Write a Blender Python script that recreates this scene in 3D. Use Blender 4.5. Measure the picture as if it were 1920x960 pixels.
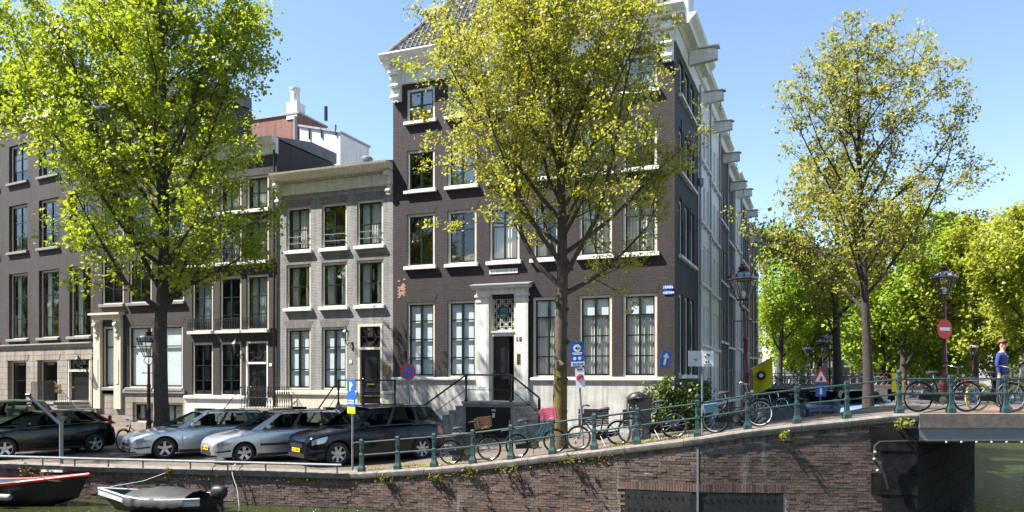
import bpy, math, random
import numpy as np
from mathutils import Vector, Matrix
R = math.radians
SC = bpy.context.scene
for o in list(bpy.data.objects): bpy.data.objects.remove(o)
COL = SC.collection
random.seed(7)
# ---------------------------------------------------------------- camera, sky, sun, exposure
F, HX, HY, CH = 1470.0, 960.0, 708.0, 2.5      # focal length (px of the 1920 px photo), principal column, horizon row, eye height
YAW = R(21.87)
FW = (-math.sin(YAW), math.cos(YAW)); RT = (math.cos(YAW), math.sin(YAW))
cd = bpy.data.cameras.new('camera'); cam = bpy.data.objects.new('camera', cd); COL.objects.link(cam)
cam.location = (0, 0, CH); cam.rotation_euler = (R(90), 0, YAW)
cd.sensor_width = 36.0; cd.lens = 36.0*F/1920; cd.shift_y = (HY-480)/1920; cd.clip_end = 3000; cd.clip_start = 0.1
SC.camera = cam
SUN = Vector((-1.3, -0.74, 2.0)).normalized()     # towards the sun
w = bpy.data.worlds.new('World'); SC.world = w; w.use_nodes = True
nt = w.node_tree; bg = nt.nodes['Background']
sky = nt.nodes.new('ShaderNodeTexSky'); sky.sky_type = 'NISHITA'; sky.sun_disc = False
sky.sun_elevation = math.asin(SUN.z); sky.sun_rotation = math.atan2(SUN.x, SUN.y)
sky.air_density = 1.0; sky.dust_density = 0.35; sky.ozone_density = 1.5; sky.altitude = 0
nt.links.new(sky.outputs[0], bg.inputs[0]); bg.inputs[1].default_value = 0.085
sl = bpy.data.lights.new('sun', 'SUN'); sl.energy = 5.0; sl.angle = R(0.53); sl.color = (1.0, 0.955, 0.88)
so = bpy.data.objects.new('sun', sl); COL.objects.link(so); so.rotation_euler = (-SUN).to_track_quat('-Z', 'Y').to_euler()
so.location = (-20, -20, 40)
SC.view_settings.view_transform = 'Standard'; SC.view_settings.look = 'None'
SC.view_settings.exposure = 1.68; SC.view_settings.gamma = 1.0; SC.view_settings.use_curve_mapping = False
SC.render.resolution_x = 1024; SC.render.resolution_y = 512

# ---------------------------------------------------------------- pixel -> place helpers
def c2w(r, d): return (r*RT[0]+d*FW[0], r*RT[1]+d*FW[1])
def at(px, d):                                  # column of the photo at camera depth d -> (X, Y)
    return c2w((px-HX)/F*d, d)
def onground(px, py, z=0.0):
    return at(px, (CH-z)*F/(py-HY))
def zat(py, d): return CH+(HY-py)*d/F
class Plane:                                    # a vertical wall plane; x() = metres along it, z() = height
    def __init__(s, ox, oy, ang=0.0): s.o = (ox, oy); s.e = (math.cos(ang), math.sin(ang))
    def hit(s, px):
        u = (px-HX)/F; dx, dy = FW[0]+u*RT[0], FW[1]+u*RT[1]
        ex, ey = s.e; ox, oy = s.o
        det = dx*(-ey)+ex*dy
        t = (ox*(-ey)+ex*oy)/det
        a = ((t*dx-ox)*ex+(t*dy-oy)*ey)
        return a, t
    def x(s, px): return s.hit(px)[0]
    def z(s, px, py): return CH+(HY-py)*s.hit(px)[1]/F

# ---------------------------------------------------------------- mesh builder
class MB:
    def __init__(s): s.v = []; s.f = []; s.m = []
    def add(s, vs, fs, mi=0):
        b = len(s.v); s.v += [tuple(p) for p in vs]
        s.f += [tuple(i+b for i in f) for f in fs]; s.m += [mi]*len(fs); return s
    def box(s, x0, x1, y0, y1, z0, z1, mi=0, M=None):
        vs = [(x, y, z) for z in (z0, z1) for y in (y0, y1) for x in (x0, x1)]
        if M is not None: vs = [tuple(M @ Vector(p)) for p in vs]
        return s.add(vs, [(0,2,3,1),(4,5,7,6),(0,1,5,4),(2,6,7,3),(0,4,6,2),(1,3,7,5)], mi)
    def quad(s, a, b, c, d, mi=0): return s.add([a, b, c, d], [(0,1,2,3)], mi)
    def tube(s, pts, r, n=6, mi=0, cap=True, closed=False):
        pts = [Vector(p) for p in pts]; N = len(pts)
        rs = r if isinstance(r, (list, tuple)) else [r]*N
        rings = []; ref = None
        for i, p in enumerate(pts):
            a = pts[i-1] if (i > 0 or closed) else p; b = pts[(i+1) % N] if (i < N-1 or closed) else p
            t = (b-a); t = t.normalized() if t.length > 1e-9 else Vector((0,0,1))
            if ref is None or abs(ref.dot(t)) > .95: ref = Vector((0,0,1)) if abs(t.z) < .9 else Vector((1,0,0))
            u = (ref-t*ref.dot(t)).normalized(); ref = u; w_ = t.cross(u)
            rings.append([p+(u*math.cos(k*2*math.pi/n)+w_*math.sin(k*2*math.pi/n))*rs[i] for k in range(n)])
        fs = []; M = N if closed else N-1
        for i in range(M):
            j = (i+1) % N
            for k in range(n):
                l = (k+1) % n; fs.append((i*n+k, i*n+l, j*n+l, j*n+k))
        if cap and not closed: fs += [tuple(range(n-1, -1, -1)), tuple((N-1)*n+k for k in range(n))]
        return s.add([p for rg in rings for p in rg], fs, mi)
    def cyl(s, p0, p1, r0, r1=None, n=10, mi=0, cap=True): return s.tube([p0, p1], [r0, r0 if r1 is None else r1], n, mi, cap)
    def lathe(s, prof, c=(0,0,0), n=12, axis='z', mi=0, sq=False, rot=0.0):
        vs = []; N = len(prof)
        for r, z in prof:
            for k in range(n):
                a = rot+k*2*math.pi/n; x, y = r*math.cos(a), r*math.sin(a)
                if axis == 'z': vs.append((c[0]+x, c[1]+y, c[2]+z))
                elif axis == 'y': vs.append((c[0]+x, c[1]+z, c[2]+y))
                else: vs.append((c[0]+z, c[1]+x, c[2]+y))
        fs = [(i*n+k, i*n+(k+1) % n, (i+1)*n+(k+1) % n, (i+1)*n+k) for i in range(N-1) for k in range(n)]
        if prof[0][0] > 1e-6: fs.append(tuple(range(n-1, -1, -1)))
        if prof[-1][0] > 1e-6: fs.append(tuple((N-1)*n+k for k in range(n)))
        return s.add(vs, fs, mi)
    def prism(s, poly, a, b, axis='y', mi=0):   # poly in the two other axes
        def P(p, t): return {'y': (p[0], t, p[1]), 'x': (t, p[0], p[1]), 'z': (p[0], p[1], t)}[axis]
        n = len(poly)
        vs = [P(p, a) for p in poly]+[P(p, b) for p in poly]
        fs = [tuple(range(n)), tuple(range(2*n-1, n-1, -1))]+[(k, n+k, n+(k+1) % n, (k+1) % n) for k in range(n)]
        return s.add(vs, fs, mi)
    def grid(s, P, closed_v=False, mi=0):       # P[i][j] points
        n, m = len(P), len(P[0])
        fs = [(i*m+j, i*m+(j+1) % m, (i+1)*m+(j+1) % m, (i+1)*m+j) for i in range(n-1) for j in range(m if closed_v else m-1)]
        return s.add([p for row in P for p in row], fs, mi)
    def mesh(s, name, mats, smooth=0):
        me = bpy.data.meshes.new(name); me.from_pydata(s.v, [], s.f)
        for m in (mats if isinstance(mats, (list, tuple)) else [mats]): me.materials.append(m)
        if any(s.m): me.polygons.foreach_set('material_index', s.m)
        if smooth:
            me.polygons.foreach_set('use_smooth', [True]*len(me.polygons)); me.set_sharp_from_angle(angle=R(smooth))
        me.update(); return me
    def build(s, name, mats, parent=None, smooth=0, loc=None, fixn=False):
        me = s.mesh(name, mats, smooth)
        if fixn: fix_normals(me)
        return put(name, me, parent, loc)
def fix_normals(me):
    import bmesh
    bm = bmesh.new(); bm.from_mesh(me); bmesh.ops.recalc_face_normals(bm, faces=bm.faces[:]); bm.to_mesh(me); bm.free()
def put(name, me, parent=None, loc=None, rot=None):
    o = bpy.data.objects.new(name, me); COL.objects.link(o)
    if parent is not None: o.parent = parent
    if loc is not None: o.location = loc
    if rot is not None: o.rotation_euler = rot
    return o
MESH = {}
def share(key, fn):
    if key not in MESH: MESH[key] = fn()
    return MESH[key]
def tag(o, label=None, cat=None, group=None, kind=None):
    for k, v in (('label', label), ('category', cat), ('group', group), ('kind', kind)):
        if v: o[k] = v
    return o
def thing(name, label, cat, loc=(0,0,0), rz=0.0, group=None):
    o = bpy.data.objects.new(name, None); COL.objects.link(o); o.location = loc; o.rotation_euler = (0, 0, rz)
    o.empty_display_size = .2
    return tag(o, label, cat, group)
def copy_tree(o, parent=None):
    c = o.copy(); COL.objects.link(c); c.parent = parent
    for ch in list(o.children): copy_tree(ch, c)
    return c

# ---------------------------------------------------------------- materials
def nodes(name):
    m = bpy.data.materials.new(name); m.use_nodes = True; return m, m.node_tree, m.node_tree.nodes['Principled BSDF']
def N(t, typ, **kw):
    n = t.nodes.new(typ)
    for k, v in kw.items():
        if k.startswith('i_'): n.inputs[k[2:].replace('_', ' ')].default_value = v
        else: setattr(n, k, v)
    return n
def noise(t, scale, detail=4, vec=None, rough=.6):
    n = N(t, 'ShaderNodeTexNoise'); n.inputs['Scale'].default_value = scale; n.inputs['Detail'].default_value = detail
    n.inputs['Roughness'].default_value = rough
    if vec: t.links.new(vec, n.inputs['Vector'])
    return n.outputs['Fac']
def ramp(t, fac, stops):
    r = N(t, 'ShaderNodeValToRGB'); e = r.color_ramp.elements
    while len(e) < len(stops): e.new(.5)
    for k, (p, c) in enumerate(stops): e[k].position = p; e[k].color = (*c, 1)
    t.links.new(fac, r.inputs[0]); return r.outputs[0]
def mixc(t, fac, a, b, mode='MIX'):
    m = N(t, 'ShaderNodeMix', data_type='RGBA', blend_type=mode)
    for i, v in ((0, fac), (6, a), (7, b)):
        if isinstance(v, (int, float)): m.inputs[i].default_value = v
        elif isinstance(v, tuple): m.inputs[i].default_value = (*v, 1)
        else: t.links.new(v, m.inputs[i])
    return m.outputs[2]
def bump(t, bs, h, strength=.3, dist=.01):
    b = N(t, 'ShaderNodeBump'); b.inputs['Strength'].default_value = strength; b.inputs['Distance'].default_value = dist
    t.links.new(h, b.inputs['Height']); t.links.new(b.outputs[0], bs.inputs['Normal'])
def sc_(c, k): return tuple(min(1, x*k) for x in c)
def pm(name, col, rough=.6, metal=0.0, var=.2, scale=6.0, bmp=0.0, spec=.5, coat=0.0, streak=0.0):
    m, t, b = nodes(name); tc = N(t, 'ShaderNodeTexCoord').outputs['Object']
    f = noise(t, scale, 5, tc); c = ramp(t, f, [(.3, sc_(col, 1-var)), (.7, sc_(col, 1+var))])
    if streak:                                   # rain-washed grime running down
        mp = N(t, 'ShaderNodeMapping'); mp.inputs['Scale'].default_value = (5, 5, .45); t.links.new(tc, mp.inputs[0])
        c = mixc(t, 1.0, c, ramp(t, noise(t, 1.6, 6, mp.outputs[0], .65), [(.35, (1-streak, 1-streak*1.05, 1-streak*1.15)), (.62, (1, 1, 1))]), 'MULTIPLY')
        c = mixc(t, 1.0, c, ramp(t, noise(t, 1.1, 6, tc, .7), [(.3, (1-streak*.6,)*3), (.6, (1, 1, 1))]), 'MULTIPLY')
    t.links.new(c, b.inputs['Base Color'])
    b.inputs['Roughness'].default_value = rough; b.inputs['Metallic'].default_value = metal
    b.inputs['Specular IOR Level'].default_value = spec; b.inputs['Coat Weight'].default_value = coat
    if coat: b.inputs['Coat Roughness'].default_value = .03
    if bmp: bump(t, b, noise(t, scale*6, 6, tc), bmp, .01)
    return m
def wallvec(t):                                  # (x+y, z) of the object: bricks run level on walls facing either way
    tc = N(t, 'ShaderNodeTexCoord').outputs['Object']; s = N(t, 'ShaderNodeSeparateXYZ'); t.links.new(tc, s.inputs[0])
    a = N(t, 'ShaderNodeMath', operation='ADD'); t.links.new(s.outputs[0], a.inputs[0]); t.links.new(s.outputs[1], a.inputs[1])
    c = N(t, 'ShaderNodeCombineXYZ'); t.links.new(a.outputs[0], c.inputs[0]); t.links.new(s.outputs[2], c.inputs[1])
    return tc, c.outputs[0], s
def brickmat(name, c1, c2, mortar, bw=.215, bh=.066, ms=.007, rough=.75, stain=.35, soldier=False, bs_=.5):
    m, t, b = nodes(name); tc, v, s = wallvec(t)
    if soldier:
        c = N(t, 'ShaderNodeCombineXYZ'); sp = N(t, 'ShaderNodeSeparateXYZ'); t.links.new(v, sp.inputs[0])
        t.links.new(sp.outputs[1], c.inputs[0]); t.links.new(sp.outputs[0], c.inputs[1]); v = c.outputs[0]
    br = N(t, 'ShaderNodeTexBrick'); br.inputs['Scale'].default_value = 1; br.inputs['Brick Width'].default_value = bw
    br.inputs['Row Height'].default_value = bh; br.inputs['Mortar Size'].default_value = ms; br.inputs['Mortar Smooth'].default_value = .3
    br.inputs['Color1'].default_value = (*c1, 1); br.inputs['Color2'].default_value = (*c2, 1); br.inputs['Mortar'].default_value = (*mortar, 1)
    t.links.new(v, br.inputs['Vector'])
    n1 = noise(t, .55, 6, tc, .65); n2 = noise(t, 9, 4, tc)
    col = mixc(t, 1.0, br.outputs['Color'], ramp(t, n1, [(.3, (1-stain,)*3), (.72, (1+.0,)*3)]), 'MULTIPLY')
    col = mixc(t, .5, col, ramp(t, n2, [(.3, (.72,)*3), (.7, (1.0,)*3)]), 'MULTIPLY')
    mp = N(t, 'ShaderNodeMapping'); mp.inputs['Scale'].default_value = (2.6, 2.6, .16); t.links.new(tc, mp.inputs[0])
    col = mixc(t, 1.0, col, ramp(t, noise(t, 1.5, 6, mp.outputs[0], .7), [(.32, (.62, .61, .60)), (.5, (.95, .95, .95)), (.75, (1.25, 1.22, 1.18))]), 'MULTIPLY')
    t.links.new(col, b.inputs['Base Color']); b.inputs['Roughness'].default_value = rough
    h = N(t, 'ShaderNodeMath', operation='SUBTRACT'); t.links.new(n2, h.inputs[0]); t.links.new(br.outputs['Fac'], h.inputs[1])
    bump(t, b, h.outputs[0], bs_, .012); return m
def glassmat(name, tint=(.75,.8,.8), gl=1.0, base=.06):
    m, t, b = nodes(name); t.nodes.remove(b); out = t.nodes['Material Output']
    tr = N(t, 'ShaderNodeBsdfTransparent'); tr.inputs[0].default_value = (*tint, 1)
    g = N(t, 'ShaderNodeBsdfGlossy'); g.inputs['Roughness'].default_value = .015; g.inputs[0].default_value = (gl, gl, gl, 1)
    tc = N(t, 'ShaderNodeTexCoord').outputs['Object']; bp = N(t, 'ShaderNodeBump'); bp.inputs['Strength'].default_value = .05
    t.links.new(noise(t, 1.3, 2, tc), bp.inputs['Height']); t.links.new(bp.outputs[0], g.inputs['Normal'])
    fr = N(t, 'ShaderNodeFresnel'); fr.inputs[0].default_value = 1.5
    a = N(t, 'ShaderNodeMath', operation='ADD', use_clamp=True); a.inputs[1].default_value = base; t.links.new(fr.outputs[0], a.inputs[0])
    gg = N(t, 'ShaderNodeNewGeometry'); iv = N(t, 'ShaderNodeMath', operation='SUBTRACT'); iv.inputs[0].default_value = 1; t.links.new(gg.outputs['Backfacing'], iv.inputs[1])
    a2 = N(t, 'ShaderNodeMath', operation='MULTIPLY'); t.links.new(a.outputs[0], a2.inputs[0]); t.links.new(iv.outputs[0], a2.inputs[1]); a = a2
    mx = N(t, 'ShaderNodeMixShader'); t.links.new(a.outputs[0], mx.inputs[0]); t.links.new(tr.outputs[0], mx.inputs[1]); t.links.new(g.outputs[0], mx.inputs[2])
    t.links.new(mx.outputs[0], out.inputs[0]); return m
def leafmat(name, stops, transl=.4):
    m, t, b = nodes(name); out = t.nodes['Material Output']
    at_ = N(t, 'ShaderNodeAttribute', attribute_name='tint'); col = ramp(t, at_.outputs['Fac'], stops)
    t.links.new(col, b.inputs['Base Color']); b.inputs['Roughness'].default_value = .45; b.inputs['Specular IOR Level'].default_value = .35
    tl = N(t, 'ShaderNodeBsdfTranslucent'); t.links.new(mixc(t, 1.0, col, (1.0, .95, .4), 'MULTIPLY'), tl.inputs[0])
    mx = N(t, 'ShaderNodeMixShader'); mx.inputs[0].default_value = transl
    t.links.new(b.outputs[0], mx.inputs[1]); t.links.new(tl.outputs[0], mx.inputs[2]); t.links.new(mx.outputs[0], out.inputs[0]); return m
def barkmat(name, col, moss=None):
    m, t, b = nodes(name); tc = N(t, 'ShaderNodeTexCoord').outputs['Object']
    mp = N(t, 'ShaderNodeMapping'); mp.inputs['Scale'].default_value = (9, 9, 2.2); t.links.new(tc, mp.inputs[0])
    f = noise(t, 2.2, 8, mp.outputs[0], .7)
    c = ramp(t, f, [(.32, sc_(col, .45)), (.55, col), (.75, sc_(col, 1.5))])
    if moss:
        f2 = noise(t, 1.7, 5, tc); geo = N(t, 'ShaderNodeSeparateXYZ'); t.links.new(tc, geo.inputs[0])
        mr = N(t, 'ShaderNodeMapRange'); mr.inputs[1].default_value = 4.2; mr.inputs[2].default_value = .8; mr.inputs[3].default_value = -.25; mr.inputs[4].default_value = .35
        t.links.new(geo.outputs[2], mr.inputs[0]); a = N(t, 'ShaderNodeMath', operation='ADD'); t.links.new(f2, a.inputs[0]); t.links.new(mr.outputs[0], a.inputs[1])
        c = mixc(t, ramp(t, a.outputs[0], [(.5, (0,0,0)), (.70, (.75,)*3)]), c, moss)
    t.links.new(c, b.inputs['Base Color']); b.inputs['Roughness'].default_value = .9; bump(t, b, f, .9, .04); return m

M = {}
M['cream'] = pm('cream_paint', (.66, .61, .50), .5, var=.08, streak=.22)
M['white'] = pm('white_paint', (.74, .73, .69), .5, var=.08, streak=.22)
M['offwhite'] = pm('cornice_paint', (.62, .60, .55), .5, var=.1, scale=3, streak=.25)
M['sash'] = pm('dark_green_paint', (.012, .018, .018), .25, var=.2)
M['black'] = pm('black_paint', (.012, .012, .014), .3, var=.2)
M['iron'] = pm('wrought_iron', (.016, .016, .018), .45, var=.3)
M['rail'] = pm('green_rail_paint', (.028, .060, .060), .35, var=.35, scale=14, bmp=.1)
M['glass'] = glassmat('window_glass', (.93, .95, .95), 1.0, .04)
M['skyglass'] = glassmat('upper_window_glass', (.5, .55, .56), 1.0, .16)
M['carglass'] = glassmat('car_glass', (.34, .40, .38), 1.0, .05)
M['lampglass'] = glassmat('lantern_glass', (.85, .87, .85), 1.0, .08)
M['dark'] = pm('room_darkness', (.035, .032, .03), .9, var=.5, scale=1.5)  # near-black colour stands in for the darkness of unlit rooms
M['blind'] = pm('white_blind', (.80, .83, .84), .8, var=.03)
M['curtain'] = pm('curtain_cloth', (.74, .73, .68), .9, var=.06)
M['greycurtain'] = pm('pale_blue_curtain', (.50, .56, .60), .9, var=.1)
M['stone'] = pm('grey_bluestone', (.20, .195, .18), .8, var=.28, scale=5, bmp=.25)
M['step'] = pm('weathered_step_stone', (.26, .25, .225), .85, var=.35, scale=4, bmp=.25)
M['conc'] = pm('bridge_concrete', (.165, .14, .115), .95, var=.3, scale=7, bmp=.6)
M['steel'] = pm('bridge_steel', (.17, .18, .19), .5, var=.2, scale=2)
M['galv'] = pm('galvanised_steel', (.22, .23, .235), .5, .4, var=.2, scale=9)
M['maroon'] = pm('maroon_lamp_paint', (.060, .010, .014), .3, var=.35, scale=12, bmp=.12)
M['brass'] = pm('brass', (.42, .30, .10), .3, .8, var=.2)
M['rubber'] = pm('rubber', (.016, .016, .016), .75, var=.2)
M['chrome'] = pm('chrome', (.62, .62, .62), .18, 1.0, var=.1)
M['alloy'] = pm('alloy_wheel', (.52, .53, .54), .3, .75, var=.08)
M['plastic'] = pm('black_plastic', (.02, .02, .021), .5, var=.2)
M['redlight'] = pm('red_lens', (.42, .012, .012), .15, var=.1, coat=.5)
M['amber'] = pm('amber_lens', (.55, .2, .02), .2, var=.1)
M['lens'] = pm('headlight_lens', (.42, .44, .46), .12, .4, var=.25, scale=20, coat=1)
M['plate'] = pm('yellow_plate', (.78, .45, .02), .45, var=.05)
M['yellow'] = pm('yellow_sign', (.72, .60, .01), .5, var=.05)
M['signblue'] = pm('sign_blue', (.012, .10, .42), .4, var=.05)
M['signred'] = pm('sign_red', (.55, .02, .02), .4, var=.05)
M['signwhite'] = pm('sign_white', (.8, .8, .8), .4, var=.03)
M['signgrey'] = pm('sign_back', (.30, .32, .34), .5, .3, var=.1)
M['tile'] = pm('glazed_roof_tile', (.085, .082, .085), .42, var=.4, scale=3)
M['ridge'] = pm('ridge_tile', (.13, .125, .12), .6, var=.3)
M['lead'] = pm('zinc_lead', (.28, .30, .32), .5, .3, var=.15)
M['brickA'] = brickmat('aubergine_painted_brick', (.043, .0255, .0265), (.029, .018, .0195), (.018, .013, .0145), ms=.009, stain=.25, bs_=.7)
M['brickAs'] = brickmat('aubergine_soldier_brick', (.043, .029, .031), (.030, .021, .023), (.018, .013, .0145), ms=.009, stain=.2, soldier=True, bs_=.7)
M['brickSide'] = brickmat('blue_black_side_brick', (.050, .056, .066), (.030, .034, .042), (.06, .065, .075), stain=.4)
M['brickB'] = brickmat('grey_brown_brick', (.29, .27, .262), (.205, .192, .187), (.38, .375, .37), ms=.010, stain=.22)
M['brickBs'] = brickmat('grey_brown_soldier_brick', (.19, .160, .150), (.14, .12, .115), (.26, .25, .24), ms=.010, stain=.2, soldier=True)
M['brickC'] = brickmat('brown_purple_brick', (.058, .045, .043), (.040, .031, .030), (.048, .041, .039), stain=.3)
M['brickCs'] = brickmat('brown_purple_soldier_brick', (.062, .048, .046), (.043, .034, .033), (.048, .041, .039), stain=.3, soldier=True)
M['brickR'] = brickmat('red_brick', (.33, .085, .05), (.24, .06, .04), (.3, .25, .22), stain=.3)
M['brickRs'] = brickmat('brown_red_brick', (.15, .06, .045), (.11, .045, .035), (.16, .14, .12), stain=.35)
M['ashlar'] = brickmat('sandstone_ashlar', (.34, .30, .255), (.30, .265, .225), (.12, .10, .085), bw=.9, bh=.30, ms=.012, stain=.25)
M['plinth'] = pm('grey_stained_plinth', (.50, .49, .46), .8, var=.15, scale=1.6, bmp=.1, streak=.34)
# ---- ground, water and wall materials
def qbrick():
    m, t, b = nodes('quay_brick'); tc = N(t, 'ShaderNodeTexCoord').outputs['Object']; geo = N(t, 'ShaderNodeNewGeometry').outputs['Position']
    at_ = N(t, 'ShaderNodeAttribute', attribute_name='tint'); oi = N(t, 'ShaderNodeObjectInfo')
    a = N(t, 'ShaderNodeMath', operation='ADD'); t.links.new(at_.outputs['Fac'], a.inputs[0]); t.links.new(oi.outputs['Random'], a.inputs[1])
    fr = N(t, 'ShaderNodeMath', operation='FRACT'); t.links.new(a.outputs[0], fr.inputs[0])
    c = ramp(t, fr.outputs[0], [(0, (.080, .056, .047)), (.3, (.150, .104, .086)), (.6, (.215, .158, .131)), (.85, (.215, .128, .101)), (1, (.125, .103, .090))])
    n1 = noise(t, .8, 6, geo, .7); c = mixc(t, 1.0, c, ramp(t, n1, [(.32, (.5, .46, .43)), (.66, (1, 1, 1))]), 'MULTIPLY')
    mp = N(t, 'ShaderNodeMapping'); mp.inputs['Scale'].default_value = (3, 3, .35); t.links.new(geo, mp.inputs[0])
    n3 = noise(t, .9, 5, mp.outputs[0]); c = mixc(t, ramp(t, n3, [(.6, (0, 0, 0)), (.72, (.55,)*3)]), c, (.30, .27, .24))
    n2 = noise(t, 25, 5, geo); c = mixc(t, .6, c, ramp(t, n2, [(.3, (.6,)*3), (.7, (1.0,)*3)]), 'MULTIPLY')
    s = N(t, 'ShaderNodeSeparateXYZ'); t.links.new(geo, s.inputs[0])
    mr = N(t, 'ShaderNodeMapRange'); mr.inputs[1].default_value = -.86; mr.inputs[2].default_value = -.97; t.links.new(s.outputs[2], mr.inputs[0])
    c = mixc(t, mr.outputs[0], c, (.035, .042, .012))
    t.links.new(c, b.inputs['Base Color']); b.inputs['Roughness'].default_value = .85; bump(t, b, n2, .6, .012); return m
M['qbrick'] = qbrick()
M['mortar'] = pm('quay_mortar', (.25, .215, .185), .95, var=.4, scale=2.5, bmp=.4)
M['coping'] = pm('coping_stone', (.15, .132, .115), .85, var=.4, scale=6, bmp=.5)
M['quoin'] = pm('dark_stone_with_shade', (.017, .016, .016), .85, var=.6, scale=5, bmp=.8, spec=.12)  # dark stone, lowered further to carry the gloom under the bridge
M['timber'] = pm('black_tarred_timber', (.010, .010, .011), .6, var=.5, scale=6, bmp=.2)
def paving():
    m, t, b = nodes('brick_paving'); tc = N(t, 'ShaderNodeTexCoord').outputs['Object']
    mp = N(t, 'ShaderNodeMapping'); mp.inputs['Rotation'].default_value = (0, 0, R(8)); t.links.new(tc, mp.inputs[0])
    br = N(t, 'ShaderNodeTexBrick'); br.inputs['Scale'].default_value = 1; br.inputs['Brick Width'].default_value = .21; br.inputs['Row Height'].default_value = .09
    br.inputs['Mortar Size'].default_value = .006; t.links.new(mp.outputs[0], br.inputs['Vector'])
    br.inputs['Color1'].default_value = (.165, .135, .112, 1); br.inputs['Color2'].default_value = (.115, .093, .078, 1); br.inputs['Mortar'].default_value = (.08, .07, .055, 1)
    n1 = noise(t, .7, 6, tc, .7); c = mixc(t, 1.0, br.outputs['Color'], ramp(t, n1, [(.3, (.6, .58, .55)), (.7, (1.15, 1.1, 1.0))]), 'MULTIPLY')
    n2 = noise(t, 14, 5, tc); c = mixc(t, .7, c, ramp(t, n2, [(.3, (.65,)*3), (.7, (1.1,)*3)]), 'MULTIPLY')
    t.links.new(c, b.inputs['Base Color']); b.inputs['Roughness'].default_value = .9; bump(t, b, n2, .4, .01); return m
M['paving'] = paving()
M['asphalt'] = pm('asphalt', (.052, .054, .058), .9, var=.25, scale=3, bmp=.3)
def watermat():
    m, t, b = nodes('canal_water'); tc = N(t, 'ShaderNodeTexCoord').outputs['Object']
    mp = N(t, 'ShaderNodeMapping'); mp.inputs['Scale'].default_value = (1, 2.2, 1); mp.inputs['Rotation'].default_value = (0, 0, -YAW); t.links.new(tc, mp.inputs[0])
    a = N(t, 'ShaderNodeMath', operation='ADD'); t.links.new(noise(t, 1.4, 3, mp.outputs[0]), a.inputs[0]); t.links.new(noise(t, 5, 3, mp.outputs[0]), a.inputs[1])
    b.inputs['Base Color'].default_value = (.030, .038, .012, 1); b.inputs['Roughness'].default_value = .04; b.inputs['IOR'].default_value = 1.33
    b.inputs['Specular IOR Level'].default_value = .7
    bump(t, b, a.outputs[0], .8, .16); return m
M['water'] = watermat()
ZW = -0.95
M['bulb'] = pm('frosted_bulb', (.34, .31, .24), .3)
# ---- quay line in plan: (column of the photo, depth)
QP = [at(-420, 25.6), at(0, 22.9), at(655, 20.55), at(1308, 17.8), at(1720, 17.5)]
QZX = [at(*p)[0] for p in ((660, 20.5), (745.5, 20.2), (814, 19.9), (886.5, 19.6), (958, 19.2), (1035, 18.9), (1114, 18.6), (1195, 18.25), (1307, 17.8), (1401, 17.7), (1494, 17.6), (1588, 17.55), (1686, 17.5), (1783, 17.5))]
QZZ = [0, .123, .218, .333, .48, .636, .78, .936, 1.13, 1.31, 1.446, 1.557, 1.683, 1.714]
def zquay(X): return float(np.interp(X, QZX, QZZ))
AB0, AB1 = c2w(9.05, 17.5), c2w(14.76, 25.0)             # bridge abutment, inner face
def yquay(X):
    xs = [p[0] for p in QP]+[AB1[0]]; ys = [p[1] for p in QP]+[AB1[1]]
    if X > AB1[0]: return 62.0
    return float(np.interp(X, xs, ys))
def sst(a, b, x):
    t = min(1, max(0, (x-a)/(b-a))); return t*t*(3-2*t)
def gz(X, Y):
    zq = zquay(X); zf = float(np.interp(X, [-16, -5, 0], [.15, .55, .5]))
    yq = yquay(min(X, AB0[0]-.01)); y1 = float(np.interp(X, [-6, -4], [28, 34]))
    s0 = float(np.interp(X, [-6, 0, 2], [1.5, 3.0, 8.0]))
    z = zq+(zf-zq)*sst(yq+s0, max(y1, yq+s0+3), Y)
    return z
def land():
    xs = list(np.arange(-140, -30, 10))+list(np.arange(-30, 4.3, .5))+[AB0[0], AB1[0]-.001]
    xs = sorted(set(round(float(x), 3) for x in xs)); rows = []
    fr = [0, .02, .05, .09, .14, .2, .27, .35, .44, .54, .65, .78, .9, 1.0]
    for x in xs:
        y0 = yquay(x); col = []
        for k in fr: y = y0+(42-y0)*k; col.append((x, y, gz(x, y)-.004))
        for y in (50, 62, 70): col.append((x, y, gz(x, y)-.004))
        rows.append(col)
    mb = MB(); mb.grid(rows); return mb
tag(land().build('ground', M['paving'], smooth=60), kind='structure')
mb = MB(); mb.grid([[(x, y, .55 if y < 75 else .8) for y in (62.001, 75, 150, 600, 2500)] for x in (-2000, -140, AB1[0], 60, 300, 2000)][0:6])
tag(mb.build('far_ground', M['asphalt']), kind='structure')
mb = MB(); mb.quad((-300, -120, ZW), (200, -120, ZW), (200, 62.2, ZW), (-300, 62.2, ZW)); tag(mb.build('canal_water', M['water']), kind='structure')
# roadway strip of the side street
mb = MB(); P = []
for y in (27.5, 29, 30.5, 32, 34, 36, 40, 46, 54, 62):
    P.append([(x, y, gz(x, y)+.006) for x in (-3.0, -2.5, -1.5, -.5, .6)])
mb.grid(P); tag(mb.build('side_street_road', M['asphalt']), kind='structure')
mb = MB()
for k in range(9): mb.box(-2.85, -2.7, 30+k*1.2, 30.7+k*1.2, gz(-2.8, 30+k*1.2), gz(-2.8, 30+k*1.2)+.012)
tag(mb.build('road_marking', M['signwhite']), kind='structure')
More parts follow.
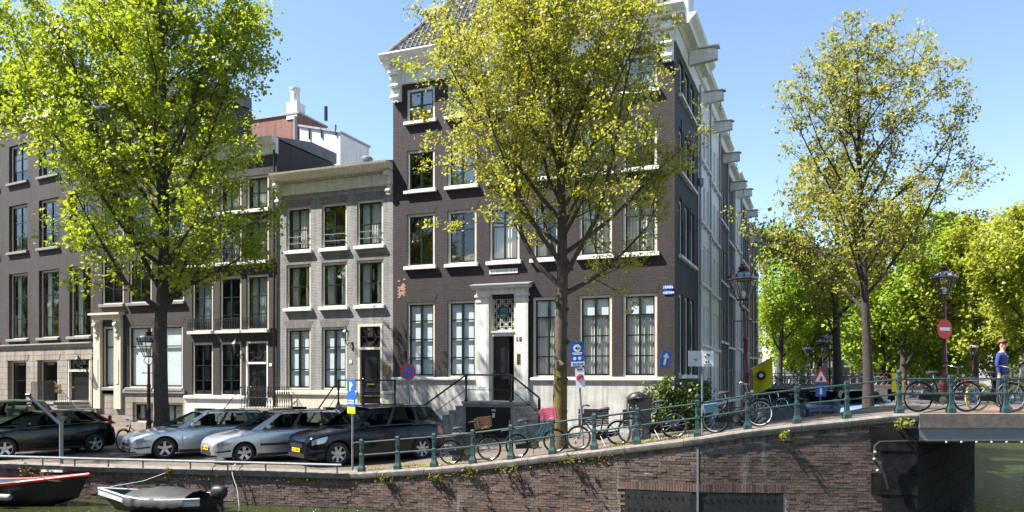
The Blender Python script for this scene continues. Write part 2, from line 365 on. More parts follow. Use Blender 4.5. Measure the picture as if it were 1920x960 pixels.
# ---- quay wall: mortar core, bricks, soldier course, coping stones
def along():
    pts = QP; S = [0]
    for a, b in zip(pts, pts[1:]): S.append(S[-1]+math.dist(a, b))
    return pts, S
QPTS, QS = along(); QL = QS[-1]
def qpos(s):
    s = min(max(s, 0), QL-1e-6)
    for i in range(len(QS)-1):
        if s <= QS[i+1]:
            a, b = QPTS[i], QPTS[i+1]; L = QS[i+1]-QS[i]; t = (s-QS[i])/L
            e = ((b[0]-a[0])/L, (b[1]-a[1])/L); return (a[0]+(b[0]-a[0])*t, a[1]+(b[1]-a[1])*t), e, (e[1], -e[0])
def qz(s): return zquay(qpos(s)[0][0])
wall = thing('quay_wall', 'long weathered red-brown brick canal wall under stone coping', 'quay wall', (QPTS[1][0], QPTS[1][1], ZW))
W0 = Vector(wall.location)
def wl(p): return (p[0]-W0.x, p[1]-W0.y, p[2]-W0.z)
mb = MB(); P = []
for s in np.linspace(0, QL, 90):
    p, e, n = qpos(s); zt = qz(s)-.12
    P.append([wl((p[0]+n[0]*-.012, p[1]+n[1]*-.012, z)) for z in (-1.6, zt)])
mb.grid(P); mb.build('mortar_core', M['mortar'], wall)
bw, bh = .212, .0625
brk = MB(); tints = []; singles = []
PAN0, PAN1 = None, None
def spx(px):                                     # arc length where a photo column meets the wall
    u = (px-HX)/F; best = None
    for i in range(len(QPTS)-1):
        a, b = QPTS[i], QPTS[i+1]; L = math.dist(a, b); pl = Plane(a[0], a[1], math.atan2(b[1]-a[1], b[0]-a[0])); x = pl.x(px)
        if -1e-6 <= x <= L+1e-6: return QS[i]+x
    return QL
sPan0, sPan1, sQ = spx(1157), spx(1471), spx(1655)
rnd = random.Random(3)
def brick_box(mb, s0, s1, z0, z1, pr, dp=.09):
    (a, e, n), (b, e2, n2) = qpos(s0), qpos(s1)
    vs = [wl((q[0]+n[0]*k, q[1]+n[1]*k, z)) for z in (z0, z1) for q, k in ((a, pr), (b, pr), (b, pr-dp), (a, pr-dp))]
    mb.add(vs, [(0,1,5,4),(1,2,6,5),(3,0,4,7),(4,5,6,7),(1,0,3,2)])
row = 0; z = -1.04
while z < 1.6:
    s = (row % 2)*bw/2+rnd.random()*.03
    while s < sQ:
        s1 = min(s+bw-.010-rnd.random()*.004, sQ); zt = qz((s+s1)/2)-.17-.115
        if z+bh-.009 < zt and not (sPan0 < s < sPan1 and z < .06) and rnd.random() > .004:
            sm = (s+s1)/2
            pr = rnd.uniform(-.002, .006)+(0 if sm > QS[3] else rnd.uniform(-.006, .006))
            singles.append((abs(sm-QS[3]-2.4)+abs(z-.5)*1.2 if sm > QS[3]+.02 else 99, s, s1, z, z+bh-.010, pr))
        s += bw
    z += bh; row += 1
singles.sort(key=lambda q: q[0])
def unitbrick():
    m = MB(); x, y, h = (bw-.012)/2, .045, (bh-.010)
    m.add([(-x,-y,0),(x,-y,0),(x,y,0),(-x,y,0),(-x,-y,h),(x,-y,h),(x,y,h),(-x,y,h)], [(0,1,5,4),(1,2,6,5),(3,0,4,7),(4,5,6,7),(1,0,3,2)]); return m.mesh('brick', M['qbrick'])
ub = unitbrick()
for q in singles[:300]:
    if q[0] >= 99: break
    p, e, n = qpos((q[1]+q[2])/2); pr = q[5]-.045
    put('brick', ub, wall, wl((p[0]+n[0]*pr, p[1]+n[1]*pr, q[3])), (0, 0, math.atan2(e[1], e[0])))
for q in singles[300:]:
    b0 = len(brk.v); brick_box(brk, q[1], q[2], q[3], q[4], q[5]); tints += [rnd.random()]*(len(brk.v)-b0)
# soldier course under the coping and over the timber panel
s = 0.0
while s < QL-.05:
    zt = qz(s+.03)-.168; b0 = len(brk.v); brick_box(brk, s, s+.054, zt-.112, zt, rnd.uniform(0, .006)); tints += [rnd.random()]*(len(brk.v)-b0); s += .064
s = sPan0
while s < sPan1: 
    b0 = len(brk.v); brick_box(brk, s, s+.054, -.10, .085, rnd.uniform(.002, .008)); tints += [rnd.random()*.25+.6]*(len(brk.v)-b0); s += .064
ob = brk.build('brickwork', M['qbrick'], wall); a = ob.data.attributes.new('tint', 'FLOAT', 'POINT'); a.data.foreach_set('value', tints); ob['kind'] = 'stuff'
mb = MB()
for k in range(9):
    sa = sPan0+.02+(sPan1-sPan0-.04)*k/9; sb = sPan0+.02+(sPan1-sPan0-.04)*(k+1)/9-.012
    brick_box(mb, sa, sb, -1.05, -.105, -.004, .06)
pan = mb.build('timber_panel', M['timber'], wall)
mb = MB()
for k in range(24):
    for zz in (-.25, -.55):
        p, e, n = qpos(sPan0+.1+(sPan1-sPan0-.2)*k/23); mb.cyl(wl((p[0]-n[0]*.01, p[1]-n[1]*.01, zz)), wl((p[0]+n[0]*.012, p[1]+n[1]*.012, zz)), .02, n=6)
mb.build('bolt', M['iron'], pan)
# coping stones
s = 0.0
while s < QL-.02:
    L = rnd.uniform(1.0, 1.7) if s > QS[2] else rnd.uniform(1.6, 2.2)
    s1 = min(s+L, QL)
    if QL-s1 < .5: s1 = QL
    mb = MB(); P = []
    K = 4
    dz = rnd.uniform(-.006, .006)
    for k in range(K+1):
        ss = s+.005+(s1-s-.01)*k/K; p, e, n = qpos(ss); zt = qz(ss)+.004+dz
        sec = [(-.42, -.16), (.045, -.168), (.052, -.155), (.055, -.04), (.03, -.012), (-.01, 0), (-.42, .004)]
        P.append([wl((p[0]+n[0]*a, p[1]+n[1]*a, zt+b)) for a, b in sec])
    mb.grid(P, closed_v=True); nv = len(P[0])
    mb.f += [tuple(range(nv-1, -1, -1)), tuple(K*nv+j for j in range(nv))]; mb.m += [0, 0]
    mb.build('coping_stone', M['coping'], wall, smooth=35, fixn=True); s = s1
# quoin blocks at the corner
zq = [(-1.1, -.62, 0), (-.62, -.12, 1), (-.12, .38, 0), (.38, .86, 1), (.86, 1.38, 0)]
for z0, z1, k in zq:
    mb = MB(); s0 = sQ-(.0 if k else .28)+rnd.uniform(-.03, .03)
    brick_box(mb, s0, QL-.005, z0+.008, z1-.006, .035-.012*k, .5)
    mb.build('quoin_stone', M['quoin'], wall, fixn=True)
# drain recess, steel strip
mb = MB(); p, e, n = qpos(spx(880)); brick_box(mb, spx(874), spx(886.5), -.24, -.1, .004, .05); mb.build('drain_opening', M['timber'], wall)
mb = MB(); brick_box(mb, QS[3]-.022, QS[3]+.022, -1.0, .93, .010, .03); mb.build('joint_strip', M['steel'], wall)
mb = MB(); brick_box(mb, spx(82), spx(122), -.20, -.14, .10, .09); mb.build('white_ledge', M['white'], wall)
# ---- abutment inside + side quay walls (one thing)
ab = thing('bridge_abutment', 'dark stained stone abutment wall beneath the bridge deck', 'abutment', (AB0[0], AB0[1], ZW))
L = math.dist(AB0, AB1); e = ((AB1[0]-AB0[0])/L, (AB1[1]-AB0[1])/L); ang = math.atan2(e[1], e[0]); ab.rotation_euler = (0, 0, ang)
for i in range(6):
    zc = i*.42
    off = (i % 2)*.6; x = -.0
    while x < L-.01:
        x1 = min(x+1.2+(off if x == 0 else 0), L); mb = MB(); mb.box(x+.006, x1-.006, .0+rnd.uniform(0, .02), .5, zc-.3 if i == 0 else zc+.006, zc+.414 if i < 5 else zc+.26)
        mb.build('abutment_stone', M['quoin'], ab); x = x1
mb = MB(); Ls = 62-AB1[1]
qs = thing('side_quay_wall', 'stone-faced wall lining the side canal beyond the bridge', 'quay wall', (AB1[0], AB1[1], ZW))
mb.box(-.4, .0, .02, Ls, -.5, 1.35); mb.build('wall', M['mortar'], qs)
for k in range(int(Ls/1.5)):
    mb = MB(); mb.box(-.45, .05, .03+k*1.5, 1.49+k*1.5, 1.35, 1.5); mb.build('coping_stone', M['coping'], qs)
# ---- bridge
BA = -math.atan2(0, 1)
br = thing('bridge', 'low flat bridge with concrete edge beam over grey steel girder', 'bridge', (*AB0, 1.4)); br.rotation_euler = (0, 0, YAW)
BW, BD = 16.0, 7.9
mb = MB(); mb.prism([(.25, .30), (BW, .30), (BW, BD-.3), (5.71*(BD-.3)/7.5+.02, BD-.3)], -.06, .285, 'z'); mb.build('deck', M['paving'], br, fixn=True)
mb = MB(); mb.box(.012, BW, -.06, .30, -.02, .295); mb.build('edge_beam', M['conc'], br)
mb = MB(); mb.box(5.95, BW, BD-.3, BD, -.02, .295); mb.build('edge_beam', M['conc'], br)
for yy in (-.03, 2.6, 5.2, BD-.4):
    mb = MB(); mb.box(.02+max(0, yy)*.761, BW, yy, yy+.1, -.29, -.02-.002); mb.box(.02+max(0, yy)*.761, BW, yy-.02, yy+.16, -.32, -.29); mb.build('girder', M['steel'], br)
mb = MB(); mb.tube([(-.75, -.20, -1.35), (-.85, -.20, -1.0), (-1.05, -.14, -.7), (-1.0, -.11, -.42), (-.9, -.11, -.33), (-.2, -.09, -.31), (.1, -.05, -.32), (BW, -.05, -.335)], .028, 8); pp = mb.build('cable_pipe', M['plastic'], br, smooth=40)
for k in range(8):
    mb = MB(); mb.lathe([(0, -.03), (.022, -.02), (.028, 0), (.022, .02), (0, .03)], (.6+k*.335, -.085, -.335), 10); mb.build('bulb', M['bulb'], pp, smooth=60)
for p in ((-1.05, -.19, -.7), (-1.02, -.16, -.55), (-.98, -.19, -.95)):
    mb = MB(); mb.lathe([(0, -.035), (.026, -.024), (.035, 0), (.026, .024), (0, .035)], p, 10); mb.build('bulb', M['bulb'], pp, smooth=60)
mb = MB(); mb.box(3.0, BW, 1.2, 3.5, .286, .30); mb.build('cycle_lane', pm('red_cycle_lane', (.24, .10, .08), .9, var=.2), br)
# ---- railings
def post_mesh(ball):
    m = MB(); q = R(45)
    m.lathe([(.115, 0), (.115, .10), (.085, .16), (.07, .20), (.064, .30), (.064, .40), (.075, .415), (.075, .47), (.05, .485), (.05, .50), (.045, .53), (.05, .60), (.062, .66), (.065, .69), (.045, .70), (.045, .71), (.07, .72), (.07, .83), (.05, .865)], (0,0,0), 4, rot=q)
    m.lathe([(.05, .49), (.042, .53), (.055, .62), (.05, .68)], (0,0,0), 10)
    if ball: m.lathe([(.03, .86), (.03, .88), (.055, .90), (.065, .935), (.055, .97), (.03, .99), (0, .997)], (0,0,0), 12)
    return m.mesh('post', M['rail'])
pmesh, pball = post_mesh(False), post_mesh(True)
RP = [(678, 20.45), (745.5, 20.15), (814, 19.85), (886.5, 19.55), (958, 19.2), (1035.5, 18.9), (1114, 18.57), (1195, 18.22), (1307.5, 17.88), (1401.5, 17.75), (1494, 17.68), (1588, 17.63), (1686, 17.6), (1783, 17.6), (1885, 17.6), (1987, 17.6), (2090, 17.6)]
def railing(pts, balls, label, group=None):
    p0 = pts[0]; rt = thing('iron_railing', label, 'railing', (p0[0], p0[1], p0[2]), group=group); L0 = Vector(p0)
    for i, p in enumerate(pts):
        q = pts[min(i+1, len(pts)-1)]; q0 = pts[max(i-1, 0)]
        put('post', pball if i in balls else pmesh, rt, Vector(p)-L0, (0, 0, math.atan2(q[1]-q0[1], q[0]-q0[0])))
    for h in (.775, .44):
        for a, b in zip(pts, pts[1:]):
            m = MB(); va, vb = Vector(a)-L0+Vector((0, 0, h)), Vector(b)-L0+Vector((0, 0, h)); u = (vb-va).normalized()
            m.cyl(va+u*.04, vb-u*.04, .021, n=8); m.build('rail', M['rail'], rt, smooth=40)
    return rt
pts = []
for px, d in RP:
    x, y = at(px, d+.16); pts.append((x, y, (zquay(x) if px < 1700 else 1.695)+.004))
rl = railing(pts, (8, 12), 'dark green iron railing with square posts climbing along the quay to the bridge')
m = MB(); p = Vector((0, 0, 0)); m.tube([(-.03, 0, .775), (-.17, -.03, .77), (-.24, -.04, .72), (-.26, -.04, .64)], .021, 8); m.build('rail_end', M['rail'], rl, smooth=40)
far = [(*c2w(13.6+k*1.2, 25.15), 1.69) for k in range(8)]
railing(far, (0, 4), 'dark green iron railing on the far edge of the bridge behind the man')
# ---- low tubular guard rail on the left quay
g0 = at(-120, 23.25); gr = thing('guard_rail', 'low galvanised tube rail along the quay edge before the cars', 'rail', (*g0, 0))
gp = [at(px, d) for px, d in ((-120, 23.15), (0, 22.75), (160, 22.1), (330, 21.5), (480, 21.0), (640, 20.45))]
m = MB(); m.tube([(p[0]-g0[0], p[1]-g0[1], .215) for p in gp], .035, 8); m.build('rail', M['galv'], gr, smooth=40)
for px, d in ((-60, 22.95), (80, 22.42), (140, 22.2), (203, 21.95), (268, 21.72), (357, 21.42), (427, 21.2), (498, 20.95), (573, 20.69), (632, 20.49)):
    x, y = at(px, d); m = MB(); m.cyl((x-g0[0], y-g0[1], 0), (x-g0[0], y-g0[1], .2), .024, n=8); m.build('post', M['galv'], gr)
# ================================================================= houses
YF = 28.0
def wall_mesh(w, z0, z1, ops, th=.32, extra=None):
    """front wall in the x-z plane (y=0 outside, +y inwards) with real openings and reveals"""
    mb = MB(); xs = sorted({0, w, *[o[0] for o in ops], *[o[0]+o[2] for o in ops]}); zs = sorted({z0, z1, *[o[1] for o in ops], *[o[1]+o[3] for o in ops]})
    for i in range(len(xs)-1):
        for j in range(len(zs)-1):
            cx, cz = (xs[i]+xs[i+1])/2, (zs[j]+zs[j+1])/2
            if any(o[0] < cx < o[0]+o[2] and o[1] < cz < o[1]+o[3] for o in ops): continue
            mb.quad((xs[i], 0, zs[j]), (xs[i+1], 0, zs[j]), (xs[i+1], 0, zs[j+1]), (xs[i], 0, zs[j+1]))
    for x, z, ow, oh in [o[:4] for o in ops]:
        mb.quad((x, 0, z), (x, 0, z+oh), (x, th, z+oh), (x, th, z)); mb.quad((x+ow, 0, z), (x+ow, th, z), (x+ow, th, z+oh), (x+ow, 0, z+oh))
        mb.quad((x, 0, z+oh), (x+ow, 0, z+oh), (x+ow, th, z+oh), (x, th, z+oh)); mb.quad((x, 0, z), (x, th, z), (x+ow, th, z), (x+ow, 0, z))
    return mb
def shell(mb, w, d, z0, z1, side=True):
    if side: mb.quad((0, 0, z0), (0, 0, z1), (0, d, z1), (0, d, z0)); mb.quad((w, 0, z0), (w, d, z0), (w, d, z1), (w, 0, z1))
    mb.quad((0, d, z0), (0, d, z1), (w, d, z1), (w, d, z0))
    return mb
def curtain_mesh(w, h, nf, amp=.025):
    m = MB(); K = nf*4; rr = random.Random(int(w*1000+h*77))
    ph = [rr.uniform(-.4, .4) for _ in range(K+1)]
    P = [[(w*k/K, amp*math.sin(k*math.pi/2+ph[k])*(1 if z else 1.3), z) for k in range(K+1)] for z in (0, h*.5, h)]
    m.grid(P); return m.mesh('curtain', M['curtain'], 60)
def window(house, x, z, w, h, cols=2, rows=(1.0,), frame='cream', sash='sash', fill=None, sill='white', lintel=None, y=.10, ft=.10, glass='glass', name='window', label=None, fillmat=None, bars=()):
    key = ('fr', w, h, frame, ft, y)
    def mk():
        m = MB(); m.box(0, ft, y-.05, y+.08, 0, h); m.box(w-ft, w, y-.05, y+.08, 0, h); m.box(ft, w-ft, y-.05, y+.08, h-ft, h); m.box(ft, w-ft, y-.05, y+.08, 0, ft*.6); return m.mesh(name, M[frame])
    o = put(name, share(key, mk), house, (x, 0, z))
    if label: o['label'] = label
    iw, ih, st = w-2*ft, h-1.6*ft, .05; x0, z0 = ft, ft*.6
    def mk2():
        m = MB(); m.box(x0, x0+st, y-.025, y+.04, z0, z0+ih); m.box(x0+iw-st, x0+iw, y-.025, y+.04, z0, z0+ih)
        m.box(x0+st, x0+iw-st, y-.025, y+.04, z0+ih-st, z0+ih); m.box(x0+st, x0+iw-st, y-.025, y+.04, z0, z0+st*1.3)
        cum = 0
        for r in rows[:-1]:
            cum += r; zz = z0+ih*(1-cum); m.box(x0+st, x0+iw-st, y-.02, y+.036, zz-.022, zz+.022)
        for c in range(1, cols):
            xx = x0+iw*c/cols; m.box(xx-.042, xx+.042, y-.034, y+.038, z0+st*1.3, z0+ih-st)
        return m.mesh('sash', M[sash])
    put('sash', share(('sa', w, h, cols, rows, sash, y, ft), mk2), o)
    cum = 0
    for ri, r in enumerate(rows):
        zt = z0+ih*(1-cum); cum += r; zb = z0+ih*(1-cum)
        for c in range(cols):
            a, b = x0+iw*c/cols+.03, x0+iw*(c+1)/cols-.03
            def mk3():
                m = MB(); m.box(0, b-a, 0, .005, 0, zt-zb-.02); return m.mesh('pane', M[glass])
            put('pane', share(('pa', round(b-a, 3), round(zt-zb, 3), glass), mk3), o, (a, y+.004, zb+.01))
    if sill:
        def mk4():
            m = MB(); m.prism([(-.14, -.13), (-.14, -.02), (-.10, 0), (y-.052, .012), (y-.052, -.13)], -.09, w+.09, 'x'); return m.mesh('sill', M[sill])
        put('sill', share(('si', w, sill, y), mk4), o)
    if lintel:
        def mk5():
            m = MB(); n = 8
            top = [(-.13+(w+.26)*k/n, h+.30+.02*math.sin(math.pi*k/n)) for k in range(n+1)]
            m.prism([(0, h+.004)]+[(w, h+.004)]+top[::-1], -.006, .02, 'y'); return m.mesh('lintel', M[lintel])
        put('lintel', share(('li', w, h, lintel), mk5), o)
    if fill == 'blind':
        m = share(('bl', w, h), lambda: MB().box(x0+.02, x0+iw-.02, y+.07, y+.078, z0+.02, z0+ih-.02).mesh('blind', M['blind'])); put('blind', m, o)
    elif fill == 'halfblind':
        zt = z0+ih*(1-rows[0])
        m = share(('hb', w, h), lambda: MB().box(x0+.02, x0+iw-.02, y+.06, y+.068, zt, z0+ih-.02).mesh('blind', M['blind'])); put('blind', m, o)
        put('curtain', share(('hc', w, h), lambda: curtain_mesh(iw-.06, zt-z0, 9, .03)), o, (x0+.03, y+.14, z0))
    elif fill == 'drapes':
        cw = iw*.3
        for xx in (x0+.02, x0+iw-cw-.02): put('curtain', share(('dr', w, h), lambda: curtain_mesh(cw, ih-.04, 4)), o, (xx, y+.2, z0+.02))
    elif fill == 'curtain':
        me = share(('cu', w, h, fillmat), lambda: curtain_mesh(iw-.04, ih-.04, 8))
        if fillmat: me.materials[0] = M[fillmat]
        put('curtain', me, o, (x0+.02, y+.2, z0+.02))
    for zz in bars:
        m = MB(); m.cyl((ft*.5, y-.09, zz), (w-ft*.5, y-.09, zz), .012, n=6); m.build('safety_bar', M['galv'], o)
    return o
def cornice(house, w, z0, prof, mat, name='cornice', over=.0, x0=0.0):
    m = MB(); poly = [(-p, z0+h) for p, h in prof]; poly += [(.05, poly[-1][1]), (.05, poly[0][1])]
    m.prism(poly, x0-over, x0+w+over, 'x'); return m.build(name, M[mat], house, fixn=True)
def console(parent, x, z, h, wd, pr, mat='white'):      # carved scroll bracket
    m = MB(); n = 14; poly = []
    for k in range(n+1):
        t = k/n; poly.append((-(pr*(.35+.65*(t**1.5))+.05*math.sin(t*math.pi*4)*pr*2), z+h*t))
    poly += [(.04, z+h), (.04, z)]
    m.prism(poly, x, x+wd, 'x')
    for zz, rr in ((z+h*.12, .09), (z+h*.45, .08), (z+h*.85, .12)): m.lathe([(0, 0), (rr*.7, .01), (rr, .05), (rr, wd*.9+.05), (0, wd*.9+.09)], (x-.04, -pr*(.3+.55*(zz-z)/h)-.03, zz), 10, 'x')
    for k in range(4): m.lathe([(0, -.05), (.05, 0), (0, .05)], (x+wd*(.2+.2*k), -pr*.5, z-.03-.03*(k % 2)), 6)
    return m.build('console', M[mat], parent, smooth=50, fixn=True)
def iron_panel(w, h, ornate=True, step=.1, mesh_name='balcony_rail'):
    m = MB(); m.box(0, w, -.012, .012, h-.025, h); m.box(0, w, -.012, .012, .05, .07)
    n = max(2, int(w/step))
    for k in range(n+1):
        x = w*k/n; m.box(x-.011, x+.011, -.01, .01, 0, h-.025)
    if ornate:
        for k in range(n):
            c = (w*(k+.5)/n, 0, h*.5); a = w/n*.42
            m.tube([(c[0]-a, 0, c[2]-h*.28), (c[0], 0, c[2]), (c[0]+a, 0, c[2]+h*.28)], .011, 4); m.tube([(c[0]+a, 0, c[2]-h*.28), (c[0], 0, c[2]), (c[0]-a, 0, c[2]+h*.28)], .011, 4)
            m.tube([(c[0]+.035*math.cos(q), 0, h*.86+.035*math.sin(q)) for q in np.linspace(0, 6.28, 9)[:-1]], .006, 4, closed=True)
    return m.mesh(mesh_name, M['iron'])
def panel_door(parent, x, z, w, h, y, mat='black', panels=((.12, .42), (.5, .92)), cols=1, knob=True):
    m = MB(); m.box(x, x+w, y, y+.06, z, z+h)
    for a, b in panels:
        for c in range(cols):
            xa, xb = x+w*(c/cols)+w*.14/cols, x+w*((c+1)/cols)-w*.14/cols
            za, zb = z+h*a, z+h*b
            m.box(xa, xb, y-.012, y, za, zb); m.box(xa+.05, xb-.05, y-.026, y-.012, za+.06, zb-.06)
    d = m.build('door', M[mat], parent)
    if knob: k = MB(); k.lathe([(0, 0), (.03, .01), (.035, .035), (.02, .055), (.012, .07)], (x+w*.12, y-.085, z+h*.45), 10, 'y'); k.build('knob', M['brass'], d, smooth=60)
    return d
def transom(parent, x, z, w, h, y, style):
    m = MB(); f = .05
    m.box(x, x+w, y-.03, y+.03, z, z+f); m.box(x, x+w, y-.03, y+.03, z+h-f, z+h); m.box(x, x+f, y-.03, y+.03, z+f, z+h-f); m.box(x+w-f, x+w, y-.03, y+.03, z+f, z+h-f)
    cx, cz = x+w/2, z+h/2
    def ring(rad, r, cx=cx, cz=cz, a0=0, a1=2*math.pi, cl=True):
        K = 16; ps = [(cx+rad*math.cos(a0+(a1-a0)*k/K), y-.03, cz+rad*math.sin(a0+(a1-a0)*k/K)) for k in range(K if cl else K+1)]; m.tube(ps, r, 5, closed=cl)
    if style == 'rings':
        ring(min(w, h)*.30, .022); 
        for sx in (-1, 1):
            ring(h*.22, .014, cx+sx*w*.36, cz+h*.2); ring(h*.22, .014, cx+sx*w*.36, cz-h*.2)
            m.tube([(cx+sx*w*.17, y-.03, cz), (cx+sx*w*.48, y-.03, cz)], .014, 5)
    else:
        nx, nz = 6, 8
        for i in range(1, nx): m.box(x+w*i/nx-.008, x+w*i/nx+.008, y-.02, y+.01, z+f, z+h-f)
        for j in range(1, nz): m.box(x+f, x+w-f, y-.02, y+.01, z+h*j/nz-.008, z+h*j/nz+.008)
        for i in range(nx):
            for j in range(nz):
                if (i+j) % 2 == 0: a, b, q = x+w*(i+.5)/nx, z+h*(j+.5)/nz, .045; m.prism([(a-q, b), (a, b-q*1.3), (a+q, b), (a, b+q*1.3)], y-.018, y-.005)
    o = m.build('fanlight', M['offwhite'] if style == 'lattice' else M['black'], parent)
    g = MB(); g.box(x+f, x+w-f, y+.012, y+.02, z+f, z+h-f); g.build('pane', M['glass'], o)
    if style == 'lattice':
        g = MB(); g.lathe([(0, -.05), (.18, -.045), (.21, -.03), (.21, .01)], (cx, y-.02, cz+.02), 20, 'y', mi=0); k = g.build('roundel', pm('roundel_verdigris', (.03, .12, .12), .4, var=.6, scale=9), o, smooth=40)
        g = MB(); g.tube([(cx+.215*math.cos(a), y-.05, cz+.02+.215*math.sin(a)) for a in np.linspace(0, 6.2832, 21)[:-1]], .028, 6, closed=True); g.build('roundel_ring', M['black'], o, smooth=40)
    return o
FONT = {'0':'75557','1':'26227','2':'71747','3':'71717','4':'55711','5':'74717','6':'74757','7':'71122','8':'75757','9':'75717','A':'25755','B':'65656','C':'34443','D':'65556','E':'74647','G':'34553','H':'55755','I':'72227','L':'44447','M':'57755','N':'57775','O':'25552','R':'65655','S':'34216','T':'72222','U':'55557','X':'55255','Z':'71247',' ':'00000','P':'65644','V':'55552','W':'55775','K':'55655','F':'74644'}
def text(parent, s, x, y, z, h, mat, name='lettering', axis='x', M4=None):
    """block letters built of thin raised bars, h tall, centred on x"""
    m = MB(); px = h/5; W = len(s)*4*px-px; x0 = x-W/2
    for i, ch in enumerate(s):
        for r, row in enumerate(FONT.get(ch, '77777')):
            v = int(row); k = 0
            while k < 3:
                if v & (4 >> k):
                    e = k
                    while e+1 < 3 and v & (4 >> (e+1)): e += 1
                    a, b = x0+(i*4+k)*px, x0+(i*4+e+1)*px
                    m.box(a, b, y-.004, y, z+h-(r+1)*px, z+h-r*px, M=M4); k = e
                k += 1
    return m.build(name, M[mat], parent)
def wall_lantern(loc, label, side=1, sc=1.0):
    t = thing('wall_lantern', label, 'lantern', loc, group=None)
    m = MB(); m.tube([(0, 0, .0), (0, -.12, .10), (0, -.28, .08), (0, -.38, -.02), (0, -.45, .05), (0, -.50, .16)], .018*sc, 6); m.tube([(0, -.1+.08*math.cos(a), -.02+.08*math.sin(a)) for a in np.linspace(.5, 6, 14)], .014, 5); m.box(-.03, .03, -.02, .0, -.2, .15); m.build('bracket', M['iron'], t, smooth=40)
    q = R(45); c = (0, -.50, .16)
    m = MB(); m.lathe([(.05, 0), (.06, .02), (.05, .03)], c, 8)
    for k in range(6):
        a = k*math.pi/3; b = (k+1)*math.pi/3
        m.tube([(c[0]+.075*math.cos(a), c[1]+.075*math.sin(a), c[2]+.03), (c[0]+.15*math.cos(a), c[1]+.15*math.sin(a), c[2]+.36)], .010, 4)
    fr = m.build('lantern_frame', M['iron'], t)
    m = MB(); m.lathe([(.07, .03), (.145, .355)], c, 6); m.f = m.f[:6]; m.m = m.m[:6]; m.build('lantern_glass', M['lampglass'], t)
    m = MB(); m.lathe([(.17, .36), (.16, .38), (.09, .46), (.05, .50), (.055, .53), (.02, .56), (.012, .64), (0, .65)], c, 6); m.build('lantern_roof', M['iron'], t); return t
def stoop(name, label, X, Y, z0, w, dep, ztop, left=0, right=0, front=0, run=.28, rz=0.0):
    """landing block at (X..X+w, Y..Y+dep), front face at -y side; flights of steps running left / right / forward"""
    t = thing(name, label, 'stairs', (X, Y, z0), rz); H = ztop-z0
    m = MB(); m.box(0, w, 0, dep, -.3, H-.10); m.build('landing_base', M['stone'], t)
    m = MB(); m.box(-.04, w+.04, -.05, dep, H-.10, H); m.build('landing_slab', M['step'], t)
    for n, sgn in ((left, -1), (right, 1)):
        for k in range(n):
            zt = H-(k+1)*H/(n+1); a = (w if sgn > 0 else 0)+sgn*k*run; b = a+sgn*run
            m = MB(); m.box(min(a, b)-(.02 if sgn < 0 else -.0), max(a, b)+(.02 if sgn > 0 else 0), -.0, dep-.02, -.3, zt-.06); m.box(min(a, b)-(.03 if sgn < 0 else -.003), max(a, b)+(.03 if sgn > 0 else -.003), -.03, dep-.02, zt-.06, zt); m.build('step', M['step'], t)
    for k in range(front):
        zt = H-(k+1)*H/(front+1); m = MB(); m.box(.02, w-.02, -(k+1)*run, -k*run-.003, -.3, zt); m.build('step', M['step'], t)
    return t
# ---------------------------------------------------------------- corner house (aubergine painted brick, no. 16)
PF = Plane(0, YF)
XA0, XA1 = PF.x(737), PF.x(1265)
def fx(px): return PF.x(px)
WA = XA1-XA0; zA = .30; DA = 5.6
hA = thing('corner_house', 'tall aubergine-brown brick corner house with white cornice and pillared doorway', 'house', (XA0, YF, zA))
bays = [(fx(a)-XA0, fx(b)-fx(a)) for a, b in ((763, 818), (839, 895), (917, 975), (999, 1057), (1085, 1143), (1167, 1232))]
wA = round(sum(b for a, b in bays)/6, 3)
opsA = []
rowsA = [(2.52, 3.03), (7.0, 2.12), (10.08, 1.62), (12.88, 1.32)]
for ri, (z, h) in enumerate(rowsA):
    for bi, (x, _) in enumerate(bays):
        if ri == 0 and bi == 2: continue
        opsA.append((x, z-zA, wA, h, ri, bi))
xd0, xd1 = fx(921)-XA0, fx(968)-XA0
opsA.append((xd0, 1.62-zA, xd1-xd0, 5.55-1.62, 9, 9))
mb = shell(wall_mesh(WA, 2.44-zA, 14.42-zA, [o for o in opsA if o[4] != 9]+[(xd0, 2.44-zA, xd1-xd0, 5.55-2.44)]), WA, DA, -.4, 14.42-zA, side=False)
mb.quad((0, 0, -.4), (0, 0, 15.6), (0, DA, 15.6), (0, DA, -.4)); mb.build('wall', M['brickA'], hA)
mb = MB(); mb.box(.3, WA-.35, .95, 1.0, 0, 15); mb.build('room_dark_sheet', M['dark'], hA)
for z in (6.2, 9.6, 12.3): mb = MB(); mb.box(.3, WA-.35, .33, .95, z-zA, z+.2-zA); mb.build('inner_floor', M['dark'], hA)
fillA = {(0, 0): 'blind', (0, 1): 'blind', (0, 3): 'halfblind', (0, 4): 'halfblind', (0, 5): 'halfblind', (1, 2): 'curtain', (1, 3): 'drapes', (2, 1): 'drapes', (2, 4): 'curtain', (3, 3): 'drapes', (1, 4): 'curtain', (1, 5): 'curtain'}
for x, z, w_, h, ri, bi in opsA:
    if ri == 9: continue
    rows = {0: (.23, .26, .26, .25), 1: (.34, .66), 2: (.5, .5), 3: (.5, .5)}[ri]
    window(hA, x, z, w_, h, 2, rows, 'cream', 'sash', fillA.get((ri, bi)), 'white' if ri else None, 'brickAs', glass='skyglass' if ri > 1 else 'glass')
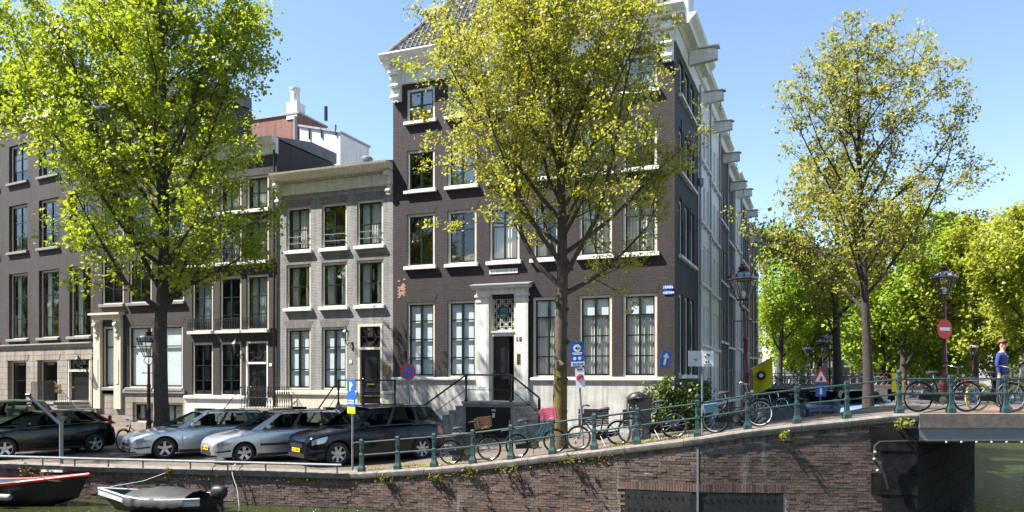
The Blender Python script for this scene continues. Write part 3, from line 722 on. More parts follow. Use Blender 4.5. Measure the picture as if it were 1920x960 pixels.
# plinth with souterrain grilles, cap moulding
grl = [(1085, 1142), (1168, 1215)]
ops = [(fx(a)-XA0, .72-zA, fx(b)-fx(a), .62) for a, b in grl]+[(xd0, .2, xd1-xd0, 2.38-zA-.2)]
mb = wall_mesh(WA, -.4, 2.36-zA, ops, .3); mb.v = [(p[0], p[1]-.05, p[2]) for p in mb.v]; mb.build('plinth', M['plinth'], hA)
for x, z, w_, h in ops[:2]:
    mb = MB(); mb.box(x, x+w_, .2, .24, z, z+h); g = mb.build('basement_window', M['lead'], hA)
    for k in range(7): m = MB(); m.box(x+.03, x+w_-.03, .08, .19, z+.04+k*.085, z+.075+k*.085); m.build('slat', M['galv'], g)
for a, b in ((0, fx(893)-XA0), (fx(996)-XA0, WA)): cornice(hA, b-a, 2.36-zA, [(.06, 0), (.09, .02), (.13, .05), (.13, .11), (.08, .14), (.05, .16)], 'white', 'plinth_cap', 0, a)
# entablature, consoles, cornice with gutter
cornice(hA, WA+.1, 14.42-zA, [(.06, 0), (.10, .03), (.10, .10), (.06, .13), (.06, .62)], 'white', 'frieze', .02, -.05)
cornice(hA, WA+.25, 15.04-zA, [(.10, 0), (.16, .06), (.22, .09), (.45, .14), (.5, .17), (.5, .24), (.6, .32), (.68, .42), (.72, .44), (.72, .50)], 'white', 'cornice', .22, -.05)
for x in (.02, WA-.42): console(hA, x, 13.75-zA, 1.3, .4, .42)
# side cornice along the street
m = MB(); poly = [(.10, 0), (.16, .06), (.22, .09), (.45, .14), (.5, .24), (.68, .42), (.72, .50), (-.05, .5), (-.05, 0)]
m.prism([(WA+a, 15.04-zA+b) for a, b in poly], .31, DA, 'y'); m.build('side_cornice', M['white'], hA, fixn=True)
m = MB(); m.box(WA-.05, WA+.06, .065, DA, 14.42-zA, 15.04-zA); m.build('side_frieze', M['white'], hA)
# side wall with windows
PS = Plane(XA1, YF, R(90))
sops = []
for a, b in ((1273, 1280), (1284, 1291), (1294.5, 1302)):
    x0, x1 = PS.x(a), PS.x(b)
    for z, h in ((2.6, 3.0), (7.0, 2.1), (10.08, 1.62), (12.88, 1.3)): sops.append((x0, z-zA, 0.95, h))
mb = wall_mesh(DA, -.4, 14.42-zA, sops, .3); sw = mb.build('side_wall', M['brickSide'], hA, loc=(WA, 0, 0)); sw.rotation_euler = (0, 0, R(90))
for x, z, w_, h in sops:
    o = window(hA, 0, 0, w_, h, 2, (.5, .5), 'white', 'sash', 'curtain' if z > 6 and x < 1 else None, 'white', None, y=.14, glass='skyglass'); o.location = (WA, x, z); o.rotation_euler = (0, 0, R(90))
for yy in (1.36, 3.4):
    for z in (3.4, 8.0, 10.9): m = MB(); m.box(WA+.01, WA+.04, yy-.03, yy+.03, z, z+.9); m.build('wall_anchor', M['iron'], hA)
m = MB(); m.cyl((WA+.09, DA-.1, .3), (WA+.09, DA-.1, 14.5), .05, n=8); m.lathe([(.05, 0), (.12, .1), (.14, .35), (.06, .36)], (WA+.12, DA-.12, 10.2), 8); m.build('drainpipe', M['lead'], hA)
m = MB(); m.prism([(XA1-XA0+.1, 14.55-zA), (WA+1.15, 14.66-zA), (WA+1.15, 15.0-zA), (WA+1.0, 15.08-zA), (WA+.1, 15.12-zA)], 2.6, 2.85, 'y'); m.box(WA+.1, WA+1.22, 2.52, 2.93, 15.125-zA, 15.17-zA); m.build('hoist_beam', M['white'], hA)
# hip roof with pantiles
zr, rz_, rin = 15.56-zA, 20.2-zA, 3.6
m = MB(); a = .35
B = [(-.1, -a, zr), (WA+.1, -a, zr), (WA+.1, DA+a, zr), (-.1, DA+a, zr)]; T = [(rin, DA*.5, rz_), (WA-rin, DA*.5, rz_)]
m.add(B+T, [(0,1,5,4), (1,2,5), (2,3,4,5), (3,0,4)]); roof = m.build('roof', M['tile'], hA)
def tile_mesh(w=.24, l=.34):
    m = MB(); xs = [0, .03, .08, .13, .17, .21, .24]; zs = [.055, .045, .0, -.012, .0, .045, .06]
    P = [[(x, y, z+.0+k) for x, z in zip(xs, zs)] for y, k in ((0, .025), (l, .0))]
    Q = [[(x, 0, z-.02+.025) for x, z in zip(xs, zs)], P[0]]
    m.grid(Q); m.grid(P); return m.mesh('tile', M['tile'], 50)
tm = tile_mesh(); v0, v1, v4 = Vector(B[0]), Vector(B[1]), Vector(T[0])
ey = (Vector((0, DA*.5+a, rz_-zr))).normalized(); exx = Vector((1, 0, 0)); nz = exx.cross(ey)
Ls = math.hypot(DA*.5+a, rz_-zr); cnt = 0; rest = MB(); base = list(tm.vertices)
slots = []
for j in range(int(Ls/.30)):
    for i in range(int((WA+.2)/.22)):
        x = -.1+i*.22; t = (j*.30+.15)/Ls
        if rin*t-.1 < x+.11 < WA-rin*t: slots.append((x, j))
slots.sort(key=lambda q: q[0]+q[1]*.05)
Rm = Matrix((exx, ey, nz)).transposed().to_4x4()
for k, (x, j) in enumerate(slots):
    p = Vector((x, -a, zr))+ey*(j*.30-.04)+nz*.03
    if k < 300: o = put('tile', tm, roof); o.matrix_local = Matrix.Translation(p) @ Rm
    else:
        Mx = Matrix.Translation(p) @ Rm; rest.add([tuple(Mx @ q.co) for q in base], [tuple(f.vertices) for f in tm.polygons])
rest.build('tile_field', M['tile'], roof)['kind'] = 'stuff'
d = v4-v0
for k in range(16):
    p, q = v0+d*(k/16), v0+d*((k+1.12)/16); m = MB(); m.cyl(p+Vector((0, 0, .06)), q+Vector((0, 0, .06)), .115, .095, n=8); m.build('ridge_tile', M['ridge'], roof, smooth=40)
dx = PF.x(1285)-XA0
m = MB(); m.box(WA-.6, WA+.25, 1.4, 2.7, zr-.1, zr+2.6); dm = m.build('dormer', M['white'], roof)
m = MB(); m.prism([(1.2, zr+2.6), (2.9, zr+2.6), (2.05, zr+3.4)], WA-.7, WA+.4, 'x'); m.build('dormer_roof', M['lead'], dm)
# doorway: pilasters, entablature, door
por = MB(); z0p, z1p = 1.62-zA, 6.12-zA
xa0, xa1, xb0, xb1 = fx(896)-XA0, fx(919)-XA0, fx(970)-XA0, fx(992)-XA0
for xa, xb in ((xa0, xa1), (xb0, xb1)):
    por = MB(); por.box(xa, xb, -.16, -.06, z0p+.3, 5.62-zA); por.box(xa-.05, xb+.05, -.21, -.06, z0p, z0p+.26); por.box(xa-.025, xb+.025, -.19, -.06, z0p+.26, z0p+.31); por.box(xa-.03, xb+.03, -.19, -.06, 5.42-zA, 5.50-zA); por.box(xa-.05, xb+.05, -.22, -.06, 5.62-zA, 5.72-zA)
    por.box(xa+.07, xb-.07, -.172, -.16, z0p+.5, 5.3-zA); por.build('pilaster', M['white'], hA)
m = MB(); m.box(xa0, xb1, -.16, -.002, 5.72-zA, 5.92-zA); m.box(xa0-.12, xb1+.12, -.36, -.002, 5.96-zA, 6.04-zA); m.box(xa0-.06, xb1+.06, -.26, -.002, 5.92-zA, 5.96-zA); m.build('entablature', M['white'], hA)
m = MB(); m.prism([(-.42, 6.04-zA), (-.42, 6.08-zA), (0, 6.16-zA), (0, 6.04-zA)], xa0-.17, xb1+.17, 'x'); m.build('door_hood', M['lead'], hA)
for s_ in (0, 1):
    m = MB(); xx = (xa1 if s_ == 0 else xb0-.10); m.box(xx+.0, xx+.10, -.10, .12, z0p, 5.72-zA); m.build('door_jamb', M['cream'], hA)
m = MB(); m.box(xa1+.101, xb0-.101, -.08, .12, 4.10-zA, 4.24-zA); m.box(xa1+.101, xb0-.101, -.14, .0, 4.24-zA, 4.29-zA); m.build('door_lintel', M['white'], hA)
transom(hA, xa1+.10, 4.30-zA, xb0-xa1-.2, 5.70-4.30, .06, 'lattice')
dd = panel_door(hA, xa1+.10, z0p, (xb0-xa1-.2)*.70, 4.10-1.62, .10, 'black', ((.06, .34), (.40, .95)), 1, True)
m = MB(); m.box(xa1+.3, xa1+.36, .085, .1, 3.0-zA, 3.12-zA); m.build('letter_slot', M['signwhite'], dd)
m = MB(); m.box(xb0-.12, xb0-.1, .12, .9, z0p, 4.1-zA); m.build('door_leaf_open', pm('brown_door', (.09, .05, .03), .5), hA)
m = MB(); m.box(xb0+.05, xb0+.19, -.185, -.172, 3.0-zA, 3.42-zA); pl = m.build('name_plate', M['brass'], hA)
for k in range(4): m = MB(); m.box(xb0+.07, xb0+.17, -.192, -.186, 3.05+k*.09-zA, 3.10+k*.09-zA); m.build('plate_line', M['black'], pl)
text(hA, '16', xb0+.13, -.176, 3.88-zA, .17, 'black', 'house_number')
m = MB(); sx0, sx1 = fx(918)-XA0, fx(971)-XA0; m.box(sx0, sx1, -.03, -.002, 6.52-zA, 6.70-zA); sg = m.build('stone_tablet', M['white'], hA)
for k in range(9):
    if k in (1, 6): continue
    m = MB(); xx = sx0+.06+k*(sx1-sx0-.1)/9; m.box(xx, xx+.05, -.034, -.03, 6.555-zA, 6.665-zA); m.build('tablet_stroke', M['plinth'], sg)
# bare brick patch
rr = random.Random(5); pz = 6.35
for k in range(14):
    for j in range(3):
        if rr.random() < (.85 if 2 < k < 11 else .45):
            x0 = fx(745)-XA0+.02+j*.105*1.0+(k % 2)*.05-.02*k*.0; m = MB(); z_ = 5.62-zA+k*.066
            m.box(x0, x0+.10, -.004, .002, z_, z_+.056); m.build('bare_brick', M['exposed'] if 'exposed' in M else M.setdefault('exposed', pm('bare_orange_brick', (.42, .23, .17), .9, var=.3)), hA)
# street name plates, arrow sign on the wall
for zc, tx in ((5.72, 'SINGEL'), (5.53, 'CENTRUM')):
    xs0, xs1 = fx(1246)-XA0, fx(1261)-XA0
    m = MB(); m.box(xs0, xs1, -.03, -.01, zc-.075, zc+.075); m.v = [(p[0], p[1], p[2]-zA) for p in m.v]; sp = m.build('street_name_plate', M['signblue'], hA); text(sp, tx, (xs0+xs1)/2, -.031, zc-.04-zA, .08 if tx == 'SINGEL' else .07, 'signwhite')
# ---------------------------------------------------------------- stairs of the corner house
YS = 26.35; PSs = Plane(0, YS); xl, xr_ = PSs.x(868), PSs.x(962); zg = .42
st = stoop('front_stairs', 'grey stone double stairs with dark basement door before the pillared doorway', xl, YS, zg, xr_-xl, YF-YS-.06, 1.62, 6, 5)
m = MB(); m.box(.12, xr_-xl-.10, -.012, .02, -.2, 1.0); m.build('basement_door', M['black'], st)
text(st, '2', (xr_-xl)*.62, -.014, .62, .16, 'signwhite', 'painted_mark'); text(st, 'OUW', (xr_-xl)*.62, -.014, .85, .07, 'signwhite', 'painted_mark')
H = 1.62-zg
def handrail(t, P, posts, mat='iron', r=.028, low=True, pr=.035):
    m = MB(); m.tube(P, r, 8); m.build('handrail', M[mat], t, smooth=40)
    if low: m = MB(); m.tube([(p[0], p[1], p[2]-.55) for p in P], .014, 6); m.build('lower_rail', M[mat], t, smooth=40)
    for x, y, zb, zt in posts:
        m = MB(); m.lathe([(pr*2, 0), (pr*2, .05), (pr*1.3, .1), (pr, .2), (pr, (zt-zb)*.6), (pr*1.5, (zt-zb)*.62), (pr*1.5, (zt-zb)-.02), (pr*1.1, zt-zb+.05), (0, zt-zb+.06)], (x, y, zb), 8, rot=R(22)); m.build('rail_post', M[mat], t)
wS = xr_-xl
handrail(st, [(-1.75, .02, .95), (.12, .02, H+.98), (wS-.1, .02, H+.98), (wS+1.0, .02, .38+.98)], [(.12, .02, H, H+.96), (wS-.1, .02, H, H+.96), (wS+1.0, .02, .36, 1.30)], 'black', .035)
# ---------------------------------------------------------------- grey-brown house
XB0 = PF.x(519.5); WB = XA0-XB0-.004; zB = .2; DB = 9
hB = thing('grey_house', 'narrow grey-brown brick house with broad cream cornice and black front door', 'house', (XB0, YF, zB))
cb = [fx(a)-XB0 for a in (537, 603, 669)]; wB = 1.27; opsB = []
for ri, (z, h) in enumerate(((7.98, 1.90), (5.50, 1.88), (2.0, 2.64))):
    for bi, x in enumerate(cb):
        if ri == 2 and bi == 2: continue
        opsB.append((x, z-zB, wB, h, ri, bi))
xdB = cb[2]+.06; wdB = 1.18
mb = shell(wall_mesh(WB, 1.93-zB, 10.4-zB, opsB+[(xdB, 1.93-zB, wdB, 4.72-1.93)]), WB, DB, -.4, 10.9-zB); mb.build('wall', M['brickB'], hB)
mb = MB(); mb.box(.3, WB-.3, .95, 1.0, 0, 10.5); mb.build('room_dark_sheet', M['dark'], hB)
for x, z, w_, h, ri, bi in opsB:
    window(hB, x, z, w_, h, 2, {0: (.52, .48), 1: (.5, .5), 2: (.30, .38, .32)}[ri], 'cream', 'sash', {0: 'curtain' if bi != 1 else None, 1: 'drapes', 2: 'blind'}[ri], 'white' if ri < 2 else None, 'brickBs', bars=(.32, .6) if ri == 0 else ())
mb = wall_mesh(WB, -.4, 1.74-zB, [(xdB, 1.0-zB, wdB, .74), (cb[0]+.1, .45-zB, 1.0, .8), (cb[1]+.1, .45-zB, 1.0, .8)], .3); mb.v = [(p[0], p[1]-.05, p[2]) for p in mb.v]; mb.build('plinth', M['cream'], hB)
for k in (0, 1): m = MB(); m.box(cb[k]+.1, cb[k]+1.1, .16, .2, .25, 1.05); m.build('basement_window', M['sash'], hB)
for a, b in ((0, xdB-.02), (xdB+wdB+.02, WB)): cornice(hB, b-a, 1.74-zB, [(.06, 0), (.12, .04), (.12, .16), (.05, .2)], 'cream', 'plinth_cap', 0, a)
m = MB()
for xx in (xdB, xdB+wdB-.10): m.box(xx, xx+.10, -.02, .16, 1.45-zB, 4.72-zB)
m.box(xdB+.10, xdB+wdB-.10, -.02, .16, 4.62-zB, 4.72-zB); m.box(xdB+.10, xdB+wdB-.10, -.03, .16, 3.66-zB, 3.76-zB); m.build('door_frame', M['cream'], hB)
transom(hB, xdB+.1, 3.76-zB, wdB-.2, .86, .08, 'rings')
d_ = panel_door(hB, xdB+.1, 1.45-zB, wdB-.2, 2.21, .10, 'black', ((.08, .28), (.38, .92)))
m = MB(); m.box(xdB+.4, xdB+.75, .05, .08, 2.2-zB, 2.25-zB); m.build('letter_flap', M['brass'], d_)
m = MB(); m.box(xdB+wdB+.12, xdB+wdB+.34, -.03, -.002, 2.62-zB, 3.02-zB); m.build('bell_plate', M['brass'], hB)
m = MB(); m.box(cb[1]+wB+.14, cb[1]+wB+.25, -.02, -.002, 3.1-zB, 3.24-zB); pl = m.build('number_plate', M['signwhite'], hB)
cornice(hB, WB, 10.4-zB, [(.05, 0), (.10, .03), (.10, .10), (.05, .13), (.05, .50)], 'cream', 'frieze')
for k in range(int(WB/.13)): m = MB(); x = .05+k*.13; m.box(x, x+.07, -.17, -.0, 10.905-zB, 10.99-zB); m.build('dentil', M['cream'], hB)
cornice(hB, WB, 10.99-zB, [(.2, 0), (.34, .04), (.38, .08), (.45, .16), (.56, .22), (.58, .30)], 'cream', 'cornice')
for x in (.04, WB-.24): console(hB, x, 10.05-zB, .93, .2, .28, 'cream')
m = MB(); m.prism([(-.5, 11.295-zB), (1.0, 11.7-zB), (DB, 11.7-zB), (DB, 11.29-zB)], 0.0, WB, 'x'); m.build('roof', M['lead'], hB, fixn=True)
m = MB(); m.cyl((fx(652)-XB0, 1.5, 11.6-zB), (fx(652)-XB0, 1.5, 12.05-zB), .16, n=10); m.lathe([(.2, 0), (.26, .03), (.26, .10), (.2, .16)], (fx(652)-XB0, 1.5, 12.0-zB), 10); m.build('flue', M['galv'], hB)
PB2 = Plane(0, 26.5); xs0, xs1 = PB2.x(632), PB2.x(742)
sb = stoop('house_steps', 'stone steps with plain iron handrail up to the grey house door', xs0, 26.5, .2, xs1-xs0, YF-26.5-.06, 1.42, 5, 0)
handrail(sb, [(-1.35, .02, .5), (.05, .02, 1.22+.98), (xs1-xs0-.05, .02, 1.22+.98)], [(.05, .02, 1.22, 2.18), (1.2, .02, 1.22, 2.18), (xs1-xs0-.05, .02, 1.22, 2.18)], 'black', .03)
wall_lantern((fx(661), YF, 3.85), 'black lantern on a scrolled bracket beside the grey house door')
# ---------------------------------------------------------------- dark house with balconets
XC0 = PF.x(348); WC = XB0-XC0-.004; zC = .15; DC = 4.5
hC = thing('dark_house', 'narrow dark brown brick house with iron balconets and white plinth', 'house', (XC0, YF, zC))
cc = [fx(a)-XC0 for a in (360, 412, 462)]; wC = 1.22; opsC = []
for ri, (z, h) in enumerate(((9.95, 1.5), (7.66, 1.84), (4.62, 2.44), (1.68, 2.42))):
    for bi, x in enumerate(cc):
        if ri == 3 and bi == 2: continue
        opsC.append((x, z-zC, wC, h, ri, bi))
opsC_d = (cc[2], 1.62-zC, 1.2, 4.1-1.62)
mb = shell(wall_mesh(WC, 1.62-zC, 12.3-zC, opsC+[opsC_d]), WC, DC, -.4, 12.9-zC); mb.build('wall', M['brickC'], hC)
mb = MB(); mb.box(.3, WC-.3, .95, 1.0, 0, 12); mb.build('room_dark_sheet', M['dark'], hC)
bal = iron_panel(wC+.1, .55, True, .13); lad = iron_panel(wC, .5, True, .13)
for x, z, w_, h, ri, bi in opsC:
    o = window(hC, x, z, w_, h, 2, {0: (.5, .5), 1: (.5, .5), 2: (.37, .35, .28), 3: (.42, .30, .28)}[ri], 'cream', 'sash', {0: 'curtain', 1: 'curtain', 2: 'curtain' if bi != 1 else None, 3: None}[ri], 'white' if ri < 3 else None, 'brickCs', fillmat='greycurtain' if ri == 2 else None)
    if ri in (1, 2): b_ = put('balcony_rail', bal, o, (-.05, -.20, .0)); mm = MB(); mm.box(-.08, w_+.08, -.24, -.14, -.13, .0); mm.build('balcony_ledge', M['white'], o)
mb = wall_mesh(WC, -.4, 1.62-zC, [(cc[2], 1.2-zC, 1.2, .42), (cc[0]+.2, .5-zC, 1.2, .6)], .3); mb.v = [(p[0], p[1]-.06, p[2]) for p in mb.v]; mb.build('plinth', M['white'], hC)
m = MB(); m.box(cc[0]+.2, cc[0]+1.4, .12, .16, .35, .95); m.build('basement_window', M['sash'], hC)
for a, b in ((0, cc[2]-.02),): cornice(hC, b-a, 1.5-zC, [(.07, 0), (.14, .05), (.14, .14), (.06, .19)], 'white', 'plinth_cap', 0, a)
m = MB()
for xx in (cc[2], cc[2]+1.12): m.box(xx, xx+.08, -.02, .18, 1.2-zC, 4.1-zC)
m.box(cc[2]+.08, cc[2]+1.12, -.02, .18, 4.02-zC, 4.1-zC); m.box(cc[2]+.08, cc[2]+1.12, -.03, .18, 3.1-zC, 3.19-zC); m.build('door_frame', M['white'], hC)
transom(hC, cc[2]+.08, 3.19-zC, 1.04, .83, .08, 'rings')
panel_door(hC, cc[2]+.08, 1.25-zC, 1.04, 1.85, .10, 'black', ((.06, .24), (.32, .62), (.7, .94)), 2)
m = MB(); m.box(cc[2]+1.26, cc[2]+1.40, -.02, -.002, 3.0-zC, 3.13-zC); m.build('number_plate', M['signwhite'], hC)
cornice(hC, WC, 12.3-zC, [(.05, 0), (.1, .04), (.1, .4), (.3, .5), (.42, .6), (.45, .68)], 'offwhite', 'cornice', .03)
m = MB(); m.prism([(-.3, 12.98-zC), (2.5, 13.5-zC), (DC, 13.5-zC), (DC, 12.98-zC)], 0, WC, 'x'); m.build('roof', M['tile'], hC, fixn=True)
m = MB(); m.cyl((WC-.08, -.09, .3), (WC-.08, -.09, 12.3), .05, n=8); m.build('drainpipe', M['black'], hC)
PC2 = Plane(0, 26.7); xc0, xc1 = PC2.x(452), PC2.x(512)
sc = stoop('house_steps', 'stone steps with ornate iron railings up to the dark house door', xc0, 26.7, .12, xc1-xc0, YF-26.7-.07, 1.22, 5, 0)
ir = iron_panel(xc1-xc0, .9, True, .14)
put('iron_panel', ir, sc, (0, .03, 1.1)); put('iron_panel', iron_panel(1.2, .9, True, .14), sc, (xc1-xc0-.03, .03, 1.1), (0, 0, R(90)))
m = MB(); m.tube([(-1.35, .03, .62), (0, .03, 2.0)], .02, 6); m.build('handrail', M['iron'], sc)
for k in range(7): m = MB(); x = -1.3+k*.2; m.cyl((x, .03, max(0, .95+x*.78)), (x, .03, .67+(x+1.3)*1.02), .009, n=4); m.build('baluster', M['iron'], sc)
wall_lantern((fx(456), YF, 3.45), 'small black wall lantern between the dark house window and door', sc=.8)
# ---------------------------------------------------------------- brown house with cream portico
XD0 = PF.x(176); WD = XC0-XD0-.004; zD = .1; DD = 4.5
hD = thing('portico_house', 'broad brown brick house with cream doorway surround and tall blinds', 'house', (XD0, YF, zD))
cdx = [fx(a)-XD0 for a in (191, 242, 301)]; wD = 1.42; opsD = []
for ri, (z, h) in enumerate(((12.6, 1.7), (9.1, 2.1), (6.05, 2.15))):
    for bi, x in enumerate(cdx): opsD.append((x+.0, z-zD, wD, h, ri, bi))
opsD += [(cdx[1]-.05, 2.02-zD, 1.5, 2.95, 3, 1), (cdx[2]-.05, 2.02-zD, 1.4, 2.95, 3, 2), (fx(193)-XD0, 2.02-zD, 1.02, 2.95, 3, 0)]
mb = shell(wall_mesh(WD, 1.96-zD, 15.6-zD, opsD), WD, DD, -.4, 16.2-zD); mb.build('wall', M['brickC'], hD)
mb = MB(); mb.box(.3, WD-.3, .95, 1.0, 0, 15); mb.build('room_dark_sheet', M['dark'], hD)
for x, z, w_, h, ri, bi in opsD:
    window(hD, x, z, w_, h, 1 if ri == 3 else 2, (.32, .68) if ri == 3 else (.36, .64), 'cream', 'sash', 'blind' if ri == 3 else ('curtain' if ri < 2 and bi == 0 else None), 'stone', 'brickCs' if not (ri == 3 and bi == 0) else None)
gops = [(fx(250)-XD0, .38-zD, 1.3, .95), (fx(304)-XD0, .38-zD, 1.3, .95)]
mb = wall_mesh(WD, -.4, 1.72-zD, gops, .32); mb.v = [(p[0], p[1]-.05, p[2]) for p in mb.v]; mb.build('plinth', M['ashlar'], hD)
for q in gops: window(hD, q[0], q[1], q[2], q[3], 2, (1.0,), 'cream', 'sash', 'curtain', None, None, y=.12)
cornice(hD, WD-1.9, 1.72-zD, [(.06, 0), (.12, .05), (.12, .19), (.06, .24)], 'stone', 'plinth_cap', 0, 1.9)
px0, px1 = fx(180)-XD0, fx(231)-XD0
for xa, xb in ((px0, px0+.44), (px1-.44, px1)):
    m = MB(); m.box(xa, xb, -.16, -.002, 1.0-zD, 5.2-zD); m.box(xa-.03, xb+.03, -.2, -.002, 5.2-zD, 5.3-zD); m.box(xa+.12, xb-.12, -.18, -.16, 2.2-zD, 3.4-zD); m.build('pilaster', M['cream'], hD); console(hD, xa+.12, 4.4-zD, .75, .18, .28, 'cream')
m = MB(); m.box(px0, px1, -.14, -.002, 5.3-zD, 5.52-zD); m.box(px0-.12, px1+.12, -.38, -.002, 5.52-zD, 5.62-zD); m.build('entablature', M['cream'], hD)
cornice(hD, WD, 15.6-zD, [(.05, 0), (.1, .04), (.1, .4), (.3, .5), (.45, .6), (.48, .7)], 'offwhite', 'cornice', .0)
m = MB(); m.prism([(-.3, 16.3-zD), (3, 16.9-zD), (DD, 16.9-zD), (DD, 16.3-zD)], 0, WD, 'x'); m.build('roof', M['tile'], hD, fixn=True)
# ---------------------------------------------------------------- left house: stone ground floor, white neck gable
AE = R(-8.0)                                           # its front bends away a little from the row
PE = Plane(XD0-.01, YF, AE); WE = -PE.x(-120)
hE = thing('gabled_house', 'brown brick house with sandstone ground floor and white carved neck gable', 'house', (XD0-.01-WE*math.cos(AE), YF-WE*math.sin(AE), .05), AE); zE = .05
def ex(px): return PE.x(px)+WE
ce = [ex(a) for a in (17, 73, 130)]; wE = ex(50)-ex(17)+.1; opsE = []
for ri, (z, h) in enumerate(((12.9, 2.0), (9.2, 2.5), (4.55, 3.5))):
    for x in ce+[ce[0]-(ce[1]-ce[0])]: opsE.append((x, z-zE, wE, h))
mb = shell(wall_mesh(WE, 4.25-zE, 16-zE, opsE), WE, 9, -.4, 16-zE); mb.build('wall', M['brickC'], hE)
mb = MB(); mb.box(.3, WE-.3, .95, 1.0, 0, 15.5); mb.build('room_dark_sheet', M['dark'], hE)
for q in opsE: window(hE, *q, 2, (.36, .34, .30), 'cream', 'sash', 'drapes' if q[1] < 9 else None, 'stone', None, y=.2)
gq = [(ex(17), .95-zE, wE, 2.45), (ex(73), .95-zE, wE, 2.45), (ex(17)-(ce[1]-ce[0]), .95-zE, wE, 2.45)]; gd = (ex(129), 1.35-zE, wE+.1, 2.05)
mb = wall_mesh(WE, -.4, 4.0-zE, gq+[gd], .32); mb.v = [(p[0], p[1]-.08, p[2]) for p in mb.v]; mb.build('stone_front', M['ashlar'], hE)
for q in gq: window(hE, *q, 1, (.42, .58), 'cream', 'black', None, 'stone', None, y=.2)
for q in gq+[gd]:
    for k in range(7):
        m = MB(); a0 = q[0]-.18+(q[2]+.36)*k/7; a1 = q[0]-.18+(q[2]+.36)*(k+1)/7-.012; zb = q[1]+q[3]+.01; lean = (k-3)*.03
        m.prism([(a0, zb), (a1, zb), (a1+lean+.01, zb+.32), (a0+lean-.01, zb+.32)], -.095, -.079, 'y'); m.build('voussoir', M['ashlar'], hE)
cornice(hE, WE, 4.0-zE, [(.09, 0), (.16, .05), (.16, .12), (.22, .18), (.22, .23), (.05, .26)], 'stone', 'string_course')
m = MB(); m.box(gd[0], gd[0]+.1, -.06, .15, gd[1], gd[1]+gd[3]); m.box(gd[0]+gd[2]-.1, gd[0]+gd[2], -.06, .15, gd[1], gd[1]+gd[3]); m.box(gd[0]+.1, gd[0]+gd[2]-.1, -.06, .15, gd[1]+1.45, gd[1]+1.55); m.build('door_frame', M['cream'], hE)
panel_door(hE, gd[0]+.1, gd[1], gd[2]-.2, 1.45, .1, 'black', ((.1, .5), (.58, .92))); transom(hE, gd[0]+.1, gd[1]+1.55, gd[2]-.2, .5, .08, 'rings')
for z in (1.75, 2.0): m = MB(); m.box(ex(106), ex(117), -.11, -.082, z-zE, z+.16-zE); m.build('brass_plate', M['brass'], hE)
gx = ex(97)
m = MB(); prof = [(-2.6, 15.9), (-2.5, 16.6), (-1.9, 16.8), (-1.5, 17.6), (-1.35, 19.0), (-1.3, 20.0), (-.9, 20.4), (-.5, 21.0), (0, 21.3), (.5, 21.0), (.9, 20.4), (1.3, 20.0), (1.35, 19.0), (1.5, 17.6), (1.9, 16.8), (2.5, 16.6), (2.6, 15.9)]
m.prism([(gx+a, b-zE) for a, b in prof], -.1, .35, 'y'); gb = m.build('neck_gable', M['white'], hE, fixn=True)
for k in range(22):
    rr2 = random.Random(k); a = rr2.uniform(-1.2, 1.2); b = rr2.uniform(16.9, 20.8)
    if abs(a) < 1.3-(max(0, b-19.8))*.7:
        m = MB(); m.lathe([(0, -.22), (.16, -.12), (.2, 0), (.14, .12), (0, .22)], (gx+a, -.12, b-zE), 8); m.build('carved_ornament', M['offwhite'], gb, smooth=60)
for k in range(6): m = MB(); m.box(gx-1.0+k*.36, gx-.85+k*.36, -.2, -.1, 17.2-zE, 19.2-zE); m.build('fluting', M['white'], gb)
m = MB(); m.prism([(0, 16-zE), (WE, 16-zE), (WE/2, 20-zE)], .4, 9, 'y'); m.build('roof', M['tile'], hE, fixn=True)
PE2 = 1.9
cs, sn = math.cos(AE), math.sin(AE)
le = ex(127)-.1; hl = lambda x, y: (hE.location.x+x*cs-y*sn, hE.location.y+x*sn+y*cs)
wE_l = ex(168)-le; q = hl(le, -1.75)
se = stoop('front_stairs', 'weathered stone stairs with iron balustrade curving down from the stone doorway', q[0], q[1], .0, wE_l, 1.64, 1.35, 0, 7, rz=AE, run=.27)
put('iron_panel', iron_panel(wE_l, .95, False, .11), se, (0, .03, 1.35))
m = MB(); m.tube([(wE_l, .03, 2.3), (wE_l+1.95, .03, 1.0), (wE_l+1.97, .03, .1)], .022, 6); m.build('handrail', M['iron'], se, smooth=40)
for k in range(12): m = MB(); x = wE_l+.1+k*.155; m.cyl((x, .03, max(.1, 1.3-(x-wE_l)*.67)), (x, .03, 2.28-(x-wE_l)*.667), .009, n=4); m.build('baluster', M['iron'], se)
for k in range(5):
    m = MB(); x = .1+k*.25; m.box(x, x+.16, -.012, .0, .12, .95); m.build('base_panel', M['plinth'], se)
wl_ = hl(ex(166), -.08); wall_lantern((wl_[0], wl_[1], 2.85), 'black lantern on a long bracket above the stone stairs', sc=1.0)
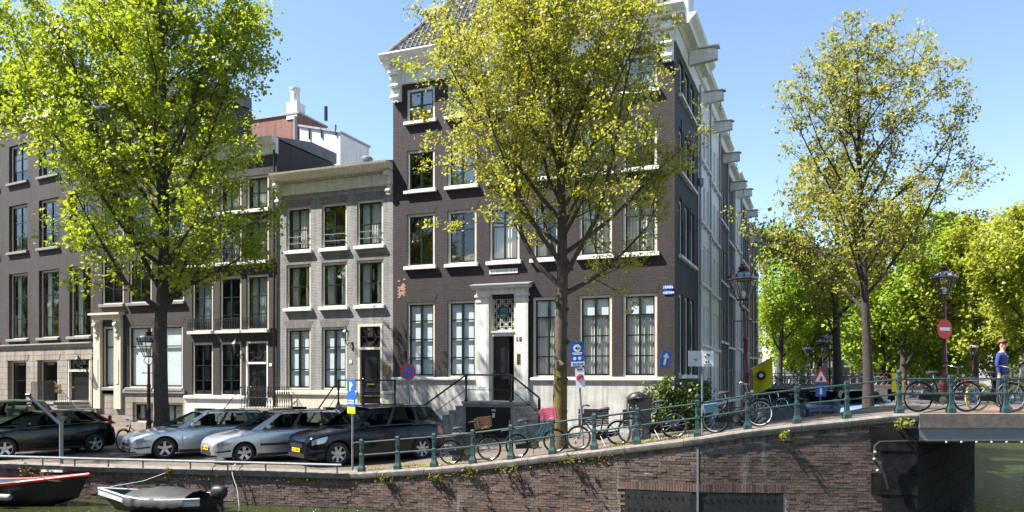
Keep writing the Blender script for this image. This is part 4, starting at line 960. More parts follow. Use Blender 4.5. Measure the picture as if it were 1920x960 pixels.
# ---------------------------------------------------------------- taller buildings behind
PR = Plane(0, 37.0)
def backblock(name, label, px0, px1, ztop, mat, zr=None, d=6, y=37.0, wins=()):
    P = Plane(0, y); x0, x1 = P.x(px0), P.x(px1); t = thing(name, label, 'building', (x0, y, .3)); W_ = x1-x0
    m = MB(); zr = ztop if zr is None else zr
    m.prism([(0, 0), (W_, 0), (W_, zr-.3), (0, ztop-.3)], 0, d, 'y'); m.build('wall', M[mat], t, fixn=True)
    m = MB(); m.prism([(-.06, ztop-.3), (W_+.06, zr-.3), (W_+.06, zr-.18), (-.06, ztop-.18)], -.08, d+.06, 'y'); m.build('roof', M['lead'], t, fixn=True)
    return t, W_
t, W_ = backblock('brick_rear_building', 'tall red brick building rising behind the dark house', 425, 560, 19.2, 'brickR', 19.2, d=3, y=41.0)
m = MB(); m.box(W_-.9, W_-.1, -.05, .8, 18.6, 19.7); m.lathe([(.3, 19.7), (.3, 20.5), (.36, 20.55), (.36, 20.65)], (W_-.5, .3, 0), 10); m.build('chimney', M['white'], t)
m = MB(); m.cyl((W_-.15, -.12, 8), (W_-.15, -.12, 18.7), .13, n=10); m.build('flue_pipe', M['galv'], t, smooth=40)
m = MB(); m.box(W_-1.3, W_-.4, -.03, -.001, 9, 16); m.build('white_render', M['white'], t)
t, W_ = backblock('white_rear_building', 'plain white rendered block behind the grey house roof', 562, 638, 16.9, 'white', 16.2, d=3, y=37.2)
for k in (.25, .55, .9): m = MB(); x = W_*k; m.box(x-.03, x+.03, -.08, -.002, 15.8, 16.4); m.build('gutter_bracket', M['iron'], t)
m = MB(); m.cyl((W_*.6, .2, 16.8), (W_*.6, .2, 17.6), .1, n=8); m.build('flue', M['iron'], t)
# ---------------------------------------------------------------- side street row (front walls in the plane X = XA1, facing +x)
def street_house(y0, y1, ztop, mat, label, frame='white', cols=3, rows=4, hoist=True, cap='white', name='street_house', winh=1.7, sash='sash'):
    W_ = y1-y0; t = thing(name, label, 'house', (XA1, y0, .4), R(90)); H = ztop-.4
    ops = []; ww = W_/cols*.58
    for r in range(rows):
        for c in range(cols): ops.append((W_/cols*(c+.5)-ww/2, .9+r*(H-1.6)/rows, ww, min(winh, (H-1.6)/rows*.72)))
    mb = shell(wall_mesh(W_, -.3, H, ops, .25), W_, 8, -.3, H); mb.build('wall', M[mat], t)
    m = MB(); m.box(.2, W_-.2, .8, .85, 0, H); m.build('room_dark_sheet', M['dark'], t)
    for q in ops: window(t, *q, 2, (.5, .5), frame, sash, 'drapes' if random.random() < .5 else None, 'white', None, y=.1, glass='skyglass')
    cornice(t, W_-.02, H, [(.05, 0), (.1, .05), (.15, .3), (.35, .4), (.42, .5)], cap, 'cornice', 0, .01)
    if hoist:
        m = MB(); m.prism([(-.85, H-.58), (-.85, H-.27), (-.75, H-.18), (0, H-.18), (0, H-.66)], W_*.5-.11, W_*.5+.11, 'x'); hb = m.build('hoist_beam', M['white'], t)
        m = MB(); m.box(W_*.5-.17, W_*.5+.17, -.92, 0, H-.178, H-.13); m.build('beam_cap', M['lead'], hb)
        m = MB(); m.tube([(W_*.5, -.7, H-.6), (W_*.5, -.7, H-.82), (W_*.5, -.63, H-.92), (W_*.5, -.7, H-.99), (W_*.5, -.77, H-.92)], .018, 5); m.build('hook', M['iron'], hb)
    m = MB(); m.cyl((W_-.06, -.07, 0), (W_-.06, -.07, H), .045, n=6); m.build('drainpipe', M['lead'], t)
    return t
ys = [YF+DA+.006]
def py(px): return YF+PS.x(px)
edges = [ys[0], py(1330), py(1348), py(1363), py(1376), py(1389), py(1402), py(1411), py(1419)]
spec = [(15.2, 'white', 'tall white rendered house next to the corner house, first hoist beam', 'white', 4, 5), (14.9, 'white', 'second white house in the side street, below a hoist beam', 'white', 4, 5),
        (14.3, 'brickRs', 'red-brown brick side street house with pale window frames', 'cream', 3, 4), (13.6, 'brickC', 'dark side street house with white attic beyond the red-brown one', 'white', 3, 4),
        (14.0, 'offwhite', 'pale grey stucco house with heavy cornice in the side street', 'white', 3, 4), (13.6, 'brickSide', 'black-painted narrow house past the pale stucco one', 'white', 3, 4),
        (12.6, 'brickR', 'bright red brick house near the far end of the side street row', 'white', 3, 4), (12.9, 'brickC', 'last dark brick house of the side street row, with chimneys', 'cream', 3, 4)]
for k, (zt, mt, lb, fr, c, r) in enumerate(spec):
    t = street_house(edges[k]+.004, edges[k+1]-.004, zt, mt, lb, fr, max(2, round((edges[k+1]-edges[k])/1.25)), r)
    if k == 7:
        for q in (1.0, 2.2): m = MB(); m.box(q, q+.5, 1, 1.6, zt-.4, zt+1.6); m.lathe([(.12, zt+1.6), (.14, zt+2.0)], (q+.25, 1.3, 0), 8); m.build('chimney', M['brickRs'], t)
# ================================================================= trees
LEAF_LIME = leafmat('lime_leaves', [(0, (.19, .27, .030)), (.45, (.32, .41, .045)), (1, (.46, .50, .075))], .52)
LEAF_ELM = leafmat('elm_leaves', [(0, (.24, .27, .04)), (.4, (.37, .39, .07)), (.8, (.48, .47, .11)), (1, (.50, .44, .14))], .52)
LEAF_ELM2 = leafmat('elm_leaves_sparse', [(0, (.19, .22, .035)), (.5, (.34, .35, .065)), (1, (.47, .43, .11))], .52)
LEAF_FAR = leafmat('far_leaves', [(0, (.16, .26, .028)), (.5, (.27, .39, .04)), (1, (.41, .48, .06))], .55)
LEAF_FAR2 = leafmat('far_leaves_yellow', [(0, (.22, .26, .03)), (.5, (.34, .38, .045)), (1, (.45, .46, .08))], .55)
LEAF_IVY = leafmat('ivy_leaves', [(0, (.030, .060, .010)), (.6, (.070, .115, .014)), (1, (.19, .23, .03))], .25)
BARK = barkmat('lime_bark', (.060, .048, .038)); BARK2 = barkmat('mossy_elm_bark', (.085, .068, .050), (.15, .105, .018)); BARK3 = barkmat('dark_bark', (.050, .040, .032))
def leaf_mesh(name, anchors, per, spread, size, mat, rng, droop=.3):
    A = np.asarray(anchors); n = len(A)*per
    C = np.repeat(A, per, 0)+rng.normal(0, 1, (n, 3))*spread*np.array([1, 1, .75])
    nrm = rng.normal(0, 1, (n, 3))+np.array(SUN)*1.1; nrm /= np.linalg.norm(nrm, axis=1)[:, None]
    t = rng.normal(0, 1, (n, 3)); t[:, 2] -= droop; t -= nrm*(t*nrm).sum(1)[:, None]; t /= np.linalg.norm(t, axis=1)[:, None]
    b = np.cross(nrm, t); s = size*rng.uniform(.45, 1.55, (n, 1))
    V = np.empty((n, 4, 3)); V[:, 0] = C-t*s*.55; V[:, 1] = C+b*s*.42-t*s*.05+nrm*s*.12; V[:, 2] = C+t*s*.6; V[:, 3] = C-b*s*.42-t*s*.05+nrm*s*.12
    me = bpy.data.meshes.new(name); me.vertices.add(n*4); me.vertices.foreach_set('co', V.reshape(-1))
    me.loops.add(n*4); me.loops.foreach_set('vertex_index', np.arange(n*4, dtype=np.int32))
    me.polygons.add(n); me.polygons.foreach_set('loop_start', np.arange(0, n*4, 4, dtype=np.int32)); me.polygons.foreach_set('loop_total', np.full(n, 4, dtype=np.int32))
    me.update(); me.validate()
    clump = np.repeat(rng.uniform(0, 1, len(A)), per); tint = np.clip(clump*.55+rng.uniform(0, 1, n)*.45, 0, 1)
    a = me.attributes.new('tint', 'FLOAT', 'POINT'); a.data.foreach_set('value', np.repeat(tint, 4).astype(np.float32))
    me.materials.append(mat); return me
def skeleton(seed, H, h0, env, r0, nl=16, lean=(0, 0), fork=None, up=.9, twig=.55, wob=.12, dens=3.0):
    """trunk to height H, limbs from h0 up that stay inside env(p) <= 1; returns limb tubes and twig-end points"""
    rng = random.Random(seed); tubes = []; tips = []
    def walk(p, d, L, r, lvl, r1=None):
        n = max(3, int(L/(.9 if lvl < 2 else .45))); seg = L/n; pts = [Vector(p)]; d = d.normalized(); rs = [r]; q = Vector(p)
        for k in range(n):
            d = (d+Vector((rng.gauss(0, 1), rng.gauss(0, 1), rng.gauss(0, 1)))*wob*(1 if lvl else .22)+Vector((0, 0, .05*up if lvl else .2))).normalized()
            q = q+d*seg
            if lvl and env(q) > 1.08+rng.uniform(-.12, .12): break
            pts.append(Vector(q)); rs.append(max(.006, r*(1-(k+1)/n*(.75 if lvl else .80))))
        if lvl: rs = [max(.005, r*(1-.9*k/max(1, len(pts)-1))) for k in range(len(pts))]
        if len(pts) > 1: tubes.append((pts, rs, 7 if lvl == 0 else (5 if lvl == 1 else 3)))
        return pts, rs
    tp, tr = walk((0, 0, 0), Vector((lean[0], lean[1], 1)), H, r0, 0)
    def interp(pts, rs, t):
        f = t*(len(pts)-1); i = min(int(f), len(pts)-2); return pts[i].lerp(pts[i+1], f-i), rs[i]+(rs[i+1]-rs[i])*(f-i), (pts[i+1]-pts[i]).normalized()
    az = rng.uniform(0, 6.28)
    for k in range(nl):
        t = h0/H+(1-h0/H)*(k/nl)**1.05*.97; p, r, dd = interp(tp, tr, t); az += 2.4+rng.uniform(-.5, .5)
        el = R(rng.uniform(22, 46)+30*(k/nl)) ; d = Vector((math.cos(az)*math.cos(el), math.sin(az)*math.cos(el), math.sin(el)))
        L1 = 12.0*(1-.55*k/nl); p1, r1 = walk(p, d, L1, min(r*.5, r0*.38), 1)
        if len(p1) < 2: continue
        l1 = sum((p1[i+1]-p1[i]).length for i in range(len(p1)-1)); nb = max(3, int(l1*dens))
        for b in range(nb):
            t2 = .18+.82*(b+rng.random())/nb; q, rr, d2 = interp(p1, r1, min(.999, t2)); a2 = Vector((rng.gauss(0, 1), rng.gauss(0, 1), rng.gauss(.25, .7))); d3 = (d2*.7+a2.normalized()*1.0).normalized()
            p2, r2 = walk(q, d3, rng.uniform(1.0, 2.6)*(1.1-.3*t2), max(.010, rr*.42), 2)
            if len(p2) < 2: continue
            l2 = sum((p2[i+1]-p2[i]).length for i in range(len(p2)-1)); nt_ = max(2, int(l2/.32))
            for c in range(nt_):
                q3, r3, d4 = interp(p2, r2, min(.999, (c+rng.random())/nt_)); d5 = (d4*.6+Vector((rng.gauss(0, 1), rng.gauss(0, 1), rng.gauss(.1, .8))).normalized()).normalized()
                e3 = q3+d5*twig*rng.uniform(.5, 1.2); tubes.append(([q3, q3.lerp(e3, .5)+Vector((0, 0, .03)), e3], [.010, .007, .004], 3)); tips += [tuple(q3.lerp(e3, .55)), tuple(e3)]
            tips.append(tuple(p2[-1]))
        tips.append(tuple(p1[-1]))
    return tubes, tips
def tree(name, label, loc, seed, H, h0, env, r0, per, spread, size, leaf, bark, nl=16, group=None, keep=1.0, burrs=False, up=.9, wob=.12, lean=(0, 0), flare=1.5, twig=.55, dens=3.0):
    t = thing(name, label, 'tree', loc, group=group); tubes, tips = skeleton(seed, H, h0, env, r0, nl, lean, up=up, wob=wob, twig=twig, dens=dens)
    m = MB()
    for k, (pts, rs, n) in enumerate(tubes):
        if k == 0: rs = [r*(1+(flare-1)*math.exp(-max(0, p.z)/.35)) for r, p in zip(rs, pts)]; pts = [Vector((pts[0].x, pts[0].y, -.25))]+pts; rs = [rs[0]*1.08]+rs; n = 12
        m.tube(pts, rs, n, cap=False)
    if burrs:
        rg = random.Random(seed)
        for k in range(60):
            z = rg.uniform(.5, 4.3); a = rg.uniform(0, 6.28); rr = r0*.80; s = rg.choice((.04, .05, .06, .07, .09, .12)); tp = tubes[0][0]; i_ = min(len(tp)-2, next((j for j in range(len(tp)-1) if tp[j+1].z > z), 0)); f_ = (z-tp[i_].z)/max(.01, tp[i_+1].z-tp[i_].z); cc_ = tp[i_].lerp(tp[i_+1], f_); rr *= 1-.06*z; c = (cc_.x+rr*math.cos(a), cc_.y+rr*math.sin(a), z); m.add([(c[0]+s*q[0]*rg.uniform(.6, 1.2), c[1]+s*q[1]*rg.uniform(.6, 1.2), c[2]+s*1.5*q[2]*rg.uniform(.6, 1.2)) for q in ((1,0,0),(0,1,0),(-1,0,0),(0,-1,0),(0,0,1),(0,0,-1),(.7,.7,.3),(-.7,.7,-.3),(.7,-.7,-.3),(-.7,-.7,.3))], [(0,6,4),(6,1,4),(1,7,4),(7,2,4),(2,9,4),(9,3,4),(3,8,4),(8,0,4),(6,0,5),(1,6,5),(7,1,5),(2,7,5),(9,2,5),(3,9,5),(8,3,5),(0,8,5)])
    m.build('trunk', bark, t, smooth=60)
    rng = np.random.default_rng(seed); A = np.array(tips)
    if keep < 1: A = A[rng.random(len(A)) < keep]
    put('crown', leaf_mesh('crown', A, per, spread, size, leaf, rng), t); return t, len(A)*per
def ell(cx, cy, cz, rx, ry, rz, low=None):
    def f(p):
        v = math.sqrt(((p.x-cx)/rx)**2+((p.y-cy)/ry)**2+((p.z-cz)/rz)**2)
        if low is not None and p.z < low: v += (low-p.z)*.8
        return v
    return f
xT, yT = at(305, 26.6)
def envL(p):
    return min(ell(-.7, -.3, 10.3, 5.2, 4.6, 6.9, 4.4)(p), ell(-3.6, -1.5, 7.2, 3.3, 3.0, 2.5, 4.2)(p))
t1, n1 = tree('lime_tree', 'large bright green lime tree with dark trunk among the parked cars', (xT, yT, .02), 11, 15.8, 4.5, envL, .26, 16, .155, .108, LEAF_LIME, BARK, 34, keep=.74, flare=1.25, wob=.13, up=.45)
x, y = at(1047, 21.4)
t2, n2 = tree('elm_tree', 'yellow-green elm with mossy burred trunk before the corner house', (x, y, gz(x, y)), 23, 12.0, 4.2, ell(-.55, -.2, 8.0, 4.25, 3.8, 5.2, 3.6), .215, 18, .115, .072, LEAF_ELM, BARK2, 32, keep=.76, burrs=True, up=.9, flare=1.35, twig=.42, dens=3.4)
x, y = at(1628, 25.0)
def envR(p):
    a = math.sqrt((p.x/2.9)**2+(p.y/2.9)**2+((p.z-7.9)/4.2)**2); b = math.sqrt(((p.x-2.0)/2.3)**2+((p.y-.6)/2.2)**2+((p.z-5.9)/2.1)**2); c = math.sqrt(((p.x+2.1)/2.3)**2+((p.y+.7)/2.2)**2+((p.z-5.8)/2.8)**2)
    return min(a, b, c)
t3, n3 = tree('slender_elm_tree', 'tall sparse elm with slim straight trunk beside the bridge', (x, y, gz(x, y)), 37, 11.2, 2.9, envR, .16, 12, .115, .080, LEAF_ELM2, BARK3, 32, keep=.62, up=.7, flare=1.2, twig=.45, dens=3.4)
x, y = at(-300, 27)
tree('lime_tree', 'lime tree on the quay edge whose branches reach over the gabled house', (x, y, .02), 51, 16.5, 5.5, ell(0, 0, 11.5, 5.8, 5.6, 6.6, 5), .30, 13, .22, .125, LEAF_LIME, BARK, 22)
print('LEAVES', n1, n2, n3)
# trees along the side canal and on the far bank
for k, (px, d, H, h0, rx, rz, cz, lf, lb, sd) in enumerate((
    (1575, 36, 11.5, 3.6, 3.6, 4.2, 7.6, LEAF_ELM2, 'sparse elm with forked dark trunk in the side street behind the slim elm', 61),
    (1462, 78, 16.5, 3.6, 4.6, 6.6, 9.6, LEAF_FAR, 'bright green tree beside the houses at the end of the side street', 62),
    (1695, 64, 15.5, 2.6, 6.2, 6.6, 8.2, LEAF_FAR, 'dense bright green tree on the far bank between the slim elm and the lamp', 63),
    (1830, 60, 14.5, 3.0, 5.6, 5.6, 8.0, LEAF_FAR2, 'yellow-green tree on the far bank right of the no-entry sign', 64),
    (1945, 52, 13.5, 3.0, 5.0, 5.2, 8.0, LEAF_FAR2, 'yellowish tree on the far bank behind the man in blue', 65),
    (1770, 84, 18.5, 3.0, 6.8, 8.0, 10, LEAF_FAR, 'tall green tree rising farther back above the far bank', 66),
    (1530, 90, 13, 3.0, 6.0, 5.5, 8, LEAF_FAR2, 'pale olive tree far beyond the distant bridge', 67),
    (1620, 78, 12, 2.5, 5.8, 5.5, 7, LEAF_FAR, 'low green tree beyond the distant bridge behind the parked blue car', 68),
    (1900, 80, 16, 2.5, 6.8, 7.0, 9, LEAF_FAR, 'broad green tree behind the yellowish far-bank tree', 69),
    (1655, 68, 9.5, 1.2, 4.2, 4.2, 5.0, LEAF_FAR, 'low spreading green tree on the far bank right of the slim elm', 70),
    (1738, 70, 9.0, 1.2, 4.4, 4.0, 4.8, LEAF_FAR, 'low green tree on the far bank left of the bridge lamp', 71),
    (1865, 72, 9.0, 1.2, 4.4, 4.0, 4.8, LEAF_FAR2, 'low yellow-green tree on the far bank between the lamp and the man', 72),
    (1505, 84, 12.0, 1.8, 4.6, 5.0, 6.4, LEAF_FAR, 'low green tree beyond the distant bridge by the small lamp', 73))):
    x, y = at(px, d); z = gz(x, y) if y < 62 else .7
    s = .085+d*.0016
    tree('bank_tree', lb, (x, y, z), sd, H, h0, ell(0, 0, cz, rx, rx, rz, h0), .15+d*.002, 11 if k else 8, .17+d*.003, s*1.25 if k > 1 else s*1.05, lf, BARK3, 13, group='trees along the side canal', up=1.1, flare=1.2)
# ivy at the corner
def bush(name, label, loc, pts, per, spread, size, leaf, cat='bush', stem=True, group=None):
    t = thing(name, label, cat, loc, group=group); rng = np.random.default_rng(len(pts)*7+int(abs(loc[0])*10))
    put('foliage', leaf_mesh('foliage', pts, per, spread, size, leaf, rng), t)
    if stem:
        m = MB(); rg = random.Random(4)
        for k in range(7):
            a = pts[int(rg.random()*len(pts))]; m.tube([(a[0]*.25, a[1]*.25, 0), (a[0]*.6, a[1]*.6, a[2]*.5), a], [.03, .02, .008], 5)
        m.build('stem', BARK3, t)
    return t
rg = random.Random(9); zc = gz(XA1, 28.0)
pts = [(rg.uniform(-.85, .15)*(1 if k % 3 else .3), rg.uniform(-.35, -.06)-rg.random()**2*.5, rg.uniform(.1, 2.1)*(1-.3*rg.random())) for k in range(190)]+[(rg.uniform(.1, .8), rg.uniform(-.4, 4.6), rg.uniform(.1, 1.7)) for k in range(430)]
bush('ivy_bush', 'dense green ivy bush growing at the house corner by the side street', (XA1-.1, YF, zc), pts, 12, .11, .085, LEAF_IVY)
# ================================================================= cars
def paint(name, col, metal=.0, rough=.3, var=.03, coat=.6, spec=.5):
    m = pm(name, col, rough, metal, var=var, scale=2, coat=coat, spec=spec); return m
def lerp_tab(tab, x): return float(np.interp(x, [a for a, b in tab], [b for a, b in tab]))
def car(name, label, body, pos, head, L=4.3, W=1.78, H=1.48, wb=2.62, fo=.88, rw=.315, hood=None, plan=None, belt=(.93, .98), gh=None, pillars=None, rim='five', plate=True, roofrails=False, group='cars parked along the quay', tail='high', trim=False, sill=.21, grille='bar', lights=True):
    """pos = ground point under the middle of the wheelbase, head = heading angle of the nose"""
    t = thing(name, label, 'car', pos, head, group); X = lambda xb: wb/2+fo-xb          # xb: metres back from the nose
    Ra = rw+.055; ax = (fo, fo+wb)
    xs = sorted(set([round(v, 3) for v in list(np.linspace(0, L, 34))+[.03, .08, .15, .24, L-.03, L-.08, L-.16]+[a+q*Ra for a in ax for q in (-1.0, -.93, -.8, -.6, -.35, 0, .35, .6, .8, .93, 1.0)]]))
    st = []
    for x in xs:
        if any(abs(x-(a-Ra)) < 2e-3 for a in ax): st += [(x-.004, 0), (x, 1)]
        elif any(abs(x-(a+Ra)) < 2e-3 for a in ax): st += [(x, 1), (x+.004, 0)]
        else: st.append((x, None))
    zc = lambda x: lerp_tab(hood, x)                         # centre-line top of the lower body
    hw = lambda x: W/2*lerp_tab(plan, x/L)
    def zb(x, f):
        b = sill+.10*max(0, 1-x/.25)**2*.0+(.06 if x < .1 or x > L-.1 else 0)
        for a in ax:
            if abs(x-a) <= Ra+1e-3 and f != 0: b = max(b, rw+math.sqrt(max(0, Ra*Ra-(x-a)**2)))
        return b
    def bulge(z): return 1-.055*abs((z-.52)/.45)**2.2
    TS = (0, .06, .16, .3, .45, .6, .74, .86, .94, 1.0)
    def sect(x, f):
        b = zb(x, f); c = zc(x); sh = c-.05-.05*(1 if c < belt[0] else .3); sh = max(sh, b+.05); w_ = hw(x)
        side = [(w_*bulge(b+(sh-b)*q), b+(sh-b)*q) for q in TS]; ws = side[-1][0]
        return side+[(ws*.965, sh+(c-sh)*.45), (ws*.85, sh+(c-sh)*.78), (ws*.5, c-.008), (0, c)]
    P = []
    for x, f in st:
        h = sect(x, f); P.append([(X(x), y, z) for y, z in h]+[(X(x), -y, z) for y, z in h[-2::-1]])
    m = MB(); m.grid(P)
    for ring, fl in ((P[0], True), (P[-1], False)):
        n_ = len(ring); c = (ring[0][0]+(.015 if fl else -.015), 0, sum(p[2] for p in ring)/n_); b0 = len(m.v); m.v += ring+[c]
        for k in range(n_-1): m.f.append((b0+k, b0+n_, b0+k+1) if fl else (b0+k, b0+k+1, b0+n_)); m.m.append(0)
        m.f.append((b0+n_-1, b0+n_, b0)); m.m.append(0)
    bd = m.build('body', body, t, smooth=42, fixn=True)
    m = MB(); m.box(X(L-.25), X(.25), -W/2+.26, W/2-.26, .18, .62); m.build('underbody', M['plastic'], t)
    def S(x, q, sd=1, off=.004):
        f = None; b = zb(x, f); c = zc(x); sh = max(c-.05-.05*(1 if c < belt[0] else .3), b+.05); z = b+(sh-b)*q
        return (X(x), sd*(hw(x)*bulge(z)+off), z)
    def patch(nm, mat, xa, xb_, qa, qb, sd=1, off=.006, n=5, par=None):
        m = MB(); m.grid([[S(xa+(xb_-xa)*i/n, qa+(qb-qa)*j/3, sd, off) for j in range(4)] for i in range(n+1)]); return m.build(nm, mat, par or t, smooth=40)
    # greenhouse
    xA, xA2, xD2, xD = gh; rz = lambda x: H-.035*((x-(xA2+xD2)/2)/((xD2-xA2)/2))**2-.005
    wbt = lambda x: hw(min(max(x, xA), xD))*.925; wrf = W/2*.70
    zbt = lambda x: float(np.interp(x, [xA, xD], belt))
    def side_pt(u, v, sd):                                     # u: 0..1 front to rear, v: 0 belt .. 1 roof
        xb0 = xA+(xD-xA)*u; xr = xA2+(xD2-xA2)*u; x = xb0+(xr-xb0)*v
        y = wbt(xb0)+(wrf-wbt(xb0))*(max(0, v)**1.25); z = zbt(xb0)+(rz(xr)-.045-zbt(xb0))*v
        return (X(x), sd*y, z)
    def gpatch(nm, mat, u0, u1, v0, v1, sd, off=0.0, n=4):
        m = MB(); Q = [[side_pt(u0+(u1-u0)*i/n, v0+(v1-v0)*j/5, sd) for j in range(6)] for i in range(n+1)]
        Q = [[(p[0], p[1]+sd*off, p[2]) for p in r_] for r_ in Q]; m.grid(Q); return m.build(nm, mat, t, smooth=40)
    for sd in (1, -1):
        us = pillars; prev = 0.0
        for k, (u0, u1) in enumerate(us):
            gpatch('pillar', body if k in (0, len(us)) else M['plastic'], prev, u0, 0, 1, sd); gpatch('side_window', M['carglass'], u0, u1, .06, .93, sd, -.004); gpatch('window_trim', M['plastic'], u0, u1, 0, .06, sd); gpatch('roof_rail_edge', body, u0, u1, .93, 1, sd); prev = u1
        gpatch('pillar', body, prev, 1.0, 0, 1, sd)
    for nm, u, bul in (('windscreen', 0, .10), ('rear_window', 1, -.07)):
        m = MB(); Q = []
        for j in range(6):
            v = j/5; a = side_pt(u, v, 1); Q.append([(a[0]+bul*(1-(2*i/8-1)**2)*(1-.5*v), a[1]*(1-2*i/8), a[2]+.045*v*(1-(2*i/8-1)**2)) for i in range(9)])
        m.grid(Q); m.build(nm, M['carglass'], t, smooth=50)
    m = MB(); Q = []
    for i in range(13):
        u = i/12; a = side_pt(u, 1, 1); bl = (.05*(1-u)**3-.035*u**3*1.0); Q.append([(a[0]+bl*(1-(2*j/10-1)**2), a[1]*(1-2*j/10), a[2]+.045*(1-(2*j/10-1)**2)) for j in range(11)])
    m.grid(Q); m.build('roof', body, t, smooth=50)
    m = MB(); m.box(X(xD-.25), X(xA+.1), -wrf+.05, wrf-.05, .45, belt[0]-.04); m.build('cabin_floor', M['plastic'], t)
    for sd in (-1, 1):
        m = MB(); c = X(xA+1.25); m.box(c-.08, c+.08, sd*.36-.22, sd*.36+.22, .6, belt[0]+.15); m.box(c-.05, c+.05, sd*.36-.11, sd*.36+.11, belt[0]+.16, belt[0]+.34); m.build('seat', M['rubber'], t)
    m = MB(); c = X(xA+2.1); m.box(c-.1, c+.1, -.6, .6, .6, belt[0]+.12); m.build('rear_seat', M['rubber'], t)
    # wheels
    for a in ax:
        for sd in (1, -1):
            m = MB(); tw = .20; m.lathe([(rw*.66, -tw/2), (rw*.9, -tw/2), (rw*.985, -tw*.38), (rw, -tw*.2), (rw, tw*.2), (rw*.985, tw*.38), (rw*.9, tw/2), (rw*.66, tw/2)], (0, 0, 0), 28, 'y'); m.f = m.f[:-2]; m.m = m.m[:-2]
            w_ = m.build('wheel', M['rubber'], t, smooth=40, loc=(X(a), sd*(W/2-.115), rw))
            m = MB(); s_ = sd*.06; rr = rw*.67
            m.tube([(rr*math.cos(q), s_*1.25, rr*math.sin(q)) for q in np.linspace(0, 2*math.pi, 29)[:-1]], .014, 5, closed=True)
            nsp = {'five': 5, 'ten': 7, 'double': 5}[rim]
            for k in range(nsp):
                q = k*2*math.pi/nsp+.3
                for dq in ((-.16, .16) if rim == 'double' else (0,)):
                    c1, c0 = q+dq, q+dq*.5; wd = .035 if rim == 'double' else .055
                    e_ = Vector((-math.sin(c1), 0, math.cos(c1))); a0 = Vector((.04*math.cos(c0), s_*.9, .04*math.sin(c0))); a1 = Vector((rr*math.cos(c1), s_*1.1, rr*math.sin(c1)))
                    vs = [a0-e_*wd*.8, a0+e_*wd*.8, a1+e_*wd*.55, a1-e_*wd*.55]; n_ = Vector((0, sd*.012, 0)); m.add([tuple(v) for v in vs]+[tuple(v+n_) for v in vs], [(0,1,2,3), (7,6,5,4), (0,4,5,1), (1,5,6,2), (2,6,7,3), (3,7,4,0)])
            m.lathe([(.055, s_*.7), (.055, s_*1.1), (.03, s_*1.25), (0, s_*1.26)], (0, 0, 0), 12, 'y'); m.build('rim', M['alloy'], w_, smooth=30)
            m = MB(); m.lathe([(0, s_*.3), (rr, s_*.3)], (0, 0, 0), 20, 'y'); m.build('brake_disc', M['plastic'], w_)
    # doors, handles, mirrors, lamps, bumpers
    for sd in (1, -1):
        for u in [0.06]+[(us[i][1]+us[i+1][0])/2 for i in range(min(2, len(us)-1))]:
            xb0 = xA+(xD-xA)*u if u > .06 else fo+Ra+.12
            patch('door_gap', M['plastic'], xb0-.005, xb0+.005, .05, 1.0, sd, .002, 1)
        for i in range(min(2, len(us)-1)):
            xb0 = xA+(xD-xA)*(us[i][1])-.17; q = S(xb0, .86, sd, .02); m = MB(); m.box(q[0]-.09, q[0]+.09, q[1]-.012, q[1]+.012, q[2]-.014, q[2]+.014); m.build('door_handle', body, t)
        q = side_pt(us[0][0]+.03, .05, sd); m = MB(); m.lathe([(0, -.10), (.06, -.08), (.075, 0), (.06, .08), (0, .10)], (q[0]-.02, q[1]+sd*.12, q[2]+.06), 10, 'y'); m.box(q[0]-.03, q[0]+.02, min(q[1], q[1]+sd*.08), max(q[1], q[1]+sd*.08), q[2]-.0, q[2]+.03); m.build('mirror', body, t, smooth=50)
        patch('headlight', M['lens'], .10, .52, .70, .97, sd, .008)
        if trim: patch('side_trim', M['plastic'], fo+Ra+.1, fo+wb-Ra-.08, .42, .52, sd, .012)
        if tail == 'high':
            gpatch('tail_light', M['redlight'], us[-1][1]+(1-us[-1][1])*.55, 1.0, -.25, .7, sd, .008)
        else: patch('tail_light', M['redlight'], L-.34, L-.04, .70, .98, sd, .008)
        patch('sill_trim', M['plastic'], fo+Ra+.02, fo+wb-Ra-.02, 0, .10, sd, .006); patch('bumper_trim', M['plastic'], .05, fo-Ra-.03, .30, .40, sd, .008)
    z0 = zc(0); m = MB(); yy = hw(0)*.62
    m.box(X(0)-.02, X(0)+.022, -yy, yy, z0-.20, z0-.09); g = m.build('grille', M['plastic'], t)
    for k in range(3): q = MB(); q.box(X(0)+.02, X(0)+.028, -yy, yy, z0-.19+k*.035, z0-.18+k*.035); q.build('grille_bar', M['chrome'], g)
    m = MB(); m.box(X(0)-.02, X(0)+.02, -hw(0)*.8, hw(0)*.8, .25, .36); m.build('air_intake', M['plastic'], t)
    if plate:
        for xx, sx in ((X(0)+.022, 1), (X(L)-.022, -1)):
            m = MB(); m.box(xx-.006, xx+.006, -.26, .26, .40, .51); pl = m.build('number_plate', M['plate'], t)
            m = MB()
            for k in range(6):
                if k not in (2,): m.box(xx+sx*.006, xx+sx*.009, -.2+k*.07, -.16+k*.07, .425, .49)
            m.build('plate_characters', M['black'], pl)
    if roofrails:
        for sd in (1, -1): a, b = side_pt(.06, 1, sd), side_pt(.94, 1, sd); m = MB(); m.tube([(a[0], a[1], a[2]), (a[0]-.1, a[1], a[2]+.06), (b[0]+.1, b[1], b[2]+.06), (b[0], b[1], b[2])], .016, 6); m.build('roof_rail', M['plastic'], t, smooth=40)
    return t
def carpos(px, py, head, wb, W, z=0.0):                       # from the ground point of the near (left) front wheel
    x, y = onground(px, py, z); f = (math.cos(head), math.sin(head)); l = (-f[1], f[0])
    return (x-f[0]*wb/2-l[0]*(W/2-.1), y-f[1]*wb/2-l[1]*(W/2-.1), z)
HD = math.atan2(-.875, -.485)
